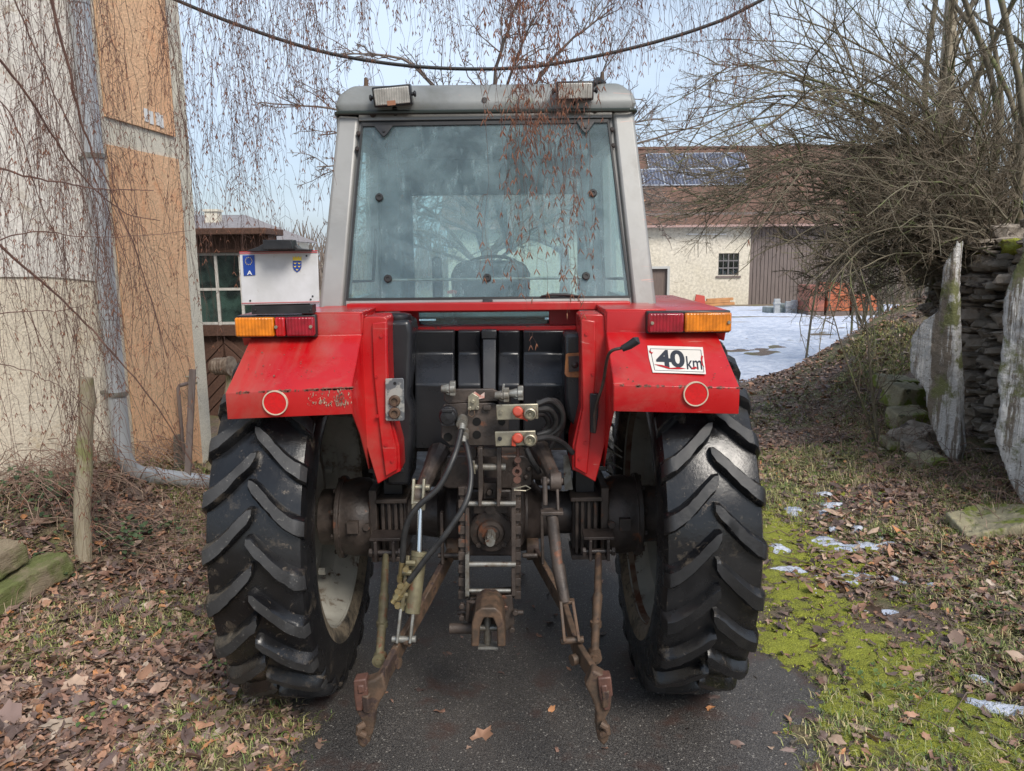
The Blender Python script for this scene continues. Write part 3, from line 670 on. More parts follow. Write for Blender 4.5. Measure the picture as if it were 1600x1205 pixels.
mb.bb((gx0 - .02, Ys + .06, -.3), (gx1, Ys + .09, zwin0 - .12))
for sgn, xa, xb in ((1, gx0, cxg - .01), (-1, cxg + .01, gx1)):
    z = -1.2
    while z < zwin0:
        k = 1.0
        # slanting board between xa and xb, clipped to the gate
        for j in range(1):
            za, zb_ = (z, z + (xb - xa) * k) if sgn > 0 else (z + (xb - xa) * k * .0 + (cxg - gx0) * 1.0, z + (cxg - gx0) - (xb - xa) * k)
            poly = [(xa, za), (xb, zb_), (xb, zb_ + .125), (xa, za + .125)]
            poly = [(a, min(max(c_, -.25), zwin0 - .125)) for a, c_ in poly]
            if max(c_ for a, c_ in poly) - min(c_ for a, c_ in poly) > .02 and poly[0][1] != poly[3][1] and poly[1][1] != poly[2][1]:
                mb.prism([(a, Ys + .03, c_) for a, c_ in poly], (0, .028, 0))
        z += .14
mb.build('gate', m_wdark, shed, bevel=.006)
sw = MB(); wx0, wx1 = at(303, 450, Ys).x, gx1 + .0
xs_ = [at(q_, 450, Ys).x for q_ in (304, 340, 378)] + [gx1]
for xv in xs_: sw.bb((xv - .014, Ys - .01, zwin0), (xv + .014, Ys + .03, zbm))
for zz in (zwin0 + .02, at(350, 452, Ys).z, zbm - .015): sw.bb((xs_[0], Ys - .008, zz - .014), (xs_[-1], Ys + .028, zz + .014))
wf = sw.build('window', m_paleframe, shed)
MB().bb((xs_[0], Ys + .008, zwin0 + .01), (xs_[-1], Ys + .014, zbm)).build('pane', m_glassclear, wf)
mb = MB(); mb.bb((xl + .1, Ys + .30, .2), (xr - .12, Ys + .34, zt))
mb.build('back_board', M('painted_pane_reflections', (.05, .06, .06), (.50, .62, .56), 3.5, r=.8, lo=.42, hi=.55), shed)  # pale patches painted on the backing stand in for light reflected in the panes

# far farmhouse behind the shed
Yf = 24
fh = thing('far_house', 'distant house with a grey hipped roof and small chimney behind the shed', 'house', tuple(at(330, 480, Yf)))
a_, b_ = at(300, 372, Yf), at(392, 372, Yf); rt = at(300, 337, Yf + 2); rr = at(352, 338, Yf + 2)
MB().bb((a_.x - 6, Yf + .2, -2), (b_.x - .3, Yf + 8, a_.z)).build('wall', m_cream, fh)
MB().add([(a_.x - 7, Yf, a_.z), (b_.x, Yf, b_.z), (b_.x, Yf + 8.5, b_.z), (a_.x - 7, Yf + 8.5, a_.z), (a_.x - 4, Yf + 4, rt.z + .15), (rr.x, Yf + 4, rr.z + .15)],
         [(0, 1, 5, 4), (1, 2, 5), (2, 3, 4, 5), (3, 0, 4), (0, 3, 2, 1)]).build('roof', M('grey_slates', (.20, .18, .18), (.27, .25, .25), 8, r=.8, bump=.4, bscale=9), fh)
ch = at(337, 341, Yf + 3)
MB().bb((ch.x - .22, Yf + 2.6, ch.z - .4), (ch.x + .22, Yf + 3.0, ch.z + .28)).bb((ch.x - .27, Yf + 2.55, ch.z + .2), (ch.x + .27, Yf + 3.05, ch.z + .27)).build('chimney', m_cream, fh)

# ================================================================ BARN
Yb = 38.0
bz0 = hz(8, Yb) - .3; ez = at(1010, 343, Yb).z; rz = at(1010, 238, Yb + 4.3).z
xL, xM, xR = at(700, 400, Yb).x, at(1172, 400, Yb).x, at(1560, 400, Yb).x
barn = thing('barn', 'long cream barn with a red tiled roof carrying solar panels, across the snowy yard', 'barn', (xM, Yb, hz(xM, Yb)))
m_barnw = plaster('barn_plaster', (.66, .60, .48), (.72, .66, .55), (.52, .46, .37), .45, .4, 8, .03, patch=(.42, .36, .27), pth=.60)
door = (at(1018, 440, Yb).x, at(1043, 420, Yb)); wa, wb = at(1123, 396, Yb), at(1154, 430, Yb)
# front wall with openings
def wall_open(x0, x1, z0, z1, opens, y0, y1, mb):
    xs = sorted({x0, x1} | {o[0] for o in opens} | {o[1] for o in opens}); zs = sorted({z0, z1} | {o[2] for o in opens} | {o[3] for o in opens})
    for i in range(len(xs) - 1):
        run = None
        for j in range(len(zs) - 1):
            cx, cz = (xs[i] + xs[i + 1]) / 2, (zs[j] + zs[j + 1]) / 2
            if any(o[0] < cx < o[1] and o[2] < cz < o[3] for o in opens): continue
            mb.bb((xs[i], y0, zs[j]), (xs[i + 1], y1, zs[j + 1]))
opens = [(door[0], door[1].x, bz0, door[1].z), (wa.x, wb.x, wb.z, wa.z)]
mb = MB(); wall_open(xL, xM, bz0, ez, opens, Yb, Yb + .35, mb); mb.bb((xL, Yb + 8.2, bz0), (xR, Yb + 8.5, ez)).bb((xL, Yb + .35, bz0), (xL + .3, Yb + 8.2, ez))
mb.build('wall', m_barnw, barn, smooth=0)
mb = MB(); xx = xM
while xx < xR: mb.bb((xx + .01, Yb + .05 + .02 * (random.random()), bz0), (xx + .17, Yb + .12, ez)); xx += .185
mb.bb((xM, Yb + .13, bz0), (xR, Yb + .2, ez))
mb.build('boarded_wall', m_wboard, barn, label='grey weathered vertical boards', smooth=0)
MB().bb((door[0], Yb + .15, bz0), (door[1].x, Yb + .2, door[1].z)).build('door', wood('barn_door', (.12, .09, .08), (.16, .12, .10), (.06, .045, .04), 1, (5, 5, .3)), barn)
MB().bb((door[1].x, Yb - .03, bz0), (door[1].x + .12, Yb + .2, door[1].z + .12)).bb((door[0], Yb - .03, door[1].z), (door[1].x, Yb + .2, door[1].z + .12)).build('door_frame', M('pale_surround', (.45, .45, .43), r=.8), barn)
wmb = MB()
for fx in (0, .25, .5, .75, 1): x_ = wa.x + (wb.x - wa.x) * fx; t_ = .035 if fx in (0, .5, 1) else .018; wmb.bb((x_ - t_, Yb + .05, wb.z), (x_ + t_, Yb + .1, wa.z))
for fz in (0, .33, .66, 1): z_ = wb.z + (wa.z - wb.z) * fz; wmb.bb((wa.x, Yb + .055, z_ - .03), (wb.x, Yb + .095, z_ + .03))
wo_ = wmb.build('window', M('window_bars', (.15, .14, .14), r=.7), barn); MB().bb((wa.x, Yb + .12, wb.z), (wb.x, Yb + .13, wa.z)).build('pane', m_glassclear, wo_)
MB().bb((wa.x - .1, Yb - .06, wb.z - .13), (wb.x + .1, Yb + .04, wb.z - .031)).build('window_sill', m_wboard, barn)
# tiled roof: rows of tiles modelled as a stepped corrugated sheet
m, nt, b, t = nodes('barn_roof_tiles'); m_tiles = m
n1 = noise(nt, t, .5, 7, .65); n2 = noise(nt, t, 5, 4, .7); sep = nt.nodes.new('ShaderNodeSeparateXYZ'); nt.links.new(t.outputs['Object'], sep.inputs[0])
c = mixc(nt, ramp(nt, n1, .4, .6), (.38, .21, .13), (.25, .15, .10)); c = mixc(nt, ramp(nt, n2, .52, .62), c, (.50, .24, .13)); c = mixc(nt, ramp(nt, n2, .38, .30), c, (.14, .08, .06))
lich = mixc(nt, 1.0, ramp(nt, noise(nt, t, 1.6, 6, .7), .46, .60), ramp(nt, sep.outputs[2], 4.9, 4.2), 'MULTIPLY'); c = mixc(nt, lich, c, (.24, .19, .045))
nt.links.new(c, b.inputs['Base Color']); b.inputs['Roughness'].default_value = .85
ov = .5; slope = (rz - ez) / 4.3; rows = 20; L_ = math.hypot(4.3 + ov, (4.3 + ov) * slope)
nx_ = int((xR - xL) / .11); xs_ = np.linspace(xL - .3, xR + .3, nx_); ph = (np.arange(nx_) % 3 == 0) * .05
V_ = []; 
for i in range(rows + 1):
    f0 = i / rows; y0 = Yb - ov + (4.3 + ov) * f0; z0 = ez - ov * slope + .12 + (4.3 + ov) * slope * f0
    for dz in ((0.05, 0) if i < rows else (0.05,)) if False else (0.0, .06):
        V_.append(np.stack([xs_, np.full(nx_, y0), z0 + ph + dz], 1))
V_ = np.concatenate(V_); kr = 2 * (rows + 1); i = np.arange(kr - 1)[:, None] * nx_; j = np.arange(nx_ - 1)[None, :]
npmesh('roof', V_, np.stack([i + j, i + j + 1, i + j + 1 + nx_, i + j + nx_], -1).reshape(-1, 4), m_tiles, barn)
MB().add([(xL - .3, Yb + 4.3, rz + .1), (xR + .3, Yb + 4.3, rz + .1), (xR + .3, Yb + 9, ez - .1), (xL - .3, Yb + 9, ez - .1)], [(0, 1, 2, 3)]).build('rear_roof', m_tiles, barn, solid=.1)
MB().bb((xL - .3, Yb + 4.2, rz + .12), (xR + .3, Yb + 4.45, rz + .27)).build('ridge', m_tiles, barn, bevel=.03)
MB().bb((xL - .3, Yb - .56, ez - ov * slope + .02), (xR + .3, Yb - .42, ez - ov * slope + .13)).build('gutter', M('pinkish_fascia', (.38, .25, .22), r=.6), barn)
MB().bb((xL, Yb - .01, ez - .001), (xR, Yb + .3, ez + .3)).build('wall_plate', m_wboard, barn)
# solar panels
m, nt, b, t = nodes('solar_cells'); m_cells = m
br = nt.nodes.new('ShaderNodeTexBrick'); br.offset = 0; br.inputs['Color1'].default_value = (.07, .08, .12, 1); br.inputs['Color2'].default_value = (.09, .10, .14, 1); br.inputs['Mortar'].default_value = (.26, .28, .34, 1)
br.inputs['Scale'].default_value = 1; br.inputs['Brick Width'].default_value = .17; br.inputs['Row Height'].default_value = .85; br.inputs['Mortar Size'].default_value = .012
nt.links.new(t.outputs['UV'], br.inputs['Vector']); nt.links.new(br.outputs[0], b.inputs['Base Color']); b.inputs['Roughness'].default_value = .12
m_alu = M('aluminium_frame', (.50, .55, .62), r=.5, metal=.2)
up = V(0, 4.3, rz - ez).normalized(); nrm = V(0, -up.z, up.y)
def onroof(px, py): return onplane(px, py, V(0, Yb, ez + .12) + nrm * .16, nrm)
def solar(x0, x1, p0, hgt_):
    for i in range(len(x0)): pass
r2a, r2b = onroof(1002, 290), onroof(1168, 290)
zlow = (r2a - V(0, Yb, ez + .12)).dot(up)
pw, phh = 1.04, 1.85
lowtop = onroof(1085, 264); uptop = onroof(1085, 238.5)
s0, s1, s2 = [(q_ - V(0, Yb, ez + .12)).dot(up) for q_ in (onroof(1085, 289), onroof(1085, 263.5), onroof(1085, 238.5))]
def panel_at(xa, xb, sa_, sb_):
    O = V(0, Yb, ez + .12) + nrm * .15
    me = bpy.data.meshes.new('solar_panel'); P = [O + V(xa, 0, 0) + up * sa_, O + V(xb, 0, 0) + up * sa_, O + V(xb, 0, 0) + up * sb_, O + V(xa, 0, 0) + up * sb_]
    o0 = origin(barn); me.from_pydata([p - o0 for p in P], [], [(0, 1, 2, 3)]); uv = me.uv_layers.new()
    for l, (a, c_) in zip(uv.data, ((0, 0), (1, 0), (1, 1.7), (0, 1.7))): l.uv = (a, c_)
    me.materials.append(m_cells); o = bpy.data.objects.new('solar_panel', me); C.objects.link(o); o.parent = barn; ORG[o.name] = o0
    mb = MB(); w = .035
    for p, q_ in ((P[0], P[1]), (P[1], P[2]), (P[2], P[3]), (P[3], P[0])): mb.bar(p + nrm * -.01, q_ + nrm * -.01, w, .05, nrm)
    mb.build('frame', m_alu, o)
xe = onroof(1168, 290).x; pw = (onroof(1168, 277).x - onroof(1000, 277).x) / 5.3
for k in range(7): panel_at(xe - pw * (k + 1) + .01, xe - pw * k - .01, s0 + .02, s1 - .02)
xe2 = onroof(1166, 250).x
for k in range(5): panel_at(xe2 - pw * (k + 1) + .01, xe2 - pw * k - .01, s1 + .02, s2 - .05)
o = MB().bar(at(1072, 366, Yb - .1), at(1135, 366, Yb - .1), .05, .05).build('rail', m_white, barn)

# ---- yard objects in front of the barn
def yard(px, py): return ground(px, py)
woodm = M('fresh_orange_timber', (.50, .24, .09), (.38, .17, .06), 4, r=.7)
Yw = 33.0
wp_ = thing('woodpile', 'stack of orange sawn timber lying in front of the barn wall', 'woodpile', (at(1122, 478, Yw).x, Yw, hz(8, Yw)))
for (a, b_, r0, r1) in ((1100, 1147, 477, 474), (1096, 1140, 473, 470), (1104, 1145, 469, 467)):
    for dy in (0, .25): MB().bar(at(a, r0, Yw + dy), at(b_, r1, Yw + dy), .2, .11).build('board', woodm, wp_, bevel=.01)
gy_ = at(1093, 482, Yw)
MB().bar(at(1088, 484, Yw - .3), at(1093, 461, Yw - .3), .3, .12, (0, 1, 0)).bar(at(1097, 484, Yw - .3), at(1095, 463, Yw - .3), .3, .10, (0, 1, 0)).build('red_prop', M('red_steel', (.45, .06, .04), r=.6), wp_)
Yp = 27.0; m_galv = M('galvanised_steel', (.42, .44, .45), (.34, .36, .37), 8, r=.5, metal=.3)
for i, (a, top_, bot) in enumerate(((1213, 467, 495), (1231, 471, 494), (1240, 469, 493), (1252, 463, 491))):
    b0 = at(a, bot, Yp); b1 = at(a, top_, Yp)
    tag(MB().bb((b0.x - .10, Yp - .06, hz(b0.x, Yp) - .1), (b0.x + .10, Yp + .06, b1.z)).bb((b0.x - .12, Yp - .08, b1.z - .2), (b0.x + .12, Yp + .08, b1.z - .12)).build('metal_post', m_galv, bevel=.01), ('leftmost of the four short galvanised posts in the snowy yard', 'second from the left of the four short posts in the yard', 'third from the left of the four short posts in the yard', 'tallest galvanised post nearest the brick pallets')[i], 'post', 'galvanised posts in the snowy yard')
tag(MB().bb((at(1205, 490, Yp).x, Yp + .15, hz(9, Yp) - .1), (at(1262, 490, Yp).x, Yp + 1.0, hz(9, Yp) + .22)).bb((at(1225, 488, Yp).x, Yp + .3, hz(9, Yp) + .22), (at(1255, 488, Yp).x, Yp + .9, hz(9, Yp) + .34)).build('scaffold_stack', M('grey_scaffold_parts', (.2, .23, .22), (.3, .34, .33), 6, r=.6), bevel=.02), 'low stack of grey metal scaffold parts behind the short posts', 'stack')
m, nt, b, t = nodes('orange_bricks'); m_brick = m
br = nt.nodes.new('ShaderNodeTexBrick'); br.inputs['Color1'].default_value = (.55, .17, .07, 1); br.inputs['Color2'].default_value = (.42, .12, .06, 1); br.inputs['Mortar'].default_value = (.20, .08, .05, 1)
br.inputs['Scale'].default_value = 1; br.inputs['Brick Width'].default_value = .38; br.inputs['Row Height'].default_value = .24; br.inputs['Mortar Size'].default_value = .014
mpn = nt.nodes.new('ShaderNodeMapping'); mpn.inputs['Rotation'].default_value = (R(90), 0, 0); nt.links.new(t.outputs['Object'], mpn.inputs[0]); nt.links.new(mpn.outputs[0], br.inputs['Vector']); nt.links.new(br.outputs[0], b.inputs['Base Color']); b.inputs['Roughness'].default_value = .85
for k, (a, b_, ty, lab) in enumerate(((1263, 1290, 446, 'dull red wrapped brick pallet next to the galvanised posts'), (1292, 1330, 443, 'bright orange brick pallet behind the bush twigs, middle of the row'), (1333, 1372, 462, 'lowest orange brick pallet at the right end of the row'))):
    Yk = 26.0; pa, pb = at(a, 492, Yk), at(b_, ty, Yk)
    t0 = thing('brick_pallet', lab, 'pallet', ((pa.x + pb.x) / 2, Yk, hz(pa.x, Yk)), 'brick pallets in the yard')
    MB().bb((pa.x, Yk, hz(pa.x, Yk) + .13), (pb.x, Yk + 1.1, pb.z)).build('bricks', m_brick if k else M('wrapped_bricks', (.38, .13, .08), (.25, .09, .07), 5, r=.5), t0, bevel=.015)
    MB().bb((pa.x, Yk, hz(pa.x, Yk) - .02), (pb.x, Yk + 1.1, hz(pa.x, Yk) + .12)).build('pallet_base', m_wboard, t0)

# ================================================================ RUINED WALL on the right
wall = thing('ruined_wall', 'crumbling rubble stone wall with loose plaster slabs on the right bank', 'wall', (3.85, 6.2, hz(3.85, 6.2)))
m, nt, b, t = nodes('grey_lime_plaster'); m_slab = m
n1 = noise(nt, t, 3, 9, .68, stretch=(1, 1, .5), dist=.5); n2 = noise(nt, t, 45, 5, .7); n3 = noise(nt, t, 14, 7, .7, stretch=(1, 1, .07))
c = mixc(nt, ramp(nt, n1, .38, .60), (.56, .51, .44), (.88, .83, .76)); c = mixc(nt, ramp(nt, n3, .50, .58), c, (.34, .30, .25)); c = mixc(nt, ramp(nt, noise(nt, t, 13, 8, .75), .52, .62), c, (.55, .50, .44)); c = mixc(nt, ramp(nt, noise(nt, t, 6, 8, .8, dist=1.5), .62, .635), c, (.14, .11, .085)); c = mixc(nt, ramp(nt, n3, .36, .30), c, (.66, .65, .64))
c = mixc(nt, ramp(nt, noise(nt, t, 2.2, 6, .7), .60, .68), c, (.18, .18, .07)); c = mixc(nt, ramp(nt, n2, .60, .66), c, (.09, .08, .07))
c = mixc(nt, ramp(nt, noise(nt, t, 10, 7, .7, stretch=(1, 1, .06)), .50, .56), c, (.25, .21, .17)); c = mixc(nt, ramp(nt, noise(nt, t, 17, 6, .7, stretch=(1, 1, .05)), .55, .60), c, (.92, .90, .87)); c = mixc(nt, ramp(nt, noise(nt, t, 2.6, 7, .7), .53, .60), c, (.20, .21, .09))
nt.links.new(c, b.inputs['Base Color']); b.inputs['Roughness'].default_value = .9; bumpn(nt, b, n2, 1, .03)
m_stone = M('rubble_stone', (.20, .17, .135), (.38, .33, .28), 5, r=.9, spots=((.07, .055, .045), 7, .55, .08), spots2=((.35, .31, .27), 16, .62, .05), bump=.8, bscale=30, bdist=.02)
m_stoneg = M('mossy_stone', (.24, .215, .14), (.34, .31, .20), 6, r=.9, spots=((.15, .18, .03), 3.5, .52, .06), spots2=((.07, .065, .045), 12, .60, .05), bump=.8, bscale=28, bdist=.015)
XW = 3.85
SN = V(-.80, -.60, 0)
def slab(pxs, thick, vox, amp, ts, P0, name='plaster_slab', mat=None):
    pts = [onplane(a, b_, P0, SN) for a, b_ in pxs]
    return noisy(MB().prism(pts, SN * -thick).build(name, mat or m_slab, wall), vox, amp, ts)
s1_ = slab([(1495, 375), (1490, 453), (1495, 577), (1500, 700), (1494, 728), (1471, 704), (1451, 660), (1444, 610), (1422, 580), (1422, 528), (1442, 500), (1466, 486), (1469, 440), (1473, 414)], .12, .016, .026, .20, ground(1503, 730))
s1_['label'] = 'far grey and white streaked plaster slab'
near = [(1606, 270), (1599, 310), (1596, 400), (1582, 424), (1567, 468), (1562, 557), (1555, 597), (1562, 636), (1552, 675), (1562, 715), (1582, 764), (1599, 792)]
near += [(1680, 820), (1760, 700), (1770, 420), (1720, 260), (1660, 220)]
o = slab(near, .20, .018, .04, .26, ground(1592, 789)); o['label'] = 'near pale plaster slab at the right edge'
# rubble: irregular stones laid in rough courses
mb = MB(); mb2 = MB()
def stone(mb, c, d, seed, jit=.16):
    rs = random.Random(seed); rot = Matrix.Rotation(rs.uniform(-.18, .18), 3, 'X') @ Matrix.Rotation(rs.uniform(-.35, .35), 3, 'Z') @ Matrix.Rotation(rs.uniform(-.1, .1), 3, 'Y')
    vs = []; g = [-1, -.6, .6, 1]; pts = {}
    b0 = len(mb.v)
    for zi in (-1, -.55, .55, 1):
        rr = 1 if abs(zi) < .9 else .82
        for k in range(8):
            a = 2 * math.pi * k / 8 + .4; r_ = rr * (1 / max(abs(math.cos(a)), abs(math.sin(a)))) ** .75
            p = Vector((math.cos(a) * r_ * d[0] / 2, math.sin(a) * r_ * d[1] / 2, zi * d[2] / 2)); p = Vector(q_ * (1 + rs.uniform(-jit, jit)) for q_ in p); vs.append(Vector(c) + rot @ p)
    fs = [tuple(range(8))[::-1], tuple(range(24, 32))]
    for r_ in range(3):
        for k in range(8): k2 = (k + 1) % 8; fs.append((r_ * 8 + k, r_ * 8 + k2, r_ * 8 + 8 + k2, r_ * 8 + 8 + k))
    mb.add(vs, fs)
sd_ = 0; z = -.1
while z < 2.6:
    hh = random.uniform(.03, .085); y = 3.5
    while y < 7.3:
        w = random.choice((random.uniform(.05, .14), random.uniform(.1, .3))); gapz = 1 if 5.85 < y < 6.65 else 0
        topz = 1.9 + .3 * (fbm(y * 2, 1.1, 3) - .5) * 2 if y < 5.95 else (1.75 + .2 * fbm(y * 3, 4.1, 2) if y < 6.75 else 1.75 - .75 * (y - 6.7) + .2 * fbm(y * 3, 2, 2))
        gz = hz(4.0, y)
        if z > gz - .15 and z < topz:
            dep = -.10 if gapz else 0
            for xx_ in (XW + .27 + dep, XW + .55):
                sd_ += 1; stone(mb, (xx_ + random.uniform(-.07, .10), y + w / 2, z + hh / 2 + random.uniform(-.03, .03)), (.30, w, hh * random.uniform(.6, 1.5)), sd_, .24)
        y += w * .97
    z += hh * .93
mb.build('rubble_core', m_stone, wall, smooth=25)
MB().prism([(XW + .24, 3.5, -.2), (XW + .24, 3.5, 1.8), (XW + .24, 5.7, 1.8), (XW + .40, 6.0, 2.0), (XW + .40, 6.5, 1.7), (XW + .24, 6.8, 1.5), (XW + .24, 7.2, 1.0), (XW + .24, 7.2, .2)], (.25, 0, 0)).build('mortar_core', M('earthy_mortar', (.10, .075, .055), (.18, .14, .11), 12, r=.95, bump=.8, bscale=30, bdist=.04), wall, smooth=0)
mp_ = at(1520, 385, 6.45); mb = MB()
for i in range(12): stone(mb, (4.10 + random.uniform(-.12, .14), 6.4 + random.uniform(-.25, .3), 1.86 + random.uniform(-.08, .04)), (.13, .14, .06), 900 + i, .3)
noisy(mb.build('moss_cap', m_moss, wall), .02, .06, .08)
# fallen blocks on the bank
GS = 0
def px_stone(px, py, pw_, ph_, dep, Y, lab, mat, rz=0, lean=0, name='stone_block'):
    Y = ground(px, py + ph_ * .5 + GS).y; c = at(px, py, Y); s = Y * 1.0 / F
    o = MB().box((0, 0, 0), (pw_ * s, dep, ph_ * s)).build(name, mat); o.location = c; o.rotation_euler = (R(6), lean, rz)
    noisy(o, max(.008, min(pw_, ph_) * s / 12), .035, .10); return tag(o, lab, 'stone', 'stone blocks fallen from the ruined wall')
px_stone(1402, 600, 62, 20, .28, 7.9, 'mossy flat stone on top of the block pile below the wall', m_stoneg, .25, .12)
px_stone(1416, 620, 58, 36, .30, 7.6, 'largest squared stone in the pile below the wall', m_stoneg, .2, .1)
px_stone(1418, 655, 52, 30, .30, 7.3, 'moss topped squared stone in the middle of the pile', m_stoneg, -.1, -.04)
px_stone(1425, 682, 58, 22, .28, 7.05, 'pale tilted stone resting low on the pile', m_stone, .3, -.35)
px_stone(1402, 694, 42, 12, .2, 6.9, 'small green stone at the left foot of the pile', m_stoneg, 0, .1)
px_stone(1436, 700, 40, 16, .22, 6.85, 'brown stone at the right foot of the pile', m_stone, .2, .05)
px_stone(1447, 720, 46, 16, .22, 6.6, 'yellow green stone nearest the foot of the wall', m_stoneg, .1, -.1)
fa = at(1542, 809, 4.75)
o = MB().prism([at(1478, 800, 4.85), at(1510, 836, 4.55), at(1596, 822, 4.5), at(1625, 800, 4.7), at(1600, 785, 5.1), at(1545, 783, 5.2)], V(0, 0, -.075)).build('stone_slab', m_stoneg); noisy(o, .012, .03, .12)
tag(o, 'broad flat greenish stone slab lying on dark timbers at the right edge', 'stone')
for k, (a, b_, c_, d_, Y0, Y1, lab) in enumerate(((1555, 822, 1640, 880, 4.75, 4.3, 'dark rotting timber directly under the flat stone slab'), (1545, 862, 1630, 862, 4.5, 4.5, 'lower rotting timber lying level below the flat slab'), (1540, 875, 1620, 930, 4.4, 4.1, 'lowest rotting timber sunk in the leaves at the right edge'))):
    o = MB().bar(at(a, b_, Y0), at(c_, d_, Y1), .10, .09).build('timber', m_sleeper); noisy(o, .012, .02, .1); tag(o, lab, 'timber', 'rotting timbers under the stone slab')

# ================================================================ TRACTOR
YA, X0 = 3.187, -.10
AZ = .745
T = thing('tractor', 'red farm tractor with a silver cab and huge black rear tyres seen from behind', 'tractor', (X0, YA, 0))
def W(x, y, z): return V(X0 + x, YA + y, z)          # tractor space -> world
def mirrored(mk):
    for s in (-1, 1): mk(s)
T0 = Vector((X0, YA, 0))
def loc(p): return p - T0                             # world -> tractor space
def sided(p, s): return Vector((X0 + s * (-1) * (p.x - X0), p.y, p.z)) if s > 0 else Vector(p)   # p given for the left side

# ---------------- rear wheels
m, nt, b, t = nodes('tyre_rubber'); m_tyre = m
n1 = noise(nt, t, 4, 7, .65, dist=.3); n2 = noise(nt, t, 60, 5, .7); n4 = noise(nt, t, 11, 7, .7)
c = mixc(nt, ramp(nt, n1, .4, .6), (.007, .007, .008), (.015, .015, .016)); c = mixc(nt, ramp(nt, n4, .56, .70), c, (.085, .070, .054)); c = mixc(nt, ramp(nt, noise(nt, t, 22, 8, .8, dist=1), .60, .66), c, (.13, .105, .08)); c = mixc(nt, ramp(nt, n2, .66, .72), c, (.08, .075, .07))
nt.links.new(c, b.inputs['Base Color'])
nt.links.new(ramp(nt, n1, .35, .65, (.14,) * 3, (.36,) * 3), b.inputs['Roughness']); bumpn(nt, b, mixc(nt, .5, n2, n4), .25, .006)
m_lugs = []
for nm_, ca_, cb_, th_, ro_ in (('worn_lug_top', (.026, .026, .027), (.046, .046, .047), .60, .6), ('wet_lug_top', (.012, .012, .013), (.022, .022, .023), .68, .38)):
    m, nt, b, t = nodes(nm_); m_lugs.append(m)
    n2 = noise(nt, t, 75, 6, .75); n1 = noise(nt, t, 9, 5, .6)
    c = mixc(nt, ramp(nt, n1, .35, .65), ca_, cb_); c = mixc(nt, ramp(nt, n2, th_, th_ + .08), c, (.22, .21, .19))
    nt.links.new(c, b.inputs['Base Color']); b.inputs['Roughness'].default_value = ro_; bumpn(nt, b, n2, .6, .004)
m, nt, b, t = nodes('dusty_sidewall'); m_side = m
n1 = noise(nt, t, 3, 8, .7, dist=.8); n2 = noise(nt, t, 30, 6, .7)
c = mixc(nt, ramp(nt, n1, .42, .54), (.016, .016, .016), (.22, .18, .13)); c = mixc(nt, ramp(nt, n2, .5, .7), c, (.03, .026, .02))
nt.links.new(c, b.inputs['Base Color']); b.inputs['Roughness'].default_value = .6; bumpn(nt, b, n2, .5, .006)

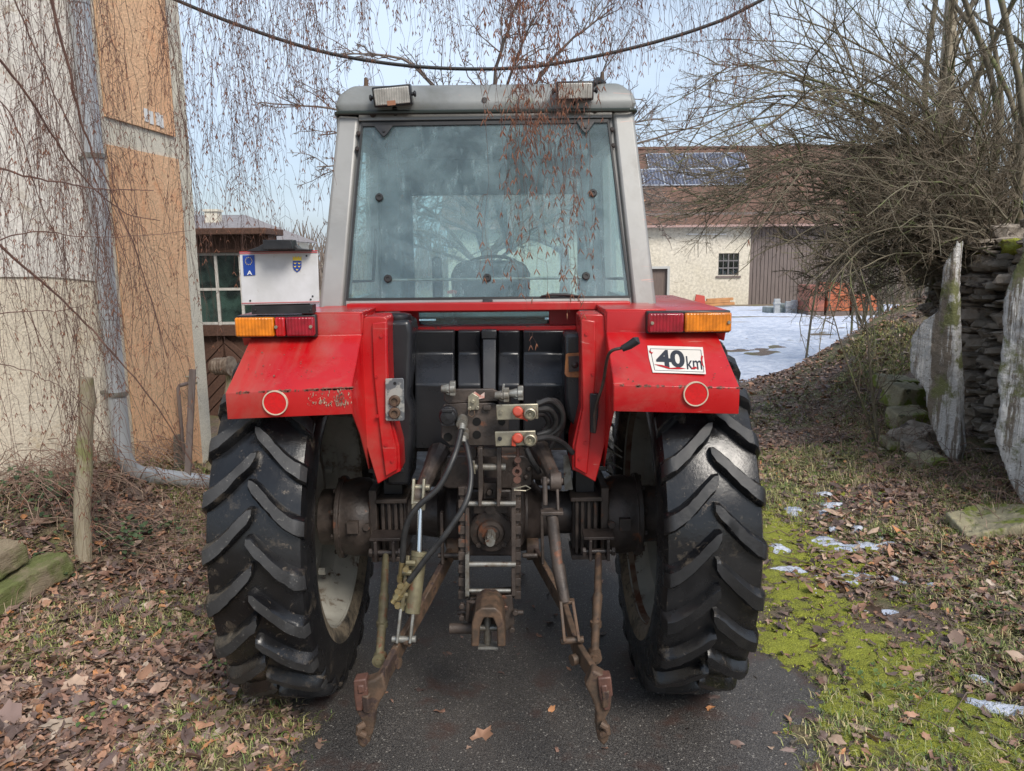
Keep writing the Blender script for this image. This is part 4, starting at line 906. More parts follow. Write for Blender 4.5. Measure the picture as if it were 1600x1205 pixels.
def tyre_mesh(xc, cz, cy, Rr, wd, rimr, lugs, lugh, rot, parent, side):
    # carcass profile from bead to bead, x across, radius
    hw = wd / 2; Rc = Rr - lugh
    prof = [(-hw * .78, rimr), (-hw * .92, rimr + .02), (-hw * 1.0, rimr + (Rc - rimr) * .30), (-hw * 1.03, rimr + (Rc - rimr) * .55), (-hw * 1.0, rimr + (Rc - rimr) * .78), (-hw * .985, Rc - .032), (-hw * .93, Rc - .012),
            (-hw * .72, Rc - .003), (-hw * .36, Rc + .002), (0, Rc + .006)]
    prof = prof + [(-a, r_) for a, r_ in prof[-2::-1]]
    mb = MB(); n = 96; base = []
    for k, (a, r_) in enumerate(prof):
        for j in range(n):
            th = 2 * math.pi * j / n; base.append((xc + a, cy - math.cos(th) * r_, cz + math.sin(th) * r_))
    fs = []; np_ = len(prof)
    mb.v += base
    for k in range(np_ - 1):
        for j in range(n):
            j2 = (j + 1) % n; mb.f.append((k * n + j, k * n + j2, (k + 1) * n + j2, (k + 1) * n + j))
            mb.mi.append(2 if (k < 2 or k >= np_ - 3) else 0)
    # lugs
    def surf(x, th, h):
        ax = abs(x) / hw
        r_ = Rc + .006 - .014 * min(ax, .9) ** 2 - (0 if ax < .9 else (ax - .9) ** 1.3 * .5)
        xx = x if ax < .99 else math.copysign(hw * (.99 + (ax - .99) * .12), x)
        if ax >= .93:   # shoulder: height points partly sideways
            q_ = min((ax - .93) / .45, 1); r2 = r_ + h * (1 - .75 * q_); xx = xx + math.copysign(h * .55 * q_, x)
        else: r2 = r_ + h
        return (xc + xx, cy - math.cos(th) * r2, cz + math.sin(th) * r2)
    S = 13; rl_ = random.Random(lugs * 7 + (1 if side < 0 else 2))
    for sd in (-1, 1):
        for L in range(lugs):
            th0 = 2 * math.pi * (L + (.5 if sd > 0 else 0)) / lugs + rot
            rings = []
            for i in range(S):
                q_ = i / (S - 1); x = sd * hw * (-.05 + q_ * 1.07)
                # seen from behind the centre end is higher than the outer end
                drop = .215 * q_ + .020 * math.sin(q_ * math.pi) - .006 * math.sin(q_ * 2 * math.pi)
                th = th0 - drop
                w = .0205 * (1 - .06 * q_) * (1 + .25 * q_) ; wb_ = w + .012
                hh = lugh
                if i == 0: w *= .55; wb_ *= .6; hh *= .96
                # bar width is measured along the circumference
                k1 = 1.18
                ring = [surf(x, th + s_ * ww * k1 / Rc, hz_) for s_, ww, hz_ in ((-1, wb_, -.012), (-1, w + .004, hh * .72), (-1, w - .003, hh), (1, w - .003, hh), (1, w + .004, hh * .72), (1, wb_, -.012))]
                rings.append([ring[0]] + [(a_ + rl_.gauss(0, .0011), b_ + rl_.gauss(0, .0013), c_ + rl_.gauss(0, .0013)) for a_, b_, c_ in ring[1:5]] + [ring[5]])
            b0 = len(mb.v)
            for rg in rings: mb.v += rg
            for i in range(S - 1):
                for j in range(5):
                    mb.f.append((b0 + i * 6 + j, b0 + i * 6 + j + 1, b0 + (i + 1) * 6 + j + 1, b0 + (i + 1) * 6 + j)); mb.mi.append(1 if j == 2 else 0)
            mb.f.append(tuple(b0 + j for j in range(6))); mb.mi.append(0)
            mb.f.append(tuple(b0 + (S - 1) * 6 + j for j in range(6))); mb.mi.append(0)
    return mb.build('tyre', [m_tyre, m_lugs[0] if side < 0 else m_lugs[1], m_side], parent, smooth=38)
def wheel(side, xc, cy, cz, Rr, wd, rimr, lugs, lugh, rot, disc):
    wh = MB(); x = X0 + xc; y = YA + cy
    # rim barrel, open on both sides, drop centre
    hw = wd / 2; s = -1 if xc < 0 else 1
    prof = [(-hw * .80, rimr + .018), (-hw * .80, rimr - .003), (-hw * .66, rimr - .012), (-hw * .45, rimr - .022), (-hw * .30, rimr - .055), (hw * .25, rimr - .055), (hw * .42, rimr - .022), (hw * .66, rimr - .012), (hw * .80, rimr - .003), (hw * .80, rimr + .018),
            (hw * .84, rimr + .018), (hw * .84, rimr + .002), (hw * .66, rimr + .002), (-hw * .66, rimr + .002), (-hw * .84, rimr + .002), (-hw * .84, rimr + .018)]
    rim = MB(); rim.cur = 0
    rim.lathe((x, y, cz), (1, 0, 0), prof, 72, closed=True)
    k = 72
    for q_ in range(len(prof)):
        if q_ in (0, 1, 15, 14):
            for j in range(k): rim.mi[q_ * k + j] = 1
    inner = -s
    o = rim.build('rim', [m_rim, m_rimrust], T, smooth=40)
    o['label'] = 'grey rim with rust along its edge'
    # dished centre disc, bolted on
    dp = [(s * disc, rimr - .05), (s * (disc - .02), rimr - .10), (s * (disc - .035), rimr - .19), (s * (disc + .01), rimr - .25), (s * (disc + .03), .02), (s * (disc + .045), .02), (s * (disc + .028), rimr - .25), (s * (disc - .018), rimr - .19), (s * (disc - .003), rimr - .09), (s * (disc + .018), rimr - .05)]
    dm = MB().lathe((x, y, cz), (1, 0, 0), dp, 48, closed=True)
    for i in range(8):
        a = i * math.pi / 4 + .3; p = V(x + s * (disc - .04), y + math.cos(a) * (rimr - .145), cz + math.sin(a) * (rimr - .145)); dm.cyl(p, p + V(-s * .03, 0, 0), .018, n=6)
    dm.build('wheel_disc', m_rim, o)
    tyre_mesh(x, cz, y, Rr, wd, rimr, lugs, lugh, rot, o, s)
    return o
for s in (-1, 1):
    o = wheel(s, s * .790, 0, AZ, .745, .345, .475, 24, .038, .06 if s < 0 else .19, .03)
    o.name = 'wheel'
for s in (-1, 1):   # front wheels, mostly hidden
    o = wheel(s, s * .72, 2.15, .50, .50, .27, .30, 18, .025, .1, .03); o.name = 'wheel'

# ---------------- rear axle
axz = .73
for s in (-1, 1):
    mb = MB()
    mb.lathe(W(0, 0, axz), (s, 0, 0), [(.13, .165), (.16, .16), (.22, .105), (.30, .092), (.47, .090)], 32)
    mb.bb(W(s * .345, -.13, axz - .12), W(s * .455, .13, axz + .115))
    mb.build('axle_housing', m_castd, T, bevel=.006)
    mb = MB()   # clamp ribs and bolts on the fender mount
    for k in (.362, .385, .412, .438): mb.bb(W(s * (k - .007), -.155, axz - .13), W(s * (k + .007), -.13, axz + .10))
    mb.bb(W(s * .335, -.17, axz + .10), W(s * .465, .1, axz + .118)).bb(W(s * .34, -.17, axz - .15), W(s * .46, -.0, axz - .13))
    mb.build('axle_clamp', m_cast, T, bevel=.003)
    MB().prism([W(s * .33, -.26, 1.005), W(s * .47, -.26, 1.005), W(s * .47, .2, 1.03), W(s * .33, .2, 1.03)], (0, 0, -.02)).bb(W(s * .36, -.1, axz + .118), W(s * .44, .05, 1.0)).build('fender_bracket', m_black, T, bevel=.003)
    fd = MB()
    fd.lathe(W(0, -.03, axz), (s, 0, 0), [(.485, .12), (.49, .150), (.52, .165), (.565, .168), (.60, .160), (.615, .16), (.615, .175), (.635, .175), (.635, .125), (.66, .12), (.715, .118), (.715, .1)], 40)
    fd.bb(W(s * .46, -.165, axz - .155), W(s * .492, .15, axz + .155))
    hd = fd.build('final_drive', m_cast, T, bevel=.004)
    bt = MB()
    for i in range(10):
        a = i * math.pi / 5 + .2; p = W(s * .612, -.03 + math.cos(a) * .158, axz + math.sin(a) * .158); bt.cyl(p, p + V(s * .034, 0, 0), .011, n=6)
    for i in range(6):
        a = -2.3 + i * .45; p = W(s * (.50), -.205, axz + .13 - i * .05)
    bt.bb(W(s * .53, -.215, axz - .01), W(s * .575, -.19, axz + .04)); bt.cyl(W(s * .50, -.17, axz + .01), W(s * .50, -.20, axz + .01), .016, n=6)
    bt.each('bolt', m_cast, hd)

# ---------------- fenders
FX0, FX1 = .447, .872
for s in (-1, 1):
    mb = MB()
    dz = -.010 * 1
    P = lambda x, y, z: W(s * x, y, z)
    rows = [(-.615, 1.297, 0), (-.617, 1.387, 0), (-.407, 1.541, -.030), (-.400, 1.545, .008), (-.407, 1.622, .010), (.55, 1.628, .01), (.85, 1.52, .01), (1.02, 1.25, .01)]
    vs = []; fs = []
    for (y, z, dx) in rows:
        drop = .014 if y < -.6 else 0
        vs += [P(FX0, y, z), P(FX1 + dx, y, z - drop)]
    for i in range(len(rows) - 1): fs.append((2 * i, 2 * i + 1, 2 * i + 3, 2 * i + 2))
    mb.add(vs, fs)
    # outer rolled lip and inner side plate
    for i in range(len(rows) - 1):
        y, z, dx = rows[i]; y2, z2, dx2 = rows[i + 1]
        d1 = .014 if y < -.6 else 0; d2 = .014 if y2 < -.6 else 0
        mb.add([P(FX1 + dx, y, z - d1), P(FX1 + dx2, y2, z2 - d2), P(FX1 + dx2 - .002, y2 + (.012 if y2 < 0 else 0), z2 - .035 - d2), P(FX1 + dx - .002, y + (.02 if y < 0 else 0), z - (.02 if i else 0) - d1)], [(0, 1, 2, 3)])
    ip = [P(FX0, y, z) for y, z, dx in rows] + [P(FX0, .95, 1.05), P(FX0 - .0, .45, 1.0), P(FX0, -.10, 1.0), P(FX0, -.36, 1.03), P(FX0, -.50, 1.20)]
    mb.add(ip, [tuple(range(len(ip)))])
    f = mb.build('fender', m_red, T, solid=.004, bevel=.002, smooth=20)
    # inner column
    col = [(567, 498), (572, 495), (601, 495), (605, 499), (606, 560), (609, 640), (624, 697), (626, 737), (615, 742), (590, 757), (573, 700), (556, 640), (556, 590)]
    cp = [sided(at(a, b_, 2.80), s) for a, b_ in col]
    mb = MB().prism(cp, (0, .20, 0))
    mb.bar(sided(at(600, 500, 2.99), s), sided(at(621, 740, 2.99), s), .004, .5, (1, 0, 0)) if False else None
    # pressed ridge
    rg = [sided(at(a, b_, 2.795), s) for a, b_ in ((582, 505), (604, 502), (606, 640), (620, 700), (622, 733), (603, 744), (590, 640), (584, 580))]
    mb.prism([p for p in rg], (0, -.010, 0))
    mb.build('fender_strut', m_red, f, bevel=.004)
    mb = MB()
    for (a, b_) in ((596, 525), (588, 588), (590, 650), (603, 695), (613, 720)):
        p = sided(at(a, b_, 2.786), s); mb.cyl(p, p + V(0, -.006, 0), .007, n=6)
    mb.each('rivet', m_reddark, f)
    # round reflector
    pr_ = (431, 629) if s < 0 else (1086.5, 615)
    p = onplane(*pr_, W(0, -.6175, 1.34), (0, 1, 0))
    rf = MB().lathe(p, (0, -1, 0), [(0, .041), (.006, .041), (.009, .038), (.009, .0)], 40).build('reflector', m_reflector, f)
    MB().lathe(p, (0, -1, 0), [(0, .0425), (.011, .0425), (.011, .0385), (0, .0385)], 40, closed=True).build('ring', m_ringw, rf)
    # tail light
    zc = (1.541 + 1.622) / 2 + .002
    if s < 0: x0, x1, cuts = -.600, -.885, ((-.600, -.703, m_redlens), (-.703, -.742, m_redlens2), (-.742, -.885, m_orange))
    else: x0, x1, cuts = .585, .885, ((.585, .715, m_redlens), (.715, .885, m_orange))
    tl = MB().bb(W(x0, -.405, zc - .040), W(x1, -.435, zc + .040)).build('tail_light', m_black, f, bevel=.004)
    for a, b_, mt in cuts: MB().bb(W(a - (.002 if s < 0 else -.002), -.434, zc - .034), W(b_ + (.002 if s < 0 else -.002), -.462, zc + .034)).build('lens', mt, tl, bevel=.006)
    sc_ = MB()
    for xx_ in ((-.612, -.735) if s < 0 else (.600, .872)):
        sc_.cyl(W(xx_, -.46, zc), W(xx_, -.468, zc), .006, n=8)
    sc_.each('screw', m_zinc, tl)
# chipped edge: bare patches where paint has gone
# ---- 40 km sign on the right fender slope
pn0 = W(0, -.617, 1.387); slope_n = Vector((0, -(1.541 - 1.387), .21)).normalized(); slope_n = Vector((0, -.154, .21)).normalized()
def fslope(px, py, lift=.004): return onplane(px, py, pn0 + slope_n * lift, slope_n)
Rf = [o for o in T.children if o.name.startswith('fender') and 'bracket' not in o.name][1]
sg = [fslope(a, b_, .0035) for a, b_ in ((1011.5, 540.5), (1050, 541.5), (1098, 543), (1100, 560), (1103, 585), (1060, 583.5), (1020, 582.5), (1014, 560))]
sign = MB().prism(sg, slope_n * .0012).build('speed_sign', M('chipped_white_sticker', (.66, .64, .60), (.60, .57, .52), 10, r=.45, spots=((.40, .03, .025), 20, .74, .015)), Rf)
bd = MB(); inn = [fslope(a, b_, .0052) for a, b_ in ((1016, 545), (1095, 547), (1100, 581.5), (1023, 578.5))]
for i in range(4): bd.bar(inn[i], inn[(i + 1) % 4], .0018, .0006, slope_n)
bd.build('border', m_letter, sign)
def text_on(s, px0, px1, pyt, pyb, plane, parent, mat, name='lettering', bold=0, squash=None, normal=None):
    cu = bpy.data.curves.new('txt', 'FONT'); cu.body = s; cu.size = 1; cu.extrude = .0; cu.offset = bold
    ob = bpy.data.objects.new('txt', cu); C.objects.link(ob); dg = bpy.context.evaluated_depsgraph_get(); me = bpy.data.meshes.new_from_object(ob.evaluated_get(dg))
    xs = [v.co.x for v in me.vertices]; ys = [v.co.y for v in me.vertices]; a0, a1, b0, b1 = min(xs), max(xs), min(ys), max(ys)
    A_, B_, D_ = plane(px0, pyb), plane(px1, pyb), plane(px0, pyt)
    mb = MB(); mb.add([A_ + (B_ - A_) * ((v.co.x - a0) / (a1 - a0)) + (D_ - A_) * ((v.co.y - b0) / (b1 - b0)) for v in me.vertices], [tuple(p.vertices) for p in me.polygons])
    bpy.data.objects.remove(ob); bpy.data.curves.remove(cu)
    return mb.build(name, mat, parent, smooth=0, solid=.0006)
text_on('40', 1025, 1070, 547, 574, lambda a, b_: fslope(a + (b_ - 560) * .10, b_ + (a - 1045) * .02, .0058), sign, m_letter, bold=.035)
text_on('km', 1072, 1096, 556, 576.5, lambda a, b_: fslope(a + (b_ - 560) * .10, b_ + (a - 1045) * .02, .0058), sign, m_letter, bold=.008)
# chips of red showing through the sticker
cm = MB()
for pl in (((1022, 569), (1035, 570.5), (1048, 575), (1060, 574), (1072, 576), (1060, 577), (1045, 576.5), (1030, 572)), ((1014, 547), (1019, 551), (1021, 549.5), (1019, 553), (1015, 551)), ((1096, 555), (1098.5, 557), (1097, 566), (1100.5, 574), (1096.5, 570), (1095, 560)), ((1080, 575), (1087, 573), (1090, 575.5), (1082, 577))):
    cm.prism([fslope(a, b_, .0064) for a, b_ in pl], slope_n * .0003)
cm.build('chips', m_reddark, sign, smooth=0)
# scrape marks on the left fender edge
mb = MB()
rs = random.Random(5)
for i in range(150):
    cx = min(551, rs.choice((rs.gauss(536, 8), rs.gauss(532, 5), rs.gauss(503, 9), rs.uniform(480, 550)))); cy = rs.triangular(606, 636, 632)
    r_ = .35 + 1.3 * rs.random() ** 2.2; pts = []
    for k in range(6):
        a = k * math.pi / 3; pts.append(onplane(cx + math.cos(a) * r_ * rs.uniform(.2, 1.3), cy + math.sin(a) * r_ * 2.0 * rs.uniform(.5, 1.4), W(0, -.6205, 1.34), (0, 1, 0)))
    mb.prism(pts, (0, -.0004, 0))
Lf = [o for o in T.children if o.name.startswith('fender') and 'bracket' not in o.name][0]
mb.build('paint_chips', M('bare_primer', (.50, .36, .26), (.16, .07, .05), 30, r=.7), Lf, smooth=0)
mb = MB()
for i in range(60):
    side = rs.random() < .7; cx = rs.uniform(420, 553) if side else rs.uniform(965, 1160)
    base_y = (606 - (cx - 362) * .047) if side else 597
    p0 = fslope(cx, base_y, .0035); w = rs.uniform(.002, .014)
    mb.add([p0 + V(-w, -.002, -.003), p0 + V(w, -.002, -.003), p0 + V(w * .6, .004, .006 * rs.random() + .002), p0 + V(-w * .4, .003, .004)], [(0, 1, 2, 3)]) if False else None
mb = MB()
for i in range(120):
    left = rs.random() < .72; cx = rs.gauss(535, 22) if (left and rs.random() < .5) else (rs.uniform(372, 553) if left else rs.uniform(966, 1160))
    if left and cx > 553: cx = rs.uniform(450, 552)
    p0 = onplane(cx, 600, pn0, slope_n); p0 = V(p0.x, YA - .6172, 1.387 - (.0 if abs(p0.x - X0) < .6 else .014 * (abs(p0.x - X0) - .447) / .425) )
    p0.z = 1.387 - .014 * (abs(p0.x - X0) - .447) / .425; w = rs.uniform(.001, .009) * (1.8 if rs.random() < .15 else 1); up_ = rs.uniform(.001, .006); dn_ = rs.uniform(.0, .004)
    A_ = p0 + slope_n * .0026; B_ = V(p0.x, p0.y - .0026, p0.z); e_ = V(0, .21, .154).normalized()
    mb.add([A_ + V(-w, 0, 0), A_ + V(w * rs.uniform(.4, 1), 0, 0), A_ + V(w * rs.uniform(0, .8), 0, 0) + e_ * up_, A_ + V(-w * rs.uniform(0, .8), 0, 0) + e_ * up_ * rs.uniform(.5, 1.2)], [(0, 1, 2, 3)])
    mb.add([B_ + V(-w * .8, 0, .001), B_ + V(w * .8, 0, .001), B_ + V(w * rs.uniform(0, .7), 0, -dn_ - .001), B_ + V(-w * rs.uniform(0, .7), 0, -dn_ - .0015)], [(0, 1, 2, 3)])
for i in range(60):   # loose flakes on the flat sheet
    left = rs.random() < .5; cx = rs.uniform(380, 550) if left else rs.uniform(966, 1150); cy = rs.uniform(535, 600)
    if not left and 1005 < cx < 1110: continue
    r_ = rs.uniform(.4, 1.5); pts = [fslope(cx + math.cos(k) * r_ * rs.uniform(.5, 1.5), cy + math.sin(k) * r_ * rs.uniform(.5, 1.2), .0024) for k in (0, 1.2, 2.4, 3.6, 4.8)]; mb.add(pts, [(0, 1, 2, 3, 4)])
mb.build('edge_rust', M('edge_rust', (.07, .03, .02), (.20, .10, .07), 120, r=.8), Lf, smooth=0, kind='stuff')
# ---- number plate
pl = [at(374, 394, 2.74), at(496, 392, 2.74), at(499, 474, 2.74), at(378, 477, 2.74)]
plate = MB().prism(pl, (0, .006, 0)).build('number_plate', M('plate_white', (.62, .62, .64), (.50, .50, .50), 7, r=.35, spots=((.34, .31, .27), 13, .63, .10), bump=.05, bscale=60), T, bevel=.002)
mb = MB()
PP = lambda a, b_, l=.002: at(a, b_, 2.74 - l)
for pa, pb in (((374, 396.5), (496, 394.5)), ((377.5, 474), (499, 471.5))): mb.bar(PP(*pa), PP(*pb), .001, .0022, (0, 0, 1))
for pa, pb in (((374, 394), (496, 392)),): mb.bar(PP(*pa), PP(*pb), .001, .003, (0, 0, 1))
mb.build('red_line', m_redprint, plate)
bl = MB().prism([PP(379, 399), PP(397.5, 398.6), PP(399, 430), PP(381, 431)], (0, -.0008, 0)).build('blue_band', m_blueband, plate)
text_on('A', 386, 394, 423, 429.5, lambda a, b_: PP(a, b_, .0036), bl, m_white, bold=.02)
mb = MB()
for k in range(12):
    a = k * math.pi / 6; q_ = PP(388.5 + 5.2 * math.cos(a), 408 + 5.6 * math.sin(a), .003); mb.lathe(q_, (0, -1, 0), [(0, .0016), (.0006, .0016)], 5)
mb.build('stars', m_yellow, bl, smooth=0)
sh = MB().prism([PP(457.5, 408), PP(471, 408), PP(471, 417), PP(469, 422), PP(464.3, 425.5), PP(459.5, 422), PP(457.5, 417)], (0, -.0008, 0)).build('emblem', m_blueband, plate)
mb = MB()
for (a, b_) in ((461, 411), (467.5, 411), (461, 416), (467.5, 416), (464.3, 421)): mb.prism([PP(a - 2.2, b_ - .8, .003), PP(a, b_ + .2, .003), PP(a + 2.2, b_ - .8, .003), PP(a + 1, b_ + 1.6, .003), PP(a - 1, b_ + 1.6, .003)], (0, -.0005, 0))
mb.prism([PP(457.5, 407, .002), PP(471, 407, .002), PP(471, 400, .002), PP(468.5, 403, .002), PP(466.5, 400, .002), PP(464.3, 403, .002), PP(462, 400, .002), PP(460, 403, .002), PP(457.5, 400, .002)], (0, -.0008, 0))
mb.build('gold_charges', m_yellow, sh, smooth=0)
mb = MB()
for a, b_ in ((479, 400), (488.5, 463), (485.5, 468), (391, 470)): mb.cyl(PP(a, b_, 0), PP(a, b_, .002), .0035, n=10)
mb.each('mounting_hole', m_black, plate)
pb0, pb1 = at(393, 477, 2.75), at(489, 490, 2.75)
mb = MB().bb((pb0.x, 2.745, pb1.z), (pb1.x, 2.80, pb0.z)).bb((pb0.x + .01, 2.748, pb0.z), (pb1.x - .01, 2.76, pb0.z + .19))
for a in (399, 485): q_ = at(a, 485, 2.744); mb.cyl(q_, q_ + V(0, -.004, 0), .004, n=8)
mb.build('plate_bracket', m_black, T, bevel=.002)
mb = MB().prism([at(386, 391.5, 2.70), at(402, 386, 2.70), at(413, 380, 2.70), at(456, 379, 2.70), at(466, 388, 2.70), at(484, 389.5, 2.70), at(484, 392, 2.70), at(386, 393.5, 2.70)], (0, .05, 0))
q0, q1 = at(411, 390, 2.655), at(455, 374.5, 2.655); mb.bb((q0.x, 2.655, q0.z), (q1.x, 2.72, q1.z)); mb.build('plate_lamp', m_black, T, bevel=.006)

# ---------------- cab
YB, YT = 3.15, 3.35
def cabp(px, py, t_=0):   # on the raked rear plane of the cab
    n = Vector((0, 2.404 - 1.603, -(YT - YB))).normalized(); p0 = Vector((0, YB - t_, 1.603)); return onplane(px, py, p0, n)
NB = Vector((0, -(2.404 - 1.603), (YT - YB))).normalized()    # outward normal (towards the camera and up)
zr = 2.40
# rear pillars
for s, pxs in ((-1, ((497, 486), (535, 486), (561, 182), (527.5, 180))), (1, ((1027, 481), (990, 481), (957, 174), (990.5, 172)))):
    q_ = [cabp(a, b_) for a, b_ in pxs]
    dn = V(0, .10, 0)
    mb = MB().prism(q_, (0, .16, 0)); mb.build('cab_pillar', m_silver, T, bevel=.014, segs=3)
    # channel between pillar and window
    ch_ = ((535, 484), (544, 484), (566, 184), (560, 183)) if s < 0 else ((990, 479), (981, 479), (951, 178), (958, 177))
    MB().prism([cabp(a, b_, -.02) for a, b_ in ch_], (0, .05, 0)).build('window_channel', M('grey_channel', (.17, .17, .17), (.22, .22, .21), 9, r=.5), T, bevel=.003)
# roof rear rail
MB().prism([cabp(a, b_) for a, b_ in ((560, 178), (560, 189), (957, 184), (957, 173))], (0, .08, 0)).build('cab_rail', m_silver, T, bevel=.004)
MB().prism([cabp(a, b_, .012) for a, b_ in ((540, 470), (540, 481), (984, 476), (984, 465))], (0, .08, 0)).build('cab_sill', m_silver, T, bevel=.004)
# roof cap (rounded) and dark trim
xl_, xr_ = cabp(524, 176).x, cabp(994, 172).x; xm = (xl_ + xr_) / 2; hwr = (xr_ - xl_) / 2
zt0 = cabp(758, 176).z; ztop = at(758, 134, 3.42).z
mb = MB(); rings = []
for (ins, z_) in ((.010, zt0 + .005), (0, zt0 + .03), (.004, zt0 + .045), (.014, zt0 + .075), (.050, ztop - .010), (.062, ztop - .002), (.16, ztop + .002)):
    y0_, y1_ = YT - .02 + ins * 1.0, YT + 1.52 - ins; xx0, xx1 = xm - hwr + ins, xm + hwr - ins; c_ = .03; pts = []
    for (cx, cy, a0) in ((xx1 - c_, y0_ + c_, -90), (xx1 - c_, y1_ - c_, 0), (xx0 + c_, y1_ - c_, 90), (xx0 + c_, y0_ + c_, 180)):
        for k in range(5): a = R(a0 + k * 22.5); pts.append((cx + c_ * math.cos(a), cy + c_ * math.sin(a), z_))
    rings.append(pts)
nv = 20; vs = [p for r_ in rings for p in r_]; fs = []
for i in range(len(rings) - 1):
    for j in range(nv): fs.append((i * nv + j, i * nv + (j + 1) % nv, (i + 1) * nv + (j + 1) % nv, (i + 1) * nv + j))
fs.append(tuple(range(nv))[::-1]); fs.append(tuple((len(rings) - 1) * nv + j for j in range(nv)))
roof = mb.add(vs, fs).build('roof', m_roofp, T, smooth=45)
pts = [Vector(p) for p in rings[0]]; pts = [V(xm + (p.x - xm) * 1.012, p.y - .012 if p.y < 4 else p.y + .01, zt0) for p in pts]
MB().tube(pts + [pts[0]], .009, 8).build('roof_trim', M('trim_rubber', (.022, .03, .024), r=.4), roof)
mb = MB(); q_ = at(757, 160, 3.335); mb.lathe(q_ + V(0, .03, 0), (0, -1, .25), [(0, .016), (.02, .016), (.03, .011), (.036, .012), (.036, 0)], 14)
for a, b_ in ((583, 179), (930, 172)): q_ = cabp(a, b_, .001); mb.lathe(q_ + V(0, .01, 0), (0, -1, 0), [(0, .014), (.016, .013), (.020, .008), (.020, 0)], 12)
for a, b_ in ((561, 209), (559, 233), (956, 203), (958, 228)): q_ = cabp(a, b_, .0); mb.lathe(q_ + V(0, .01, 0), (0, -1, 0), [(0, .010), (.022, .010), (.026, .006), (.026, 0)], 10)
mb.each('cab_bolt', m_castd, T)
# stubs on the roof
mb = MB()
for a, b_ in ((572, 128), (941, 119)): q_ = at(a, b_, 3.46); MB().lathe(V(q_.x, q_.y, ztop - .02), (0, 0, 1), [(0, .018), (.03, .016), (.035, .010), (.035 + max(.01, q_.z - ztop), .008), (.04 + max(.01, q_.z - ztop), 0)], 12).build('roof_stub', m_rust, roof)
# work lamps
for (a0, a1, b0, b1, tilt) in ((583, 642, 133, 167, R(4.5)), (869.5, 928, 126, 158, R(.5))):
    Yl = 3.27; pa, pb = at(a0, b1, Yl), at(a1, b0, Yl); cx, cz_ = (pa.x + pb.x) / 2, (pa.z + pb.z) / 2; w_, h_ = (pb.x - pa.x), (pb.z - pa.z) - .004
    rt_ = Matrix.Rotation(-tilt, 3, 'Y') @ Matrix.Rotation(R(12), 3, 'X')
    c0_ = V(cx, Yl, cz_)
    lm = MB().box(c0_ + rt_ @ V(0, .03, 0), (w_, .06, h_), rt_).box(c0_ + rt_ @ V(0, .07, -.002), (w_ * .7, .05, h_ * .7), rt_).cyl(c0_ + V(0, .06, -h_ * .4), c0_ + V(0, .09, -h_ * .75), .01)
    lm.cyl(c0_ + rt_ @ V(-w_ / 2 - .018, .025, 0), c0_ + rt_ @ V(w_ / 2 + .018, .025, 0), .007).cyl(c0_ + rt_ @ V(w_ / 2 + .008, .025, 0), c0_ + rt_ @ V(w_ / 2 + .018, .025, 0), .014, n=8).cyl(c0_ + rt_ @ V(-w_ / 2 - .008, .025, 0), c0_ + rt_ @ V(-w_ / 2 - .018, .025, 0), .014, n=8)
    lo = lm.build('work_lamp', m_black, T, bevel=.006)
    me_ = MB().box(c0_ + rt_ @ V(0, -.003, 0), (w_ - .014, .010, h_ - .014), rt_); me_.build('lens', m_clear, lo, bevel=.004)
    if a0 < 700: MB().box(c0_ + rt_ @ V(-.005, -.0092, -h_ * .33), (.034, .002, .018), rt_).build('mark', M('faded_orange_sticker', (.42, .2, .12), r=.5), lo)
q_ = at(935, 127, 3.36); MB().tube([q_ + V(-.02, 0, -.01), q_ + V(.0, .02, .01), q_ + V(.03, .05, 0)], .012, 8).build('lamp_cable', m_hose, T)
# rear window
wc = [(566, 196), (950, 190), (984, 464.5), (542.5, 468.5)]
g1 = [cabp(a, b_, .006) for a, b_ in wc]
rw = MB().prism(g1, NB * -.005).build('rear_window', m_glass, T, label='tinted rear window with condensation on the glass')
sl = MB()
for i, (pa, pb, w_) in enumerate(((wc[0], wc[1], .014), (wc[1], wc[2], .008), (wc[2], wc[3], .010), (wc[3], wc[0], .008))):
    sl.bar(cabp(*pa, .004), cabp(*pb, .004), w_, .016, NB)
sl.prism([cabp(a, b_, -.01) for a, b_ in ((562, 188), (956, 183), (951, 193), (566, 198))], (0, .02, 0))
sl.build('window_seal', m_rubber, rw)
for tri in (((584, 197), (615, 196.5), (605, 211), (600, 215.5), (596, 212)), ((900, 191), (930, 190.5), (919, 206), (914.5, 209.5), (910, 206))):
    h_ = MB().prism([cabp(a, b_, .012) for a, b_ in tri], NB * .009); c_ = cabp(sum(a for a, b_ in tri) / 5, sum(b_ for a, b_ in tri) / 5 - 1, .02); h_.lathe(c_, NB, [(0, .006), (.006, .006), (.006, 0)], 8)
    h_.build('hinge', m_black, rw, bevel=.002)
for a, b_ in ((593, 309), (926.5, 302.5), (606.5, 436), (761.5, 434.5), (915.5, 432)):
    MB().lathe(cabp(a, b_, .007), NB, [(0, .0165), (.008, .0165), (.011, .013), (.011, .007), (.007, .006), (.007, 0)], 20).build('glass_bolt', m_rubber, rw)
MB().tube([cabp(606, 438, -.03), cabp(915, 434, -.03)], .006, 8).build('grab_rod', m_steelpale, rw)
MB().tube([cabp(845, 463, .018), cabp(862, 460.5, .02), cabp(885, 460.5, .02), cabp(908, 463, .018)], [.003, .006, .006, .003], 8).build('wiper', m_rubber, rw)
MB().prism([cabp(a, b_, .014) for a, b_ in ((754, 469), (770, 469), (769, 476), (755, 476))], NB * .02).build('latch', m_black, rw, bevel=.003)
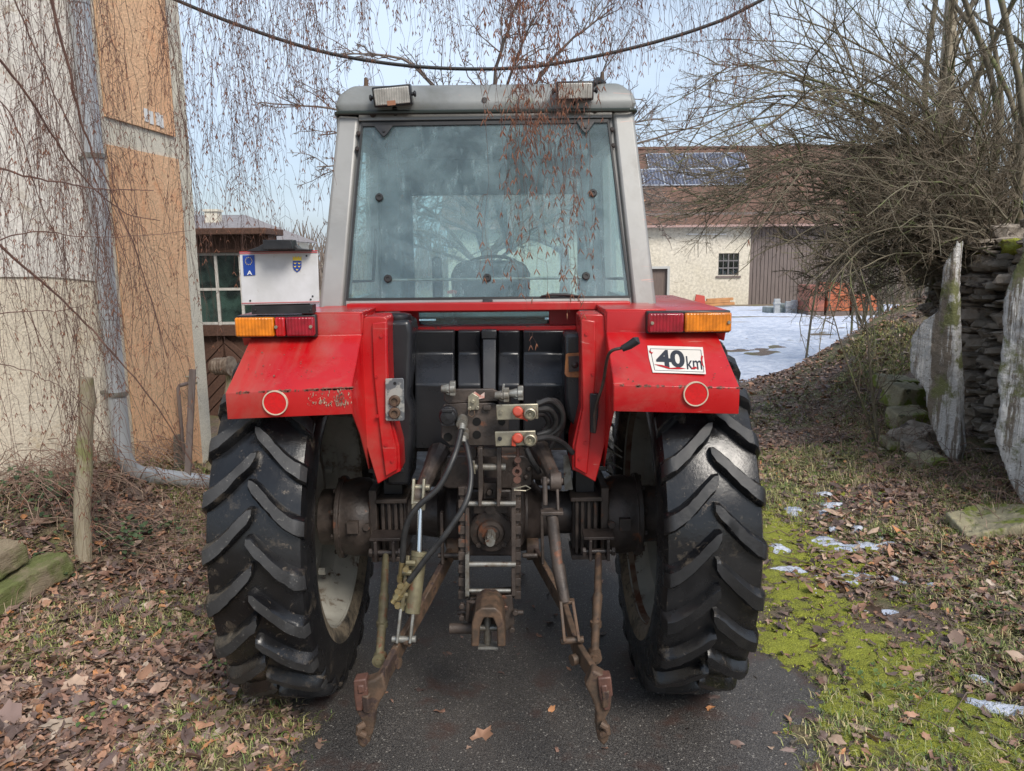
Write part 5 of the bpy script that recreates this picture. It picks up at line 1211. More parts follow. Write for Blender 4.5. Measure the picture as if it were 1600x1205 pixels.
# cab interior and other sides
zb_ = 1.60
for s in (-1, 1):
    MB().bar(W(s * .62, .85, 1.55), W(s * .60, .90, zr), .06, .08, (0, 1, 0)).bar(W(s * .58, 1.50, 1.55), W(s * .55, 1.45, zr), .06, .07, (0, 1, 0)).bar(W(s * .66, .1, 1.58), W(s * .60, 1.5, 1.60), .05, .10).bar(W(s * .60, .2, zr - .03), W(s * .55, 1.5, zr - .03), .06, .08).build('cab_frame', m_silver, T)
    MB().prism([W(s * .655, .16, 1.62), W(s * .622, .80, 1.62), W(s * .605, .84, zr - .06), W(s * .600, .28, zr - .06)], (s * .004, 0, 0)).prism([W(s * .622, .90, 1.25), W(s * .582, 1.46, 1.25), W(s * .552, 1.42, zr - .06), W(s * .600, .94, zr - .06)], (s * .004, 0, 0)).build('side_window', m_glassfog, T)
    MB().bar(W(s * .655, .25, 2.0), W(s * .655, .25, 1.70), .02, .02, (0, 1, 0)).tube([W(s * .64, .25, 1.72), W(s * .52, .3, 1.72), W(s * .50, .32, 1.95)], .008, 6).build('grab_handle', m_black, T)
MB().prism([W(-.53, 1.50, 1.35), W(.53, 1.50, 1.35), W(.50, 1.44, 2.20), W(-.50, 1.44, 2.20)], (0, .005, 0)).build('windscreen', m_glassfog, T)
MB().prism([W(-.58, 1.47, 2.18), W(.58, 1.47, 2.18), W(.57, 1.43, zr), W(-.57, 1.43, zr)], (0, -.04, 0)).bb(W(-.60, 1.44, 1.0), W(.60, 1.50, 1.36)).bb(W(-.64, .25, zr - .02), W(.62, 1.5, zr)).bb(W(-.62, .12, 1.56), W(.62, 1.46, 1.58)).bb(W(-.60, .72, 1.0), W(-.58, 1.5, 1.56)).bb(W(.58, .72, 1.0), W(.60, 1.5, 1.56)).bb(W(-.60, .95, 1.0), W(-.48, 1.5, zr)).bb(W(.50, .95, 1.0), W(.60, 1.5, zr)).build('cab_lining', m_cabin, T, bevel=.01)
st_ = MB()
for k in range(1):
    st_.prism([at(a, b_, 3.75) for a, b_ in ((706, 480), (704, 430), (712, 412), (728, 407), (805, 407), (820, 411), (829, 428), (827, 480))], (0, .10, 0))
st_.bb(W(-.26, .45, 1.45), W(.26, .95, 1.58)); st_.build('seat', m_seat, T, bevel=.03, segs=4)
MB().prism([at(a, b_, 3.6) for a, b_ in ((676, 470), (674, 405), (680, 400), (688, 403), (692, 470))], (0, .06, 0)).build('seat_belt_post', m_seat, T, bevel=.01)
MB().tube([W(0, 1.42, 1.35), W(0, 1.15, 1.72)], .025, 8).lathe(W(0, 1.15, 1.72), (0, -.55, .83), [(-.012, .19), (0, .202), (.012, .19), (0, .178)], 30, closed=True).build('steering_wheel', m_black, T)
MB().prism([at(a, b_, 3.35) for a, b_ in ((699, 459), (713, 459), (714, 455), (706, 453), (699, 455))], (0, .02, 0)).build('orange_object', m_orangecap, T)
MB().cyl(at(775, 300, 5.2), at(800, 395, 5.2), .035).build('exhaust', m_castd, T)
# hood, front axle
MB().prism([W(-.33, 1.5, 1.0), W(-.33, 1.5, 1.38), W(-.24, 1.5, 1.48), W(.24, 1.5, 1.48), W(.33, 1.5, 1.38), W(.33, 1.5, 1.0)], (0, 1.35, -.08)).build('hood', m_red, T, bevel=.03)
MB().bb(W(-.20, .4, .55), W(.20, 2.7, 1.0)).bb(W(-.62, 2.08, .42), W(.62, 2.22, .54)).build('engine_block', m_castd, T, bevel=.02)
MB().bb(W(-.62, .75, .62), W(-.22, 1.35, .66)).bb(W(.22, .75, .62), W(.62, 1.35, .66)).each('cab_step', m_castd, T)
# ---- red cross members below the cab
def boxpx(mb, a0, b0, a1, b1, Y, dep): p, q_ = at(a0, b1, Y), at(a1, b0, Y); return mb.bb((p.x, Y, p.z), (q_.x, Y + dep, q_.z))
mb = MB(); mb.prism([at(a, b_, 3.08) for a, b_ in ((541, 475), (541, 488), (985, 484), (985, 471))], (0, .12, 0))
mb.build('cab_base', m_red, T, bevel=.004)
mb = MB()
mb.prism([at(a, b_, 3.16) for a, b_ in ((640, 511), (640, 517.5), (900, 515.5), (900, 509))], (0, .08, 0)).prism([at(a, b_, 3.22) for a, b_ in ((625, 484), (625, 520), (654, 520), (654, 484))], (0, .03, 0)).prism([at(a, b_, 3.22) for a, b_ in ((858, 484), (858, 515), (905, 515), (905, 484))], (0, .03, 0))
mb.prism([at(a, b_, 3.22) for a, b_ in ((654, 484), (654, 489), (858, 487), (858, 482))], (0, .03, 0)).prism([at(a, b_, 3.22) for a, b_ in ((654, 508), (654, 514), (858, 512), (858, 506))], (0, .03, 0))
mb.build('cross_member', m_reddark, T, bevel=.002)
lw = MB().prism([at(a, b_, 3.215) for a, b_ in ((654, 488), (858, 487), (855, 504), (850, 507), (664, 509), (658, 506))], (0, .004, 0)).build('lower_window', m_glass, T)
MB().bb(W(-.5, .12, 1.2), W(.5, .16, 1.55)).build('bulkhead', m_black, T)
# rear wing brackets joining fender to cab
for s in (-1, 1):
    mb = MB(); a = [sided(at(q_[0], q_[1], 2.79), s) for q_ in ((503, 491), (567, 491), (567, 522), (503, 522))]
    mb.prism(a, (0, .02, 0)).prism([W(s * .44, -.40, 1.618), W(s * .66, -.40, 1.618), W(s * .66, .10, 1.618), W(s * .44, .10, 1.618)], (0, 0, .012))
    mb.build('fender_bridge', m_red, T, bevel=.003)

# ---- black fuel tank and ducts between the fenders
mb = MB()
def prof_panel(a0, a1, w=0):
    L_ = [(a0, 517, 3.10), (a1, 517, 3.10), (a0, 552, 3.13), (a1, 552, 3.13), (a0, 601, 3.00), (a1, 601, 3.00), (a0, 700, 3.03), (a1, 700, 3.03)]
    v = [at(*q_) for q_ in L_]; v2 = [p + V(0, .25, 0) for p in v]
    mb.add(v + v2, [(0, 1, 3, 2), (2, 3, 5, 4), (4, 5, 7, 6), (8, 10, 11, 9), (10, 12, 13, 11), (12, 14, 15, 13), (0, 2, 10, 8), (2, 4, 12, 10), (4, 6, 14, 12), (1, 9, 11, 3), (3, 11, 13, 5), (5, 13, 15, 7), (0, 8, 9, 1)])
for a0, a1 in ((648, 710), (715, 751), (778, 812), (817, 884)): prof_panel(a0, a1)
tank = mb.build('fuel_tank', m_tank, T, bevel=.008, segs=3)
mb = MB().prism([at(754, 517, 3.09), at(775, 517, 3.09), at(775, 620, 2.98), at(754, 620, 2.98)], (0, .03, 0)).prism([at(752, 516, 3.07), at(776, 516, 3.07), at(776, 530, 3.07), at(752, 530, 3.07)], (0, .05, 0)); mb.build('tank_strap', m_tank, T, bevel=.004)
mb = MB()
def ring_(px, py, r_, rr_=.0015): 
    nr = Vector((0, -.35, .2)).normalized(); mb.lathe(at(px, py, 3.03 + (600 - py) * .0027), (0, -1, .9), [(0, r_), (.002, r_), (.002, r_ - .003), (0, r_ - .003)], 28, closed=True)
ring_(846, 579, .030)
mb.build('moulded_mark', m_tank, tank)
# filler neck left
mb = MB().prism([at(a, b_, 2.93) for a, b_ in ((605, 502), (640, 500), (644, 520), (640, 620), (648, 640), (640, 760), (600, 760), (603, 600))], (0, .22, 0))
ft = mb.build('filler_tank', m_tank, T, bevel=.018, segs=3)
q_ = at(622, 500, 3.0); MB().lathe(V(q_.x, q_.y, q_.z), (0, 0, 1), [(-.02, .040), (0, .040), (0, .052), (.012, .054), (.022, .052), (.024, .045), (.028, .03), (.028, 0)], 12).build('filler_cap', m_black, ft, bevel=.003)
# right box with the rusty plate
mb = MB().prism([at(a, b_, 2.90) for a, b_ in ((882, 522), (913, 521), (915, 620), (912, 660), (900, 670), (888, 655), (882, 620))], (0, .16, 0)); rb_ = mb.build('side_box', m_tank, T, bevel=.014, segs=3)
mb = MB().prism([at(a, b_, 2.895) for a, b_ in ((884, 554), (887, 552), (909, 551), (913, 556), (913, 585), (910, 590), (886, 589), (882, 584))], (0, -.004, 0)); pl_ = mb.build('cover_plate', M('flaking_rust_plate', (.36, .15, .05), (.26, .11, .05), 30, r=.8, bump=.5, bscale=120, bdist=.004), rb_)
mb = MB().prism([at(a, b_, 2.89) for a, b_ in ((888, 557), (907, 556), (909, 580), (889, 581))], (0, -.004, 0)); c_ = at(898, 570, 2.886); mb.lathe(c_, (0, -1, 0), [(0, .014), (.004, .010), (.01, .008), (.014, 0)], 12); mb.build('bolt', m_castd, pl_)

# ---- transmission, lift housing
def poly(mb, pts, Y, dep): return mb.prism([at(a, b_, Y) for a, b_ in pts], (0, dep, 0))
mb = MB(); poly(mb, ((716, 752), (818, 752), (822, 800), (818, 852), (800, 868), (742, 868), (722, 852), (712, 800)), 2.98, .8)
mb.lathe(W(-.02, 0, axz), (1, 0, 0), [(-.17, .15), (-.15, .165), (.15, .165), (.17, .15)], 32)
poly(mb, ((733, 765), (800, 765), (802, 870), (731, 870)), 2.90, .1)
tr_ = mb.build('transmission_housing', m_castd, T, bevel=.01)
mb = MB(); poly(mb, ((688, 720), (700, 712), (820, 712), (832, 722), (832, 757), (820, 764), (700, 764), (686, 757)), 2.90, .35)
for q_ in ((697, 745), (822, 745), (806, 722), (826, 732)): p = at(*q_, 2.90); mb.cyl(p, p + V(0, -.015, 0), .012, n=6)
mb.cyl(at(676, 735, 3.02), at(852, 735, 3.02), .038)
mb.build('lift_housing', m_cast, T, bevel=.008)
# pto
pc_ = at(767, 831, 2.87)
mb = MB().lathe(pc_, (0, -1, -.05), [(-.02, .085), (0, .085), (.006, .08), (.008, .055), (.02, .050), (.022, .036), (.014, .034), (.014, .0)], 32)
for k in range(4): a = k * math.pi / 2 + .8; mb.cyl(pc_ + V(math.cos(a) * .07, 0, math.sin(a) * .07), pc_ + V(math.cos(a) * .07, -.014, math.sin(a) * .07), .011, n=6)
mb.bb(pc_ + V(-.065, .0, .075), pc_ + V(.065, .02, .13)).cyl(pc_ + V(0, 0, .10), pc_ + V(0, -.03, .10), .02)
pto = mb.build('power_takeoff', m_cast, tr_)
mb = MB().cyl(pc_, pc_ + V(0, -.10, -.006), .017, n=18)
for k in range(6): a = k * math.pi / 3; mb.box(pc_ + V(math.cos(a) * .016, -.06, math.sin(a) * .016), (.006, .08, .006))
mb.build('splined_shaft', m_steelpale, pto)

# ---- toothed hitch rails with rungs
Yr_ = 2.76
hr = MB()
for (xa, xb, tx0, tx1) in ((727, 733, 716, 729), (799, 806, 803, 814)):
    poly(hr, ((xa, 762), (xb, 762), (xb, 932), (xa, 932)), Yr_, .06)
    for k in range(9):
        y_ = 762 + k * 20.3; poly(hr, ((tx0, y_), (tx1, y_), (tx1, y_ + 12.5), (tx0, y_ + 12.5)), Yr_ + .008, .05)
    poly(hr, ((min(tx0 + 3, xa), 760), (max(tx1 - 3, xb), 760), (max(tx1 - 3, xb), 935), (min(tx0 + 3, xa), 935)), Yr_ + .02, .025)
ladder = hr.build('hitch_frame', m_cast, T, bevel=.002)
mb = MB()
for y_, r_ in ((787, .010), (882, .010), (923, .0075)): mb.cyl(at(728, y_, Yr_ - .005), at(806 if y_ < 900 else 798, y_, Yr_ - .005), r_)
poly(mb, ((727, 868), (733, 863), (733, 932), (727, 932)), Yr_ - .02, .02)
mb.each('cross_bar', m_steelpale, ladder)
mb = MB(); poly(mb, ((735, 935), (800, 930), (804, 975), (795, 985), (735, 985), (726, 960)), 2.76, .08)
for q_ in ((722, 963), (805, 955), (790, 948), (722, 945), (800, 982)): p = at(*q_, 2.75); mb.cyl(p, p + V(0, -.02, 0), .012, n=6)
mb.cyl(at(702, 982, 2.74), at(742, 982, 2.74), .020).cyl(at(714, 957, 2.78), at(818, 957, 2.78), .010)
mb.tube([at(730, 970, 2.72), at(732, 940, 2.72), at(748, 942, 2.70), at(762, 938, 2.70)], .009, 8)
mb.build('hitch_block', m_cast, T, bevel=.004)
# clevis: U-shaped jaw open to the rear
mb = MB(); mb.cur = 0
o2 = [(736, 1011), (737, 975), (742, 958), (752, 950), (774, 950), (783, 958), (788, 975), (790, 1011)]; i2 = [(777, 1011), (776, 980), (770, 966), (756, 966), (750, 980), (748, 1011)]
ov_ = [at(a, b_, 2.58) for a, b_ in o2 + i2]
mb.prism(ov_, (0, .16, 0)); jaw = mb.build('hitch_jaw', m_rust, T, bevel=.006, segs=3)
mb = MB().prism([at(747, 1011, 2.60), at(778, 1011, 2.60), at(778, 1002, 2.74), at(747, 1002, 2.74)], (0, 0, -.01)).cyl(at(744, 981, 2.66), at(780, 981, 2.66), .012).cyl(at(762, 952, 2.66), at(762, 1005, 2.66), .014)
mb.build('jaw_pin', m_steelpale, jaw)

# ---- top link bracket
mb = MB()
for a in (747, 776): poly(mb, ((a, 700), (a + 7, 700), (a + 8, 765), (a + 5, 792), (a, 792)), 2.72, .12)
poly(mb, ((752, 700), (778, 700), (778, 714), (752, 714)), 2.76, .06); poly(mb, ((733, 700), (745, 700), (745, 718), (733, 718)), 2.80, .06); poly(mb, ((755, 755), (776, 755), (776, 780), (755, 780)), 2.80, .08)
p = at(765, 768, 2.80); mb.cyl(p, p + V(0, -.02, 0), .013, n=6)
tb = mb.build('top_link_bracket', m_cast, T, bevel=.003)
MB().cyl(at(735, 730, 2.74), at(790, 730, 2.74), .013).cyl(at(736, 728, 2.74), at(742, 728, 2.74), .020).build('top_link_pin', m_steelpale, tb)
mb = MB().tube([at(739, 722, 2.70), at(735, 735, 2.70), at(742, 740, 2.70), at(740, 722, 2.69)], .003, 6).tube([at(803, 764, 2.7), at(822, 759, 2.70), at(829, 763, 2.69), at(822, 767, 2.70), at(803, 766, 2.7)], .0025, 6); mb.each('lynch_pin', m_zinc, tb)
rl = MB().tube([at(809, 700, 2.70), at(809, 745, 2.70)], .006, 8).lathe(at(808, 736, 2.69), (0, -1, 0), [(0, .018), (.008, .018), (.008, .009), (0, .009)], 16, closed=True).lathe(at(809, 718, 2.69), (0, -1, 0), [(0, .012), (.008, .012), (.008, 0)], 12).lathe(at(808, 749, 2.69), (0, -1, 0), [(0, .014), (.008, .014), (.008, 0)], 12)
rl.build('red_lever', m_rustred, T)

# ---- coupler plate with holes
Yc = 2.74
mb = MB(); poly(mb, ((693, 609), (770, 608), (779, 613), (779, 627), (700, 631), (694, 626)), Yc + .004, .02); poly(mb, ((797, 610), (779, 612), (779, 628), (799, 632)), Yc + .004, .02)
cpl = mb.build('upper_plate', m_cast, T, bevel=.003)
pp = bpy.data.meshes.new('x')
mb = MB(); poly(mb, ((690, 640), (694, 632), (728, 630), (770, 630), (795, 640), (795, 690), (788, 696), (703, 696), (690, 684)), Yc, .012)
bp = mb.build('coupler_plate', m_cast, T, bevel=.002)
mb = MB()
for a, b_, r_ in ((745, 659, .0155), (745, 679.5, .0155), (700, 683, .016), (784, 659, .013)): p = at(a, b_, Yc - .0015); mb.lathe(p, (0, -1, 0), [(0, r_), (.001, r_), (.001, 0)], 24)
mb.each('hole', M('deep_hole', (.004, .004, .004), r=1), bp)
mb = MB(); p = at(701, 647, Yc); mb.lathe(p, (0, -1, -.1), [(0, .034), (.02, .034), (.022, .030), (.045, .030), (.050, .026), (.054, 0)], 24).box(p + V(.0, -.05, .025), (.04, .02, .012)).box(p + V(0, -.03, -.025), (.05, .03, .02)); mb.build('power_socket', m_black, T, bevel=.002)
mb = MB(); poly(mb, ((731, 620), (738, 614), (748, 620), (749, 640), (731, 642)), Yc - .01, .02)
for a, b_ in ((739, 627), (734, 638), (746, 637)): p = at(a, b_, Yc - .012); mb.lathe(p, (0, -1, 0), [(0, .008), (.01, .008), (.01, 0)], 10)
mb.build('small_bracket', m_zinc, T, bevel=.002); MB().tube([at(733, 640, 2.71), at(732, 648, 2.71), at(737, 652, 2.71), at(742, 648, 2.71), at(741, 642, 2.71)], .0025, 6).build('wire_loop', m_rust, T)
mb = MB(); poly(mb, ((736, 617), (742, 612), (750, 618), (757, 613), (757, 622), (748, 624)), Yc - .001, .003); mb.build('label_scrap', M('torn_label', (.6, .5, .45), (.5, .2, .15), 80, r=.6), cpl)
mb = MB(); poly(mb, ((755, 634), (767, 634), (767, 641), (755, 641)), Yc - .02, .02); mb.build('block', m_cast, T, bevel=.002)
# quick couplers on two zinc plates, right of centre
for (x0_, x1_, y0_, y1_, dn) in ((775, 841, 631, 657, 0), (773, 837, 673, 698, 1)):
    mb = MB(); poly(mb, ((x0_, y0_ + 2), (x1_, y0_), (x1_, y1_ - 2), (x0_ + 1, y1_)), 2.66, .012); qp = mb.build('coupler_mount', m_zinc, T, bevel=.003)
    c1 = at(828, (y0_ + y1_) / 2 - (0 if dn else -1), 2.66)
    mb = MB().lathe(c1, (0, -1, 0), [(0, .026), (.012, .026), (.016, .024), (.028, .021), (.030, .017), (.014, .014), (.014, .006), (.022, .004), (.022, 0)], 28); mb.build('coupler', m_zinc, qp)
    mb = MB(); mb.lathe(at(809, (y0_ + y1_) / 2 - 1, 2.65), (0, -1, .2), [(0, .018), (.008, .019), (.012, .014), (.012, 0)], 16)
    if dn: poly(mb, ((800, 682), (806, 680), (806, 698), (799, 697)), 2.645, .006)
    else: poly(mb, ((804, 652), (815, 646), (826, 655), (824, 659), (816, 655)), 2.645, .006)
    mb.build('dust_cap', m_orangecap, qp, bevel=.002)
    p = at(x0_ + 8, (y0_ + y1_) / 2, 2.659); MB().lathe(p, (0, -1, 0), [(0, .008), (.008, .007), (.008, 0)], 10).build('stud', m_zinc if not dn else m_black, qp)
# upper valves
for cx, cy, w_ in ((703, 607, 20), (786, 617, 22), (808, 614, 24)):
    p = at(cx, cy, Yc - .01); mb = MB()
    mb.lathe(p + V(0, .02, 0), (0, -1, 0), [(0, .014), (.03, .015), (.03, .020), (.045, .020), (.045, .012), (.055, .010), (.055, 0)], 16).lathe(p + V(-.03, -.02, .002), (1, 0, 0), [(0, .012), (.02, .016), (.03, .016), (.032, .020), (.05, .020), (.05, 0)], 16).box(p + V(.012, -.02, .004), (.02, .03, .05))
    if cx == 786: mb.bar(p + V(-.002, -.03, .01), p + V(.004, -.03, .045), .008, .006, (0, 1, 0))
    mb.build('valve', m_steelpale, T, bevel=.0015)
# left coupler plate on the strut
mb = MB(); poly(mb, ((602, 592), (629, 591), (631, 594), (632, 656), (629, 658), (604, 658), (602, 655)), 2.77, .008)
lp = mb.build('coupler_mount', M('chipped_zinc_plate', (.40, .40, .37), (.14, .15, .16), 22, r=.5, metal=.4, lo=.47, hi=.53), T, bevel=.002)
for cy in (626, 645): MB().lathe(at(617, cy, 2.77), (0, -1, 0), [(0, .021), (.012, .021), (.016, .018), (.016, .012), (.008, .010), (.008, 0)], 24).build('coupler', m_rust, lp)
MB().lathe(at(617, 599, 2.769), (0, -1, 0), [(0, .006), (.001, .006), (.001, 0)], 12).build('hole', m_black, lp)

# ---- hoses
def bez(pts, n=24):   # Catmull-Rom through points
    P_ = [Vector(p) for p in pts]; P_ = [P_[0] * 2 - P_[1]] + P_ + [P_[-1] * 2 - P_[-2]]; out = []
    for i in range(1, len(P_) - 2):
        for k in range(n // (len(P_) - 3) + 1):
            t_ = k / (n // (len(P_) - 3) + 1); a, b_, c_, d_ = P_[i - 1:i + 3]
            out.append(.5 * ((2 * b_) + (c_ - a) * t_ + (2 * a - 5 * b_ + 4 * c_ - d_) * t_ ** 2 + (3 * b_ - a - 3 * c_ + d_) * t_ ** 3))
    return out + [P_[-2]]
for pts in ((((722, 662, 2.70), (718, 685, 2.66), (707, 720, 2.60), (685, 762, 2.57), (650, 795, 2.56), (633, 830, 2.56), (629, 880, 2.57))), (((724, 682, 2.70), (731, 705, 2.66), (736, 745, 2.60), (728, 785, 2.55), (700, 830, 2.52), (668, 870, 2.52), (637, 911, 2.52)))):
    h_ = MB().tube(bez([at(*q_) for q_ in pts], 40), .0105, 14).build('hydraulic_hose', m_hose, T)
    a, b_ = at(*pts[-1]), at(*pts[-2]); d_ = (a - b_).normalized()
    MB().cyl(a - d_ * .005, a + d_ * .05, .012).cyl(a + d_ * .05, a + d_ * .07, .017, n=6).cyl(a + d_ * .07, a + d_ * .09, .011).build('hose_fitting', m_brass, h_)
    a = at(*pts[0]); MB().cyl(a + V(0, .03, .01), a + V(0, -.012, 0), .020).cyl(a + V(0, .0, 0), a + V(0, -.02, -.02), .014).build('hose_coupling', m_steelpale, h_)
for pts in (((838, 632, 2.72), (860, 626, 2.75), (878, 645, 2.78), (874, 668, 2.8), (850, 684, 2.8), (836, 686, 2.76)), ((838, 640, 2.72), (858, 640, 2.75), (868, 655, 2.78), (862, 672, 2.8), (840, 680, 2.8)), ((838, 648, 2.72), (850, 648, 2.76), (857, 662, 2.8), (845, 678, 2.82)), ((836, 686, 2.70), (860, 684, 2.74), (880, 693, 2.78), (895, 708, 2.8)), ((822, 700, 2.75), (830, 718, 2.75), (842, 738, 2.8)), ((838, 630, 2.80), (870, 628, 2.84), (880, 660, 2.88), (860, 700, 2.9))):
    MB().tube(bez([at(*q_) for q_ in pts], 30), .0105, 10).build('hydraulic_hose', m_hose, T)

# ---- lift arms, rods, lower links
for s in (-1, 1):
    S_ = (lambda a, b_, Y: at(a, b_, Y)) 
    if s < 0: P0, P1 = at(688, 722, 2.98), at(655, 775, 2.66)
    else: P0, P1 = at(842, 718, 2.98), at(868, 752, 2.66)
    mb = MB(); mb.tube([P0 + V(0, 0, .03), P0 + V(-.0, -.05, .05), (P0 + P1) / 2 + V(0, 0, .03), P1], [.045, .045, .030, .026], 10).lathe(P1 - V(.02, 0, 0), (1, 0, 0), [(0, .034), (.04, .034), (.04, 0)], 20)
    mb.build('lift_arm', m_cast, T, bevel=.003)
    # lower link
    if s < 0: pts = [at(708, 858, 3.02), at(662, 945, 2.72), at(625, 1010, 2.52), at(588, 1078, 2.32), at(572, 1100, 2.25)]
    else: pts = [at(832, 858, 3.02), at(880, 945, 2.72), at(900, 1010, 2.52), at(938, 1070, 2.32), at(946, 1092, 2.25)]
    lk = MB()
    for i in range(len(pts) - 1): lk.bar(pts[i], pts[i + 1] + (pts[i + 1] - pts[i]).normalized() * .006, .022, .062)
    lk.lathe(pts[0] - V(.025, 0, 0), (1, 0, 0), [(0, .045), (.05, .045), (.05, 0)], 20)
    # hook end plate, claw opening upwards and back
    e = pts[-2]
    Yh = 2.26
    if s < 0: hk = [(598, 1052), (585, 1062), (560, 1070), (552, 1090), (556, 1112), (566, 1130), (557, 1150), (559, 1165), (568, 1171), (578, 1160), (584, 1140), (586, 1118), (592, 1100), (604, 1080)]
    else: hk = [(926, 1048), (936, 1052), (950, 1060), (957, 1085), (954, 1110), (944, 1128), (953, 1143), (951, 1158), (943, 1167), (934, 1156), (931, 1138), (932, 1115), (926, 1095), (914, 1072)]
    link = lk.build('lower_link', m_rust, T, bevel=.004)
    hp = [at(a, b_, Yh) for a, b_ in hk]
    hook = MB().prism([p + V(-.0, 0, 0) for p in hp], (0, .05, 0)).build('hook', m_rust, link, bevel=.008, segs=3)
    if s < 0: lt = [(552, 1064), (572, 1061), (575, 1090), (568, 1093), (566, 1112), (556, 1112), (553, 1090)]
    else: lt = [(934, 1060), (955, 1058), (958, 1088), (953, 1092), (954, 1110), (944, 1112), (937, 1090)]
    MB().prism([at(a, b_, Yh - .012) for a, b_ in lt], (0, .045, 0)).prism([at(a + (4 if s < 0 else -1), b_, Yh - .018) for a, b_ in ((554 if s < 0 else 940, 1072), (564 if s < 0 else 950, 1071), (565 if s < 0 else 951, 1084), (555 if s < 0 else 941, 1085))], (0, .01, 0)).build('hook_latch', m_rustred, hook, bevel=.005)
    cq = at(565 if s < 0 else 945, 1138, Yh - .01); MB().tube([cq + V(-.012 * s, 0, .016), cq + V(.006 * s, -.008, .008), cq + V(.008 * s, -.01, -.008), cq + V(-.01 * s, -.004, -.022)], .012, 10).build('claw_lip', m_rust, hook)
    bt = MB()
    for (a, b_, Y, r_) in (((617, 1035, 2.47, .020), (634, 1003, 2.5, .014)) if s < 0 else ((900, 1030, 2.47, .020), (885, 1000, 2.5, .014))):
        p = at(a, b_, Y); bt.lathe(p, (s * -1.0, -.5, 0), [(-.03, r_ * .7), (0, r_ * .7), (0, r_), (.018, r_), (.018, 0)], 12)
    bt.each('link_bolt', m_rust, link)
    # stabiliser / check rod, outer
    if s < 0: q_ = [at(603, 862, 2.90), at(600, 930, 2.72), at(597, 975, 2.62), at(593, 1025, 2.50)]
    else: q_ = [at(935, 860, 2.90), at(934, 930, 2.72), at(931, 975, 2.62), at(929, 1020, 2.50)]
    sbm = m_olive if s < 0 else m_rust
    mb = MB().tube([q_[0], q_[0] + (q_[1] - q_[0]) * .2, q_[1]], [.010, .014, .015], 12).tube([q_[1], q_[2], q_[3]], [.019, .016, .015], 12).cyl(q_[2] + V(0, 0, .01), q_[2] + V(0, 0, -.01), .021)
    mb.lathe(q_[3] + V(0, .02, -.01), (0, -1, 0), [(0, .024), (.04, .024), (.04, .012), (.046, .012), (.046, 0)], 16)
    mb.build('check_rod', sbm, T)
    bx_ = q_[0]; mb = MB()
    for dx in (-.035, .035): mb.bb(bx_ + V(dx - .006, -.04, -.03), bx_ + V(dx + .006, .06, .055))
    mb.bb(bx_ + V(-.06, -.02, .05), bx_ + V(.06, .08, .062)).cyl(bx_ + V(-.06, -.01, 0), bx_ + V(.06, -.01, 0), .011).cyl(bx_ + V(-.065, -.01, 0), bx_ + V(-.05, -.01, 0), .019, n=6).cyl(bx_ + V(.05, -.01, 0), bx_ + V(.065, -.01, 0), .019, n=6)
    mb.build('check_rod_bracket', m_castd, T, bevel=.002)
# left: hydraulic lift cylinder
mb = MB()
for a in (647, 663): mb.bar(at(a, 748, 2.64), at(a - 2, 788, 2.62), .010, .035, (0, 1, 0))
mb.bar(at(644, 788, 2.62), at(665, 790, 2.62), .03, .03); mb.cyl(at(643, 762, 2.66), at(672, 762, 2.66), .012); cyl_ = mb.build('lift_clevis', m_zinc, T, bevel=.003)
lc = MB().cyl(at(655, 866, 2.575), at(644, 958, 2.52), .027).cyl(at(656, 862, 2.58), at(655, 870, 2.575), .031).bar(at(638, 868, 2.565), at(628, 955, 2.51), .012, .012)
for (a, b_) in ((636, 880), (630, 895), (629, 930), (626, 945)): p = at(a, b_, 2.53); lc.cyl(p + V(.03, 0, 0), p + V(-.004, 0, 0), .011, n=6)
lcm = lc.build('lift_cylinder', m_olive, T, bevel=.002); MB().cyl(at(656.5, 786, 2.62), at(655, 864, 2.575), .011).build('piston_rod', m_chrome, lcm)
mb = MB()
for (a, b_) in ((635, 888), (626, 914), (622, 922), (622, 945)): p = at(a, b_, 2.50); mb.lathe(p, (0, -1, 0), [(0, .011), (.014, .011), (.014, 0)], 6)
mb.each('fitting', m_brass, lcm)
mb = MB()
for a in (625, 645): mb.bar(at(a + 2, 950, 2.52), at(a - 4, 1004, 2.49), .010, .04, (0, 1, 0))
mb.cyl(at(612, 999, 2.50), at(650, 999, 2.50), .012); mb.build('lower_clevis', m_steelpale, T, bevel=.003)
# right: threaded lift rod with gear box
mb = MB().tube([at(851, 745, 2.64), at(852, 790, 2.62)], .009, 12).bar(at(870, 752, 2.66), at(872, 798, 2.63), .010, .035, (0, 1, 0)).bb(at(845, 806, 2.60), at(879, 793, 2.65)).cyl(at(845, 752, 2.65), at(880, 752, 2.65), .012)
mb.tube([at(862, 806, 2.62), at(871, 880, 2.58), at(872, 884, 2.58), at(883, 942, 2.53)], [.022, .020, .024, .018], 16)
rr_o = mb.build('lift_rod', m_cast, T, bevel=.003)
mb = MB()
for a, o_ in ((876, -1), (895, 1)): mb.bar(at(a, 940, 2.53), at(a + 8 + o_ * 2, 1003, 2.47), .011, .036, (0, 1, 0))
mb.bb(at(874, 945, 2.52), at(897, 934, 2.55)).cyl(at(876, 1002, 2.48), at(912, 999, 2.48), .012); mb.build('rod_fork', m_rust, rr_o, bevel=.003)
for s in (-1, 1):   # slim pull rods beside the ladder
    a = 690 if s < 0 else 846
    MB().bar(at(a, 800, 2.9), at(a + 2, 880, 2.9), .012, .035, (0, 1, 0)).cyl(at(a - 6, 868, 2.9), at(a + 30 * -s, 868, 2.9), .010).build('pull_strap', m_cast, T, bevel=.003)
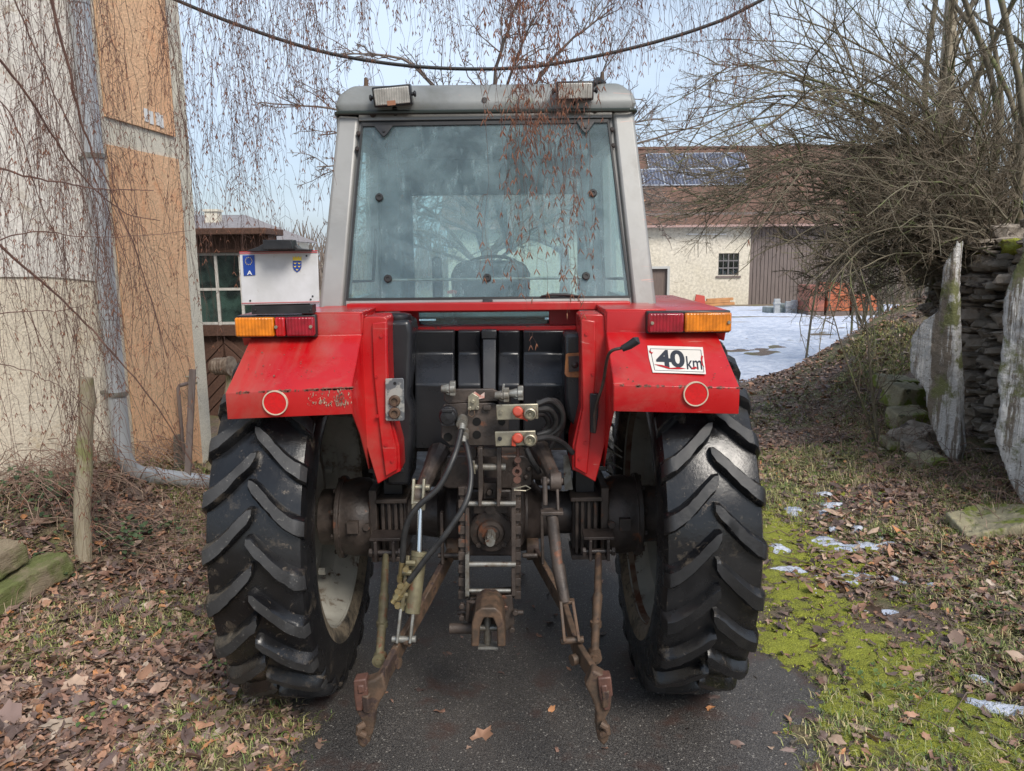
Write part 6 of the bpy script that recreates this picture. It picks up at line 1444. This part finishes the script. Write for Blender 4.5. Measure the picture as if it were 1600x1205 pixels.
# hand lever on the right fender
lv = MB().tube(bez([at(929, 675, 2.72), at(930, 640, 2.70), at(942, 600, 2.66), (at(948, 565, 2.60)), at(955, 549, 2.55), at(975, 543, 2.54)], 30), .0055, 8)
lev = lv.build('hand_lever', m_cast, T); MB().tube([at(972, 545, 2.54), at(983, 540, 2.535), at(995, 532, 2.53), at(995, 527, 2.53)], [.011, .014, .016, .006], 12).build('grip', m_black, lev)
mb = MB(); poly(mb, ((922, 615), (936, 616), (935, 650), (931, 678), (922, 676)), 2.775, .03); mb.build('lever_slot', m_black, T, bevel=.003)
# pale ratchet strip and step grid seen past the right lift arm
mb = MB(); poly(mb, ((880, 712), (889, 712), (895, 765), (882, 766)), 3.0, .006); mb.build('handbrake_strip', m_white if False else m_steelpale, T)
mb = MB()
for k in range(3): mb.bar(at(947, 700 + k * 18, 3.3), at(972, 715 + k * 18, 3.3), .006, .006)
mb.bar(at(947, 684, 3.3), at(972, 706, 3.3), .006, .006); mb.build('step_grid', m_steelpale, T)
# shading frame under the tank: dark rear wall of the cab floor
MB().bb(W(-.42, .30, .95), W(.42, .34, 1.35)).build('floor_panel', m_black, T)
MB().tube([W(-.72, -.30, 1.28), W(-.60, -.15, 1.20), W(-.44, .05, 1.15)], .010, 8).build('fender_stay', m_steelpale, T)

# ================================================================ TREES
m_birch = M('birch_twig', (.10, .05, .04), (.15, .08, .06), 9, r=.7)
m_catkin = M('dry_birch_catkin', (.30, .13, .07), (.19, .085, .06), 25, r=.8)
m_birchbark = M('birch_bark', (.55, .52, .46), (.45, .42, .37), 5, r=.85, spots=((.06, .05, .045), 9, .56, .05, (1, 1, .25)), bump=.4, stretch=(1, 1, .3))
m_branch = M('grey_green_bark', (.135, .115, .08), (.19, .165, .115), 9, r=.85, spots=((.15, .18, .065), 4, .54, .1), bump=.4)
m_twig = M('bush_twig', (.24, .19, .14), (.16, .13, .09), 6, r=.85)
m_fartree = M('distant_bark', (.15, .12, .10), (.20, .16, .135), 5, r=.9)
rg2 = np.random.default_rng(5)
class Strands:
    def __init__(s): s.tw = TW(3); s.ck = TW(3)
    def fork(s, p, n=2, sc=1.0):
        a0 = rg2.uniform(0, 6.28)
        for k in range(n):
            a = a0 + k * math.pi + rg2.normal(0, .3); l = rg2.uniform(.013, .026) * sc; sp = rg2.uniform(.3, .7)
            d = np.array([math.cos(a) * sp, math.sin(a) * sp, -1]); d /= np.linalg.norm(d)
            s.ck.add(np.array([p, p + d * l * .35, p + d * l * .75, p + d * l]), np.array([.0006, .0019, .0016, .0005]) * sc)
    def hang(s, x, y, z0, z1, side=1.0, ck=.6, drift=None, r=.0022, ln=.22, dens=1.0):
        L_ = z0 - z1; n = max(5, int(L_ / .10)); q = np.linspace(0, 1, n)
        w1 = rg2.normal(0, .05, 2); w2 = rg2.normal(0, .045, (n, 2)).cumsum(0) * .5; dr = rg2.normal(0, .07, 2) if drift is None else np.array(drift)
        P = np.stack([x + dr[0] * q * L_ + w2[:, 0] * .6 + w1[0] * np.sin(q * 3), y + dr[1] * q * L_ + w2[:, 1] * .6, z0 - L_ * q], 1)
        s.tw.add(P, r * (1 - q * .72))
        k = int(L_ / .075 * side)
        for i in range(k):
            t_ = rg2.random() ** .8; j = min(int(t_ * (n - 1)), n - 2); f = t_ * (n - 1) - j; p = P[j] * (1 - f) + P[j + 1] * f
            if p[2] > 3.7: continue
            a = rg2.uniform(0, 6.28); l = rg2.uniform(.25, 1.0) * ln; m_ = 4; qq = np.linspace(0, 1, m_); out = l * .42
            T_ = np.stack([p[0] + math.cos(a) * out * np.sqrt(qq) + rg2.normal(0, .006, m_) * qq, p[1] + math.sin(a) * out * np.sqrt(qq), p[2] - l * qq ** 1.35 + .012 * np.sin(qq * 3)], 1)
            s.tw.add(T_, r * .5 * (1 - qq * .4))
            if rg2.random() < ck: s.fork(T_[-1])
            if rg2.random() < ck * .6: s.fork(T_[2], 1)
        s.fork(P[-1])
    def build(s, parent):
        if s.tw.v: s.tw.build('twigs', m_birch, parent)
        if s.ck.v: s.ck.build('catkins', m_catkin, parent)
def limb(tw, pts, r0, r1, n=30, wob=.03):
    P = np.array([list(p) for p in bez(pts, n)]); k = len(P); P = P + rg2.normal(0, wob, P.shape).cumsum(0) * .3 * np.sin(np.linspace(0, np.pi, k))[:, None]
    tw.add(P, np.linspace(r0, r1, k)); return P
# --- birch on the left, its trunk outside the frame
bx, by = -4.3, 2.4
birch = thing('weeping_birch', 'weeping birch hanging its thin twigs over the house wall and the left of the picture', 'tree', (bx, by, hz(bx, by)))
MB().tube([V(bx, by, -.1), V(bx + .05, by + .05, 1.5), V(bx + .1, by + .1, 3), V(bx + .25, by + .3, 5), V(bx + .3, by + .5, 7.5)], [.2, .16, .14, .10, .05], 16).build('trunk', m_birchbark, birch)
S1 = Strands(); lt = TW(6)
for tgt in ((-.2, 3.0, 4.5), (1.6, 3.6, 4.9), (-1.5, 4.0, 4.6), (-3.2, 3.9, 4.4), (-1.2, 5.2, 5.0), (-2.4, 2.8, 4.2), (.8, 5.0, 5.2)):
    limb(lt, [V(bx + .2, by + .25, 4.2 + rg2.uniform(-.6, 1.5)), V(bx + (tgt[0] - bx) * .4, by + (tgt[1] - by) * .4, tgt[2] + .7), V(*tgt)], .05, .012)
# branches crossing in front of the wall
for pts, r0 in (([(-60, 20, 2.9), (40, 150, 3.1), (110, 265, 3.3), (180, 330, 3.4), (250, 345, 3.5)], .009), ([(-60, 330, 3.0), (60, 440, 3.2), (150, 530, 3.3), (240, 640, 3.4), (330, 770, 3.5)], .010), ([(70, -40, 3.0), (105, 100, 3.1), (130, 200, 3.2), (170, 290, 3.3), (215, 400, 3.35), (262, 560, 3.4)], .010),
                ([(-60, 250, 3.0), (60, 285, 3.1), (150, 300, 3.2), (240, 298, 3.3)], .008), ([(-60, 395, 3.0), (60, 360, 3.1), (160, 362, 3.2), (300, 360, 3.5)], .005), ([(-50, 110, 2.9), (30, 200, 3.0), (60, 330, 3.1), (110, 420, 3.2)], .005), ([(10, -30, 3.4), (60, 90, 3.5), (130, 240, 3.6), (200, 420, 3.7), (205, 560, 3.8)], .006), ([(-40, 560, 3.0), (60, 590, 3.1), (140, 640, 3.2)], .004), ([(-40, 490, 3.0), (80, 480, 3.1), (140, 470, 3.3)], .004), ([(240, -30, 3.6), (265, 80, 3.7), (285, 200, 3.8), (300, 300, 3.9)], .004)):
    P = limb(lt, [at(*q_) for q_ in pts], r0 * .62, r0 * .2, 30, .012)
    for i in range(12):
        p = P[rg2.integers(3, len(P) - 1)]; S1.hang(p[0], p[1], p[2], p[2] - rg2.uniform(.25, .95), .75, .35, r=.0015, ln=.2)
lt.build('limbs', m_birch, birch)
def curtain(S, px0, px1, ylo, yhi, Y0, Y1, n, power=1.0, side=1.0, ck=.5, r=.0020, ln=.2, ztop=4.6, clump=0):
    cl = rg2.uniform(px0, px1, max(1, clump)) if clump else None
    cf = rg2.uniform(.15, 1.0, max(1, clump))
    for i in range(n):
        ci = rg2.integers(0, max(1, clump)); px = rg2.uniform(px0, px1) if not clump else float(np.clip(cl[ci] + rg2.normal(0, 7), px0, px1))
        Y = rg2.uniform(Y0, Y1); py = ylo + (yhi - ylo) * (rg2.random() ** power if (not clump or rg2.random() < .25) else cf[ci] * rg2.uniform(.55, 1.05))
        e = at(px, py, Y); S.hang(e.x, e.y, ztop if e.z < ztop - .3 else e.z + .6, e.z, side, ck, r=r, ln=ln)
curtain(S1, -20, 140, 150, 560, 2.9, 3.8, 20, 1, 1.1, .35, clump=6)
curtain(S1, 120, 300, 120, 730, 3.2, 4.3, 32, .8, 1.2, .35, clump=6)
curtain(S1, 150, 260, 600, 760, 3.6, 4.2, 9, 1, 1.0, .4)
curtain(S1, 285, 500, 60, 390, 3.3, 4.6, 66, .75, 1.3, .6, clump=12)
curtain(S1, 285, 420, 300, 480, 3.6, 4.6, 6, 1, .9, .5)
curtain(S1, 420, 500, 20, 240, 3.3, 4.6, 7, 1, .9, .5)
S1.build(birch)
# --- second birch: twigs over the cab and the yard
b2x, b2y = 3.6, .4
birch2 = thing('weeping_birch', 'weeping birch whose reddish dry twigs hang down before the cab window and the yard', 'tree', (b2x, b2y, hz(b2x, b2y)))
MB().tube([V(b2x, b2y, -.1), V(b2x - .05, b2y + .05, 2), V(b2x - .1, b2y + .2, 4), V(b2x - .4, b2y + .5, 6.5)], [.2, .15, .12, .06], 16).build('trunk', m_birchbark, birch2)
lt = TW(6)
for tgt in ((.3, 2.6, 4.1), (.3, 3.4, 4.8), (-.7, 3.8, 5.0), (1.6, 4.2, 4.9), (2.6, 4.0, 4.6), (-.4, 4.6, 5.2)): limb(lt, [V(b2x - .1, b2y + .25, 3.9), V(b2x + (tgt[0] - b2x) * .45, b2y + (tgt[1] - b2y) * .45, tgt[2] + .6), V(*tgt)], .05, .010)
lt.build('limbs', m_branch, birch2)
S2 = Strands()
curtain(S2, 525, 780, -60, 105, 3.2, 4.6, 54, .8, 1.2, .5, clump=9)
curtain(S2, 770, 1010, -40, 130, 3.0, 4.4, 46, .8, 1.2, .5, clump=7)
curtain(S2, 1000, 1140, 20, 235, 3.4, 4.8, 26, 1, 1.2, .6, clump=5)
curtain(S2, 1090, 1240, -40, 190, 3.6, 5.0, 14, 1, 1.0, .5, clump=5)
# the cluster before the window: closer, with more dried catkins
for i in range(30):
    px = rg2.normal(852, 17); e = at(px, rg2.uniform(300, 470) if i < 12 else rg2.uniform(150, 300), rg2.uniform(2.25, 2.6)); e0 = at(px + rg2.normal(0, 12), 0, e.y)
    S2.hang(e.x, e.y, 4.2, e.z, 1.5, .9, r=.0015, ln=.10, drift=(rg2.normal(0, .012), rg2.normal(0, .01)))
for (px, py) in ((787, 262), (884, 425), (838, 420), (872, 455), (930, 180), (917, 150)):
    e = at(px, py, 2.4); S2.hang(e.x, e.y, 4.2, e.z, .8, .9, r=.0014, ln=.09, drift=(rg2.normal(0, .01), 0))
for (px, py) in ((840, 541), (1152, 375)):
    e = at(px, py, 2.55); S2.hang(e.x, e.y, 4.2, e.z, .12, .9, r=.0011, ln=.08, drift=(.005, 0))
S2.build(birch2)

# --- recursive bare branches
def grow(tw, fine, P, r, lev, maxlev, spread, up, lenf, nchild, kink=.10, rmin=.0016):
    k = len(P); L_ = np.linalg.norm(P[1:] - P[:-1], axis=1).sum()
    if lev >= maxlev: return
    for c in range(nchild[lev]):
        t_ = rg2.uniform(.18, 1.0); j = min(int(t_ * (k - 1)), k - 2); p = P[j]; d = P[j + 1] - P[j]; d = d / (np.linalg.norm(d) + 1e-9)
        rd = rg2.normal(0, 1, 3); rd -= rd.dot(d) * d; rd /= np.linalg.norm(rd) + 1e-9
        dd = d * rg2.uniform(.5, 1.1) + rd * spread * rg2.uniform(.5, 1.2) + np.array([0, 0, up]); dd /= np.linalg.norm(dd)
        l = L_ * lenf * rg2.uniform(.5, 1.15) * (1 - .45 * t_); n = max(4, 7 - lev)
        q = [p]; cur = dd
        for i in range(n - 1):
            cur = cur + rg2.normal(0, kink, 3) + np.array([0, 0, up * .15]); cur /= np.linalg.norm(cur); q.append(q[-1] + cur * l / (n - 1))
        Q = np.array(q); r0 = max(r * .52 * (1 - .4 * t_), rmin)
        (fine if lev >= 1 else tw).add(Q, np.linspace(r0, max(r0 * .35, rmin * .6), n)); grow(tw, fine, Q, r0, lev + 1, maxlev, spread, up, lenf, nchild, kink, rmin)
# bush overhanging the ruined wall
Bx, By = 4.25, 7.1
bush = thing('overhanging_bush', 'dense bare bush arching from the top of the ruined wall out over the lane', 'bush', (Bx, By, hz(Bx, By)))
tb_, tf = TW(6), TW(3)
ends = []
for i in range(74):
    px = 1060 + 520 * rg2.random() ** .85; lo_ = 445 - .0 * px; 
    py = rg2.uniform(-30, 300) if rg2.random() < .62 else rg2.uniform(280, 440)
    if px < 1200: py = rg2.uniform(60, 340)
    ends.append((px, py, rg2.uniform(5.6, 8.2)))
for i in range(34): ends.append((rg2.uniform(1235, 1440), rg2.uniform(300, 480), rg2.uniform(6.0, 7.6)))
ends += [(1075, 170, 6.5), (1050, 300, 6.2), (1130, 60, 6.4), (1200, 20, 6.5), (1110, 330, 6.3), (1260, 440, 6.7), (1330, 480, 7.0)]
for (px, py, Y) in ends:
    e = at(px, py, Y); b0 = V(Bx + rg2.uniform(-.25, .45), By + rg2.uniform(-.6, 1.0), 0); b0.z = rg2.uniform(1.2, 1.75) if b0.x < 4.6 else hz(b0.x, b0.y)
    hgt_ = max(0.15, e.z - b0.z); dist = (V(e.x, e.y, 0) - V(b0.x, b0.y, 0)).length
    c1 = b0 + (e - b0) * .30 + V(.15, 0, .22 * dist + .10 * hgt_); c2 = b0 + (e - b0) * .68 + V(0, 0, .22 * dist)
    r0 = rg2.uniform(.008, .022)
    P = limb(tb_, [b0, c1, c2, e], r0, .0035, 18, .03)
    grow(tb_, tf, P, r0, 0, 3, .75, .10, .42, (14, 8, 5), .16, .0013)
tb_.build('branches', m_branch, bush); tf.build('twigs', m_twig, bush)
stems = TW(6)
for i in range(7):
    x_, y_ = Bx + rg2.uniform(-.2, .4), By + rg2.uniform(-.8, .7); limb(stems, [V(x_, y_, 1.0), V(x_ + rg2.uniform(-.15, .15), y_, 1.9), V(x_ + rg2.uniform(-.5, .3), y_ + rg2.uniform(-.4, .3), 3.0), V(x_ + rg2.uniform(-1.3, .3), y_ + rg2.uniform(-.6, .6), 4.6)], rg2.uniform(.03, .055), .02, 16, .03)
stems.build('stems', m_branch, bush)
# thicket behind: individual shrubs on the slope
for i, (x_, y_, h_, lab) in enumerate(((7.4, 11.0, 5.5, 'bare shrub nearest behind the overhanging bush'), (9.0, 13.0, 6.0, 'tall bare shrub farther back at the right edge'), (6.2, 12.5, 4.2, 'lower bare shrub closest to the snowy yard'), (8.2, 16.5, 6.0, 'bare shrub standing farthest back beside the brick pallets'), (6.5, 9.8, 4.8, 'bare shrub directly behind the top of the ruined wall'))):
    sh_ = thing('bare_shrub', lab, 'shrub', (x_, y_, hz(x_, y_)), 'bare shrubs behind the ruined wall'); a_, f_ = TW(5), TW(3)
    for k in range(16):
        b0 = V(x_ + rg2.normal(0, .4), y_ + rg2.normal(0, .4), hz(x_, y_) - .05); e = V(x_ + rg2.normal(0, 1.4), y_ + rg2.normal(0, 1.2), hz(x_, y_) + h_ * rg2.uniform(.5, 1.05))
        P = limb(a_, [b0, (b0 + e) / 2 + V(0, 0, .4), e], .022, .006, 12, .05); grow(a_, f_, P, .02, 0, 3, .7, .2, .36, (9, 5, 3), .15, .003)
    a_.build('stems', m_branch, sh_); f_.build('twigs', m_twig, sh_)
# pale trunks beyond the bush
for i, (px, Y, r_, lab) in enumerate(((1470, 11.0, .11, 'pale tree trunk rising behind the bush'), (1596, 6.9, .07, 'pale lichen covered trunk at the right edge above the wall'))):
    p = at(px, 300, Y); t0 = thing('bare_tree', lab, 'tree', (p.x, Y, hz(p.x, Y))); a_, f_ = TW(5), TW(3)
    MB().tube([V(p.x + .05, Y, hz(p.x, Y) - .1), V(p.x, Y, 2.5), V(p.x - .05, Y, 4.5), V(p.x - .1, Y, 7.5)], [r_ * 1.2, r_, r_ * .8, r_ * .4], 14).build('trunk', M('pale_bark', (.28, .23, .16), (.38, .33, .25), 7, r=.9, spots=((.13, .14, .06), 5, .56, .08), bump=.4), t0)
    P = np.array([[p.x + rg2.normal(0, .03), Y, z_] for z_ in np.linspace(2.6, 7.4, 12)]); grow(a_, f_, P, r_ * .7, 0, 3, .9, .15, .30, (16, 7, 4), .15, .003)
    a_.build('branches', m_branch, t0); f_.build('twigs', m_twig, t0)
# thin sapling and stems on the bank
a_, f_ = TW(5), TW(3)
p = ground(1375, 690); t0 = thing('sapling', 'thin leafless sapling with a mossy foot in front of the stone pile', 'sapling', tuple(p))
P = limb(a_, [p - V(0, 0, .05), at(1360, 600, p.y), at(1350, 500, p.y), at(1335, 400, p.y)], .016, .005, 16, .01); grow(a_, f_, P, .012, 0, 2, .8, .2, .4, (12, 4), .12)
P = limb(a_, [p - V(.02, 0, .05), at(1320, 560, p.y - .2), at(1285, 440, p.y - .3)], .009, .003, 12, .01); grow(a_, f_, P, .008, 0, 2, .8, .2, .4, (10, 4), .12)
a_.build('stem', m_branch, t0); f_.build('twigs', m_birch, t0)
# brush at the foot of the ruined wall
tw = TW(3)
for i in range(520):
    x_ = rng.uniform(2.7, 3.85); y_ = rng.uniform(4.8, 8.4)
    if rng.random() > sst((x_ - 2.5) / 1.0): continue
    a = rng.uniform(0, 6.28); l = rng.uniform(.12, .55); z0 = hz(x_, y_); q = np.linspace(0, 1, 6)
    tw.add(np.stack([x_ + np.cos(a) * l * (q - .3), y_ + np.sin(a) * l * (q - .3), z0 + rng.uniform(.02, .22) * np.sin(np.pi * (q * .8 + .1)) + rng.normal(0, .01, 6)], 1), np.linspace(.003, .0012, 6))
tw.build('brush', M('brush_stem', (.14, .09, .07), (.22, .15, .11), 9, r=.85), kind='stuff', label='tangle of dead stems lying along the foot of the ruined wall', category='brush')
# big bare tree behind the tractor
def bare_tree(x_, y_, h_, cr, lab, nl=16, r_=.18, rm=.006, nch=(10, 7, 5)):
    t0 = thing('bare_tree', lab, 'tree', (x_, y_, hz(x_, y_))); g_ = hz(x_, y_); a_, f_ = TW(5), TW(3)
    MB().tube([V(x_, y_, g_ - .2), V(x_ + .1, y_, g_ + h_ * .15), V(x_, y_, g_ + h_ * .35), V(x_ + .1, y_, g_ + h_ * .6)], [r_, r_ * .8, r_ * .55, r_ * .2], 12).build('trunk', m_fartree, t0)
    for k in range(nl):
        a = k * 2.4 + rg2.uniform(-.3, .3); z0 = g_ + h_ * rg2.uniform(.22, .6); rr2 = cr * rg2.uniform(.6, 1.1)
        e = V(x_ + math.cos(a) * rr2, y_ + math.sin(a) * rr2 * .8, z0 + h_ * rg2.uniform(-.05, .42))
        P = limb(a_, [V(x_, y_, z0), V(x_ + math.cos(a) * rr2 * .5, y_ + math.sin(a) * rr2 * .5, (z0 + e.z) / 2 + .5), e], r_ * .33, .01, 14, .06); grow(a_, f_, P, r_ * .25, 0, 3, .8, .08, .40, nch, .2, rm)
    a_.build('branches', m_fartree, t0); f_.build('twigs', m_fartree, t0)
bare_tree(-.5, 15.0, 6.6, 4.2, 'spreading leafless fruit tree behind the tractor cab', 34, .13, .0055, (12, 7, 5))
bare_tree(1.6, 24.0, 9.0, 4.0, 'taller leafless tree farther behind the cab roof', 14, .2, .008, (9, 6, 4))
# cable slung between the buildings
pts = [at(-200, -190, 6.0), at(20, -110, 6.0), at(275, 0, 6.0), at(380, 42, 6.0), at(500, 80, 6.0), at(620, 101, 6.0), at(740, 108, 6.0), at(850, 102, 6.0), at(980, 77, 6.0), at(1100, 42, 6.0), at(1190, 0, 6.0), at(1500, -170, 6.0), at(1900, -430, 6.0)]
tag(MB().tube(bez(pts, 96), .013, 8).build('overhead_cable', m_rubber), 'dark cable sagging across the sky above the cab roof', 'cable')
# distant wood behind the yard
tw = TW(3)
for i in range(2600):
    x_ = rg2.uniform(-60, 70); y_ = rg2.uniform(75, 110); h_ = rg2.uniform(3.5, 7.5); g_ = hz(x_, y_)
    P = np.array([[x_, y_, g_], [x_ + rg2.normal(0, .4), y_, g_ + h_ * .5], [x_ + rg2.normal(0, .9), y_, g_ + h_]]); tw.add(P, [.14, .09, .03])
tw.build('far_woodland', m_fartree, kind='stuff', label='thin line of distant leafless woodland on the horizon', category='woodland')
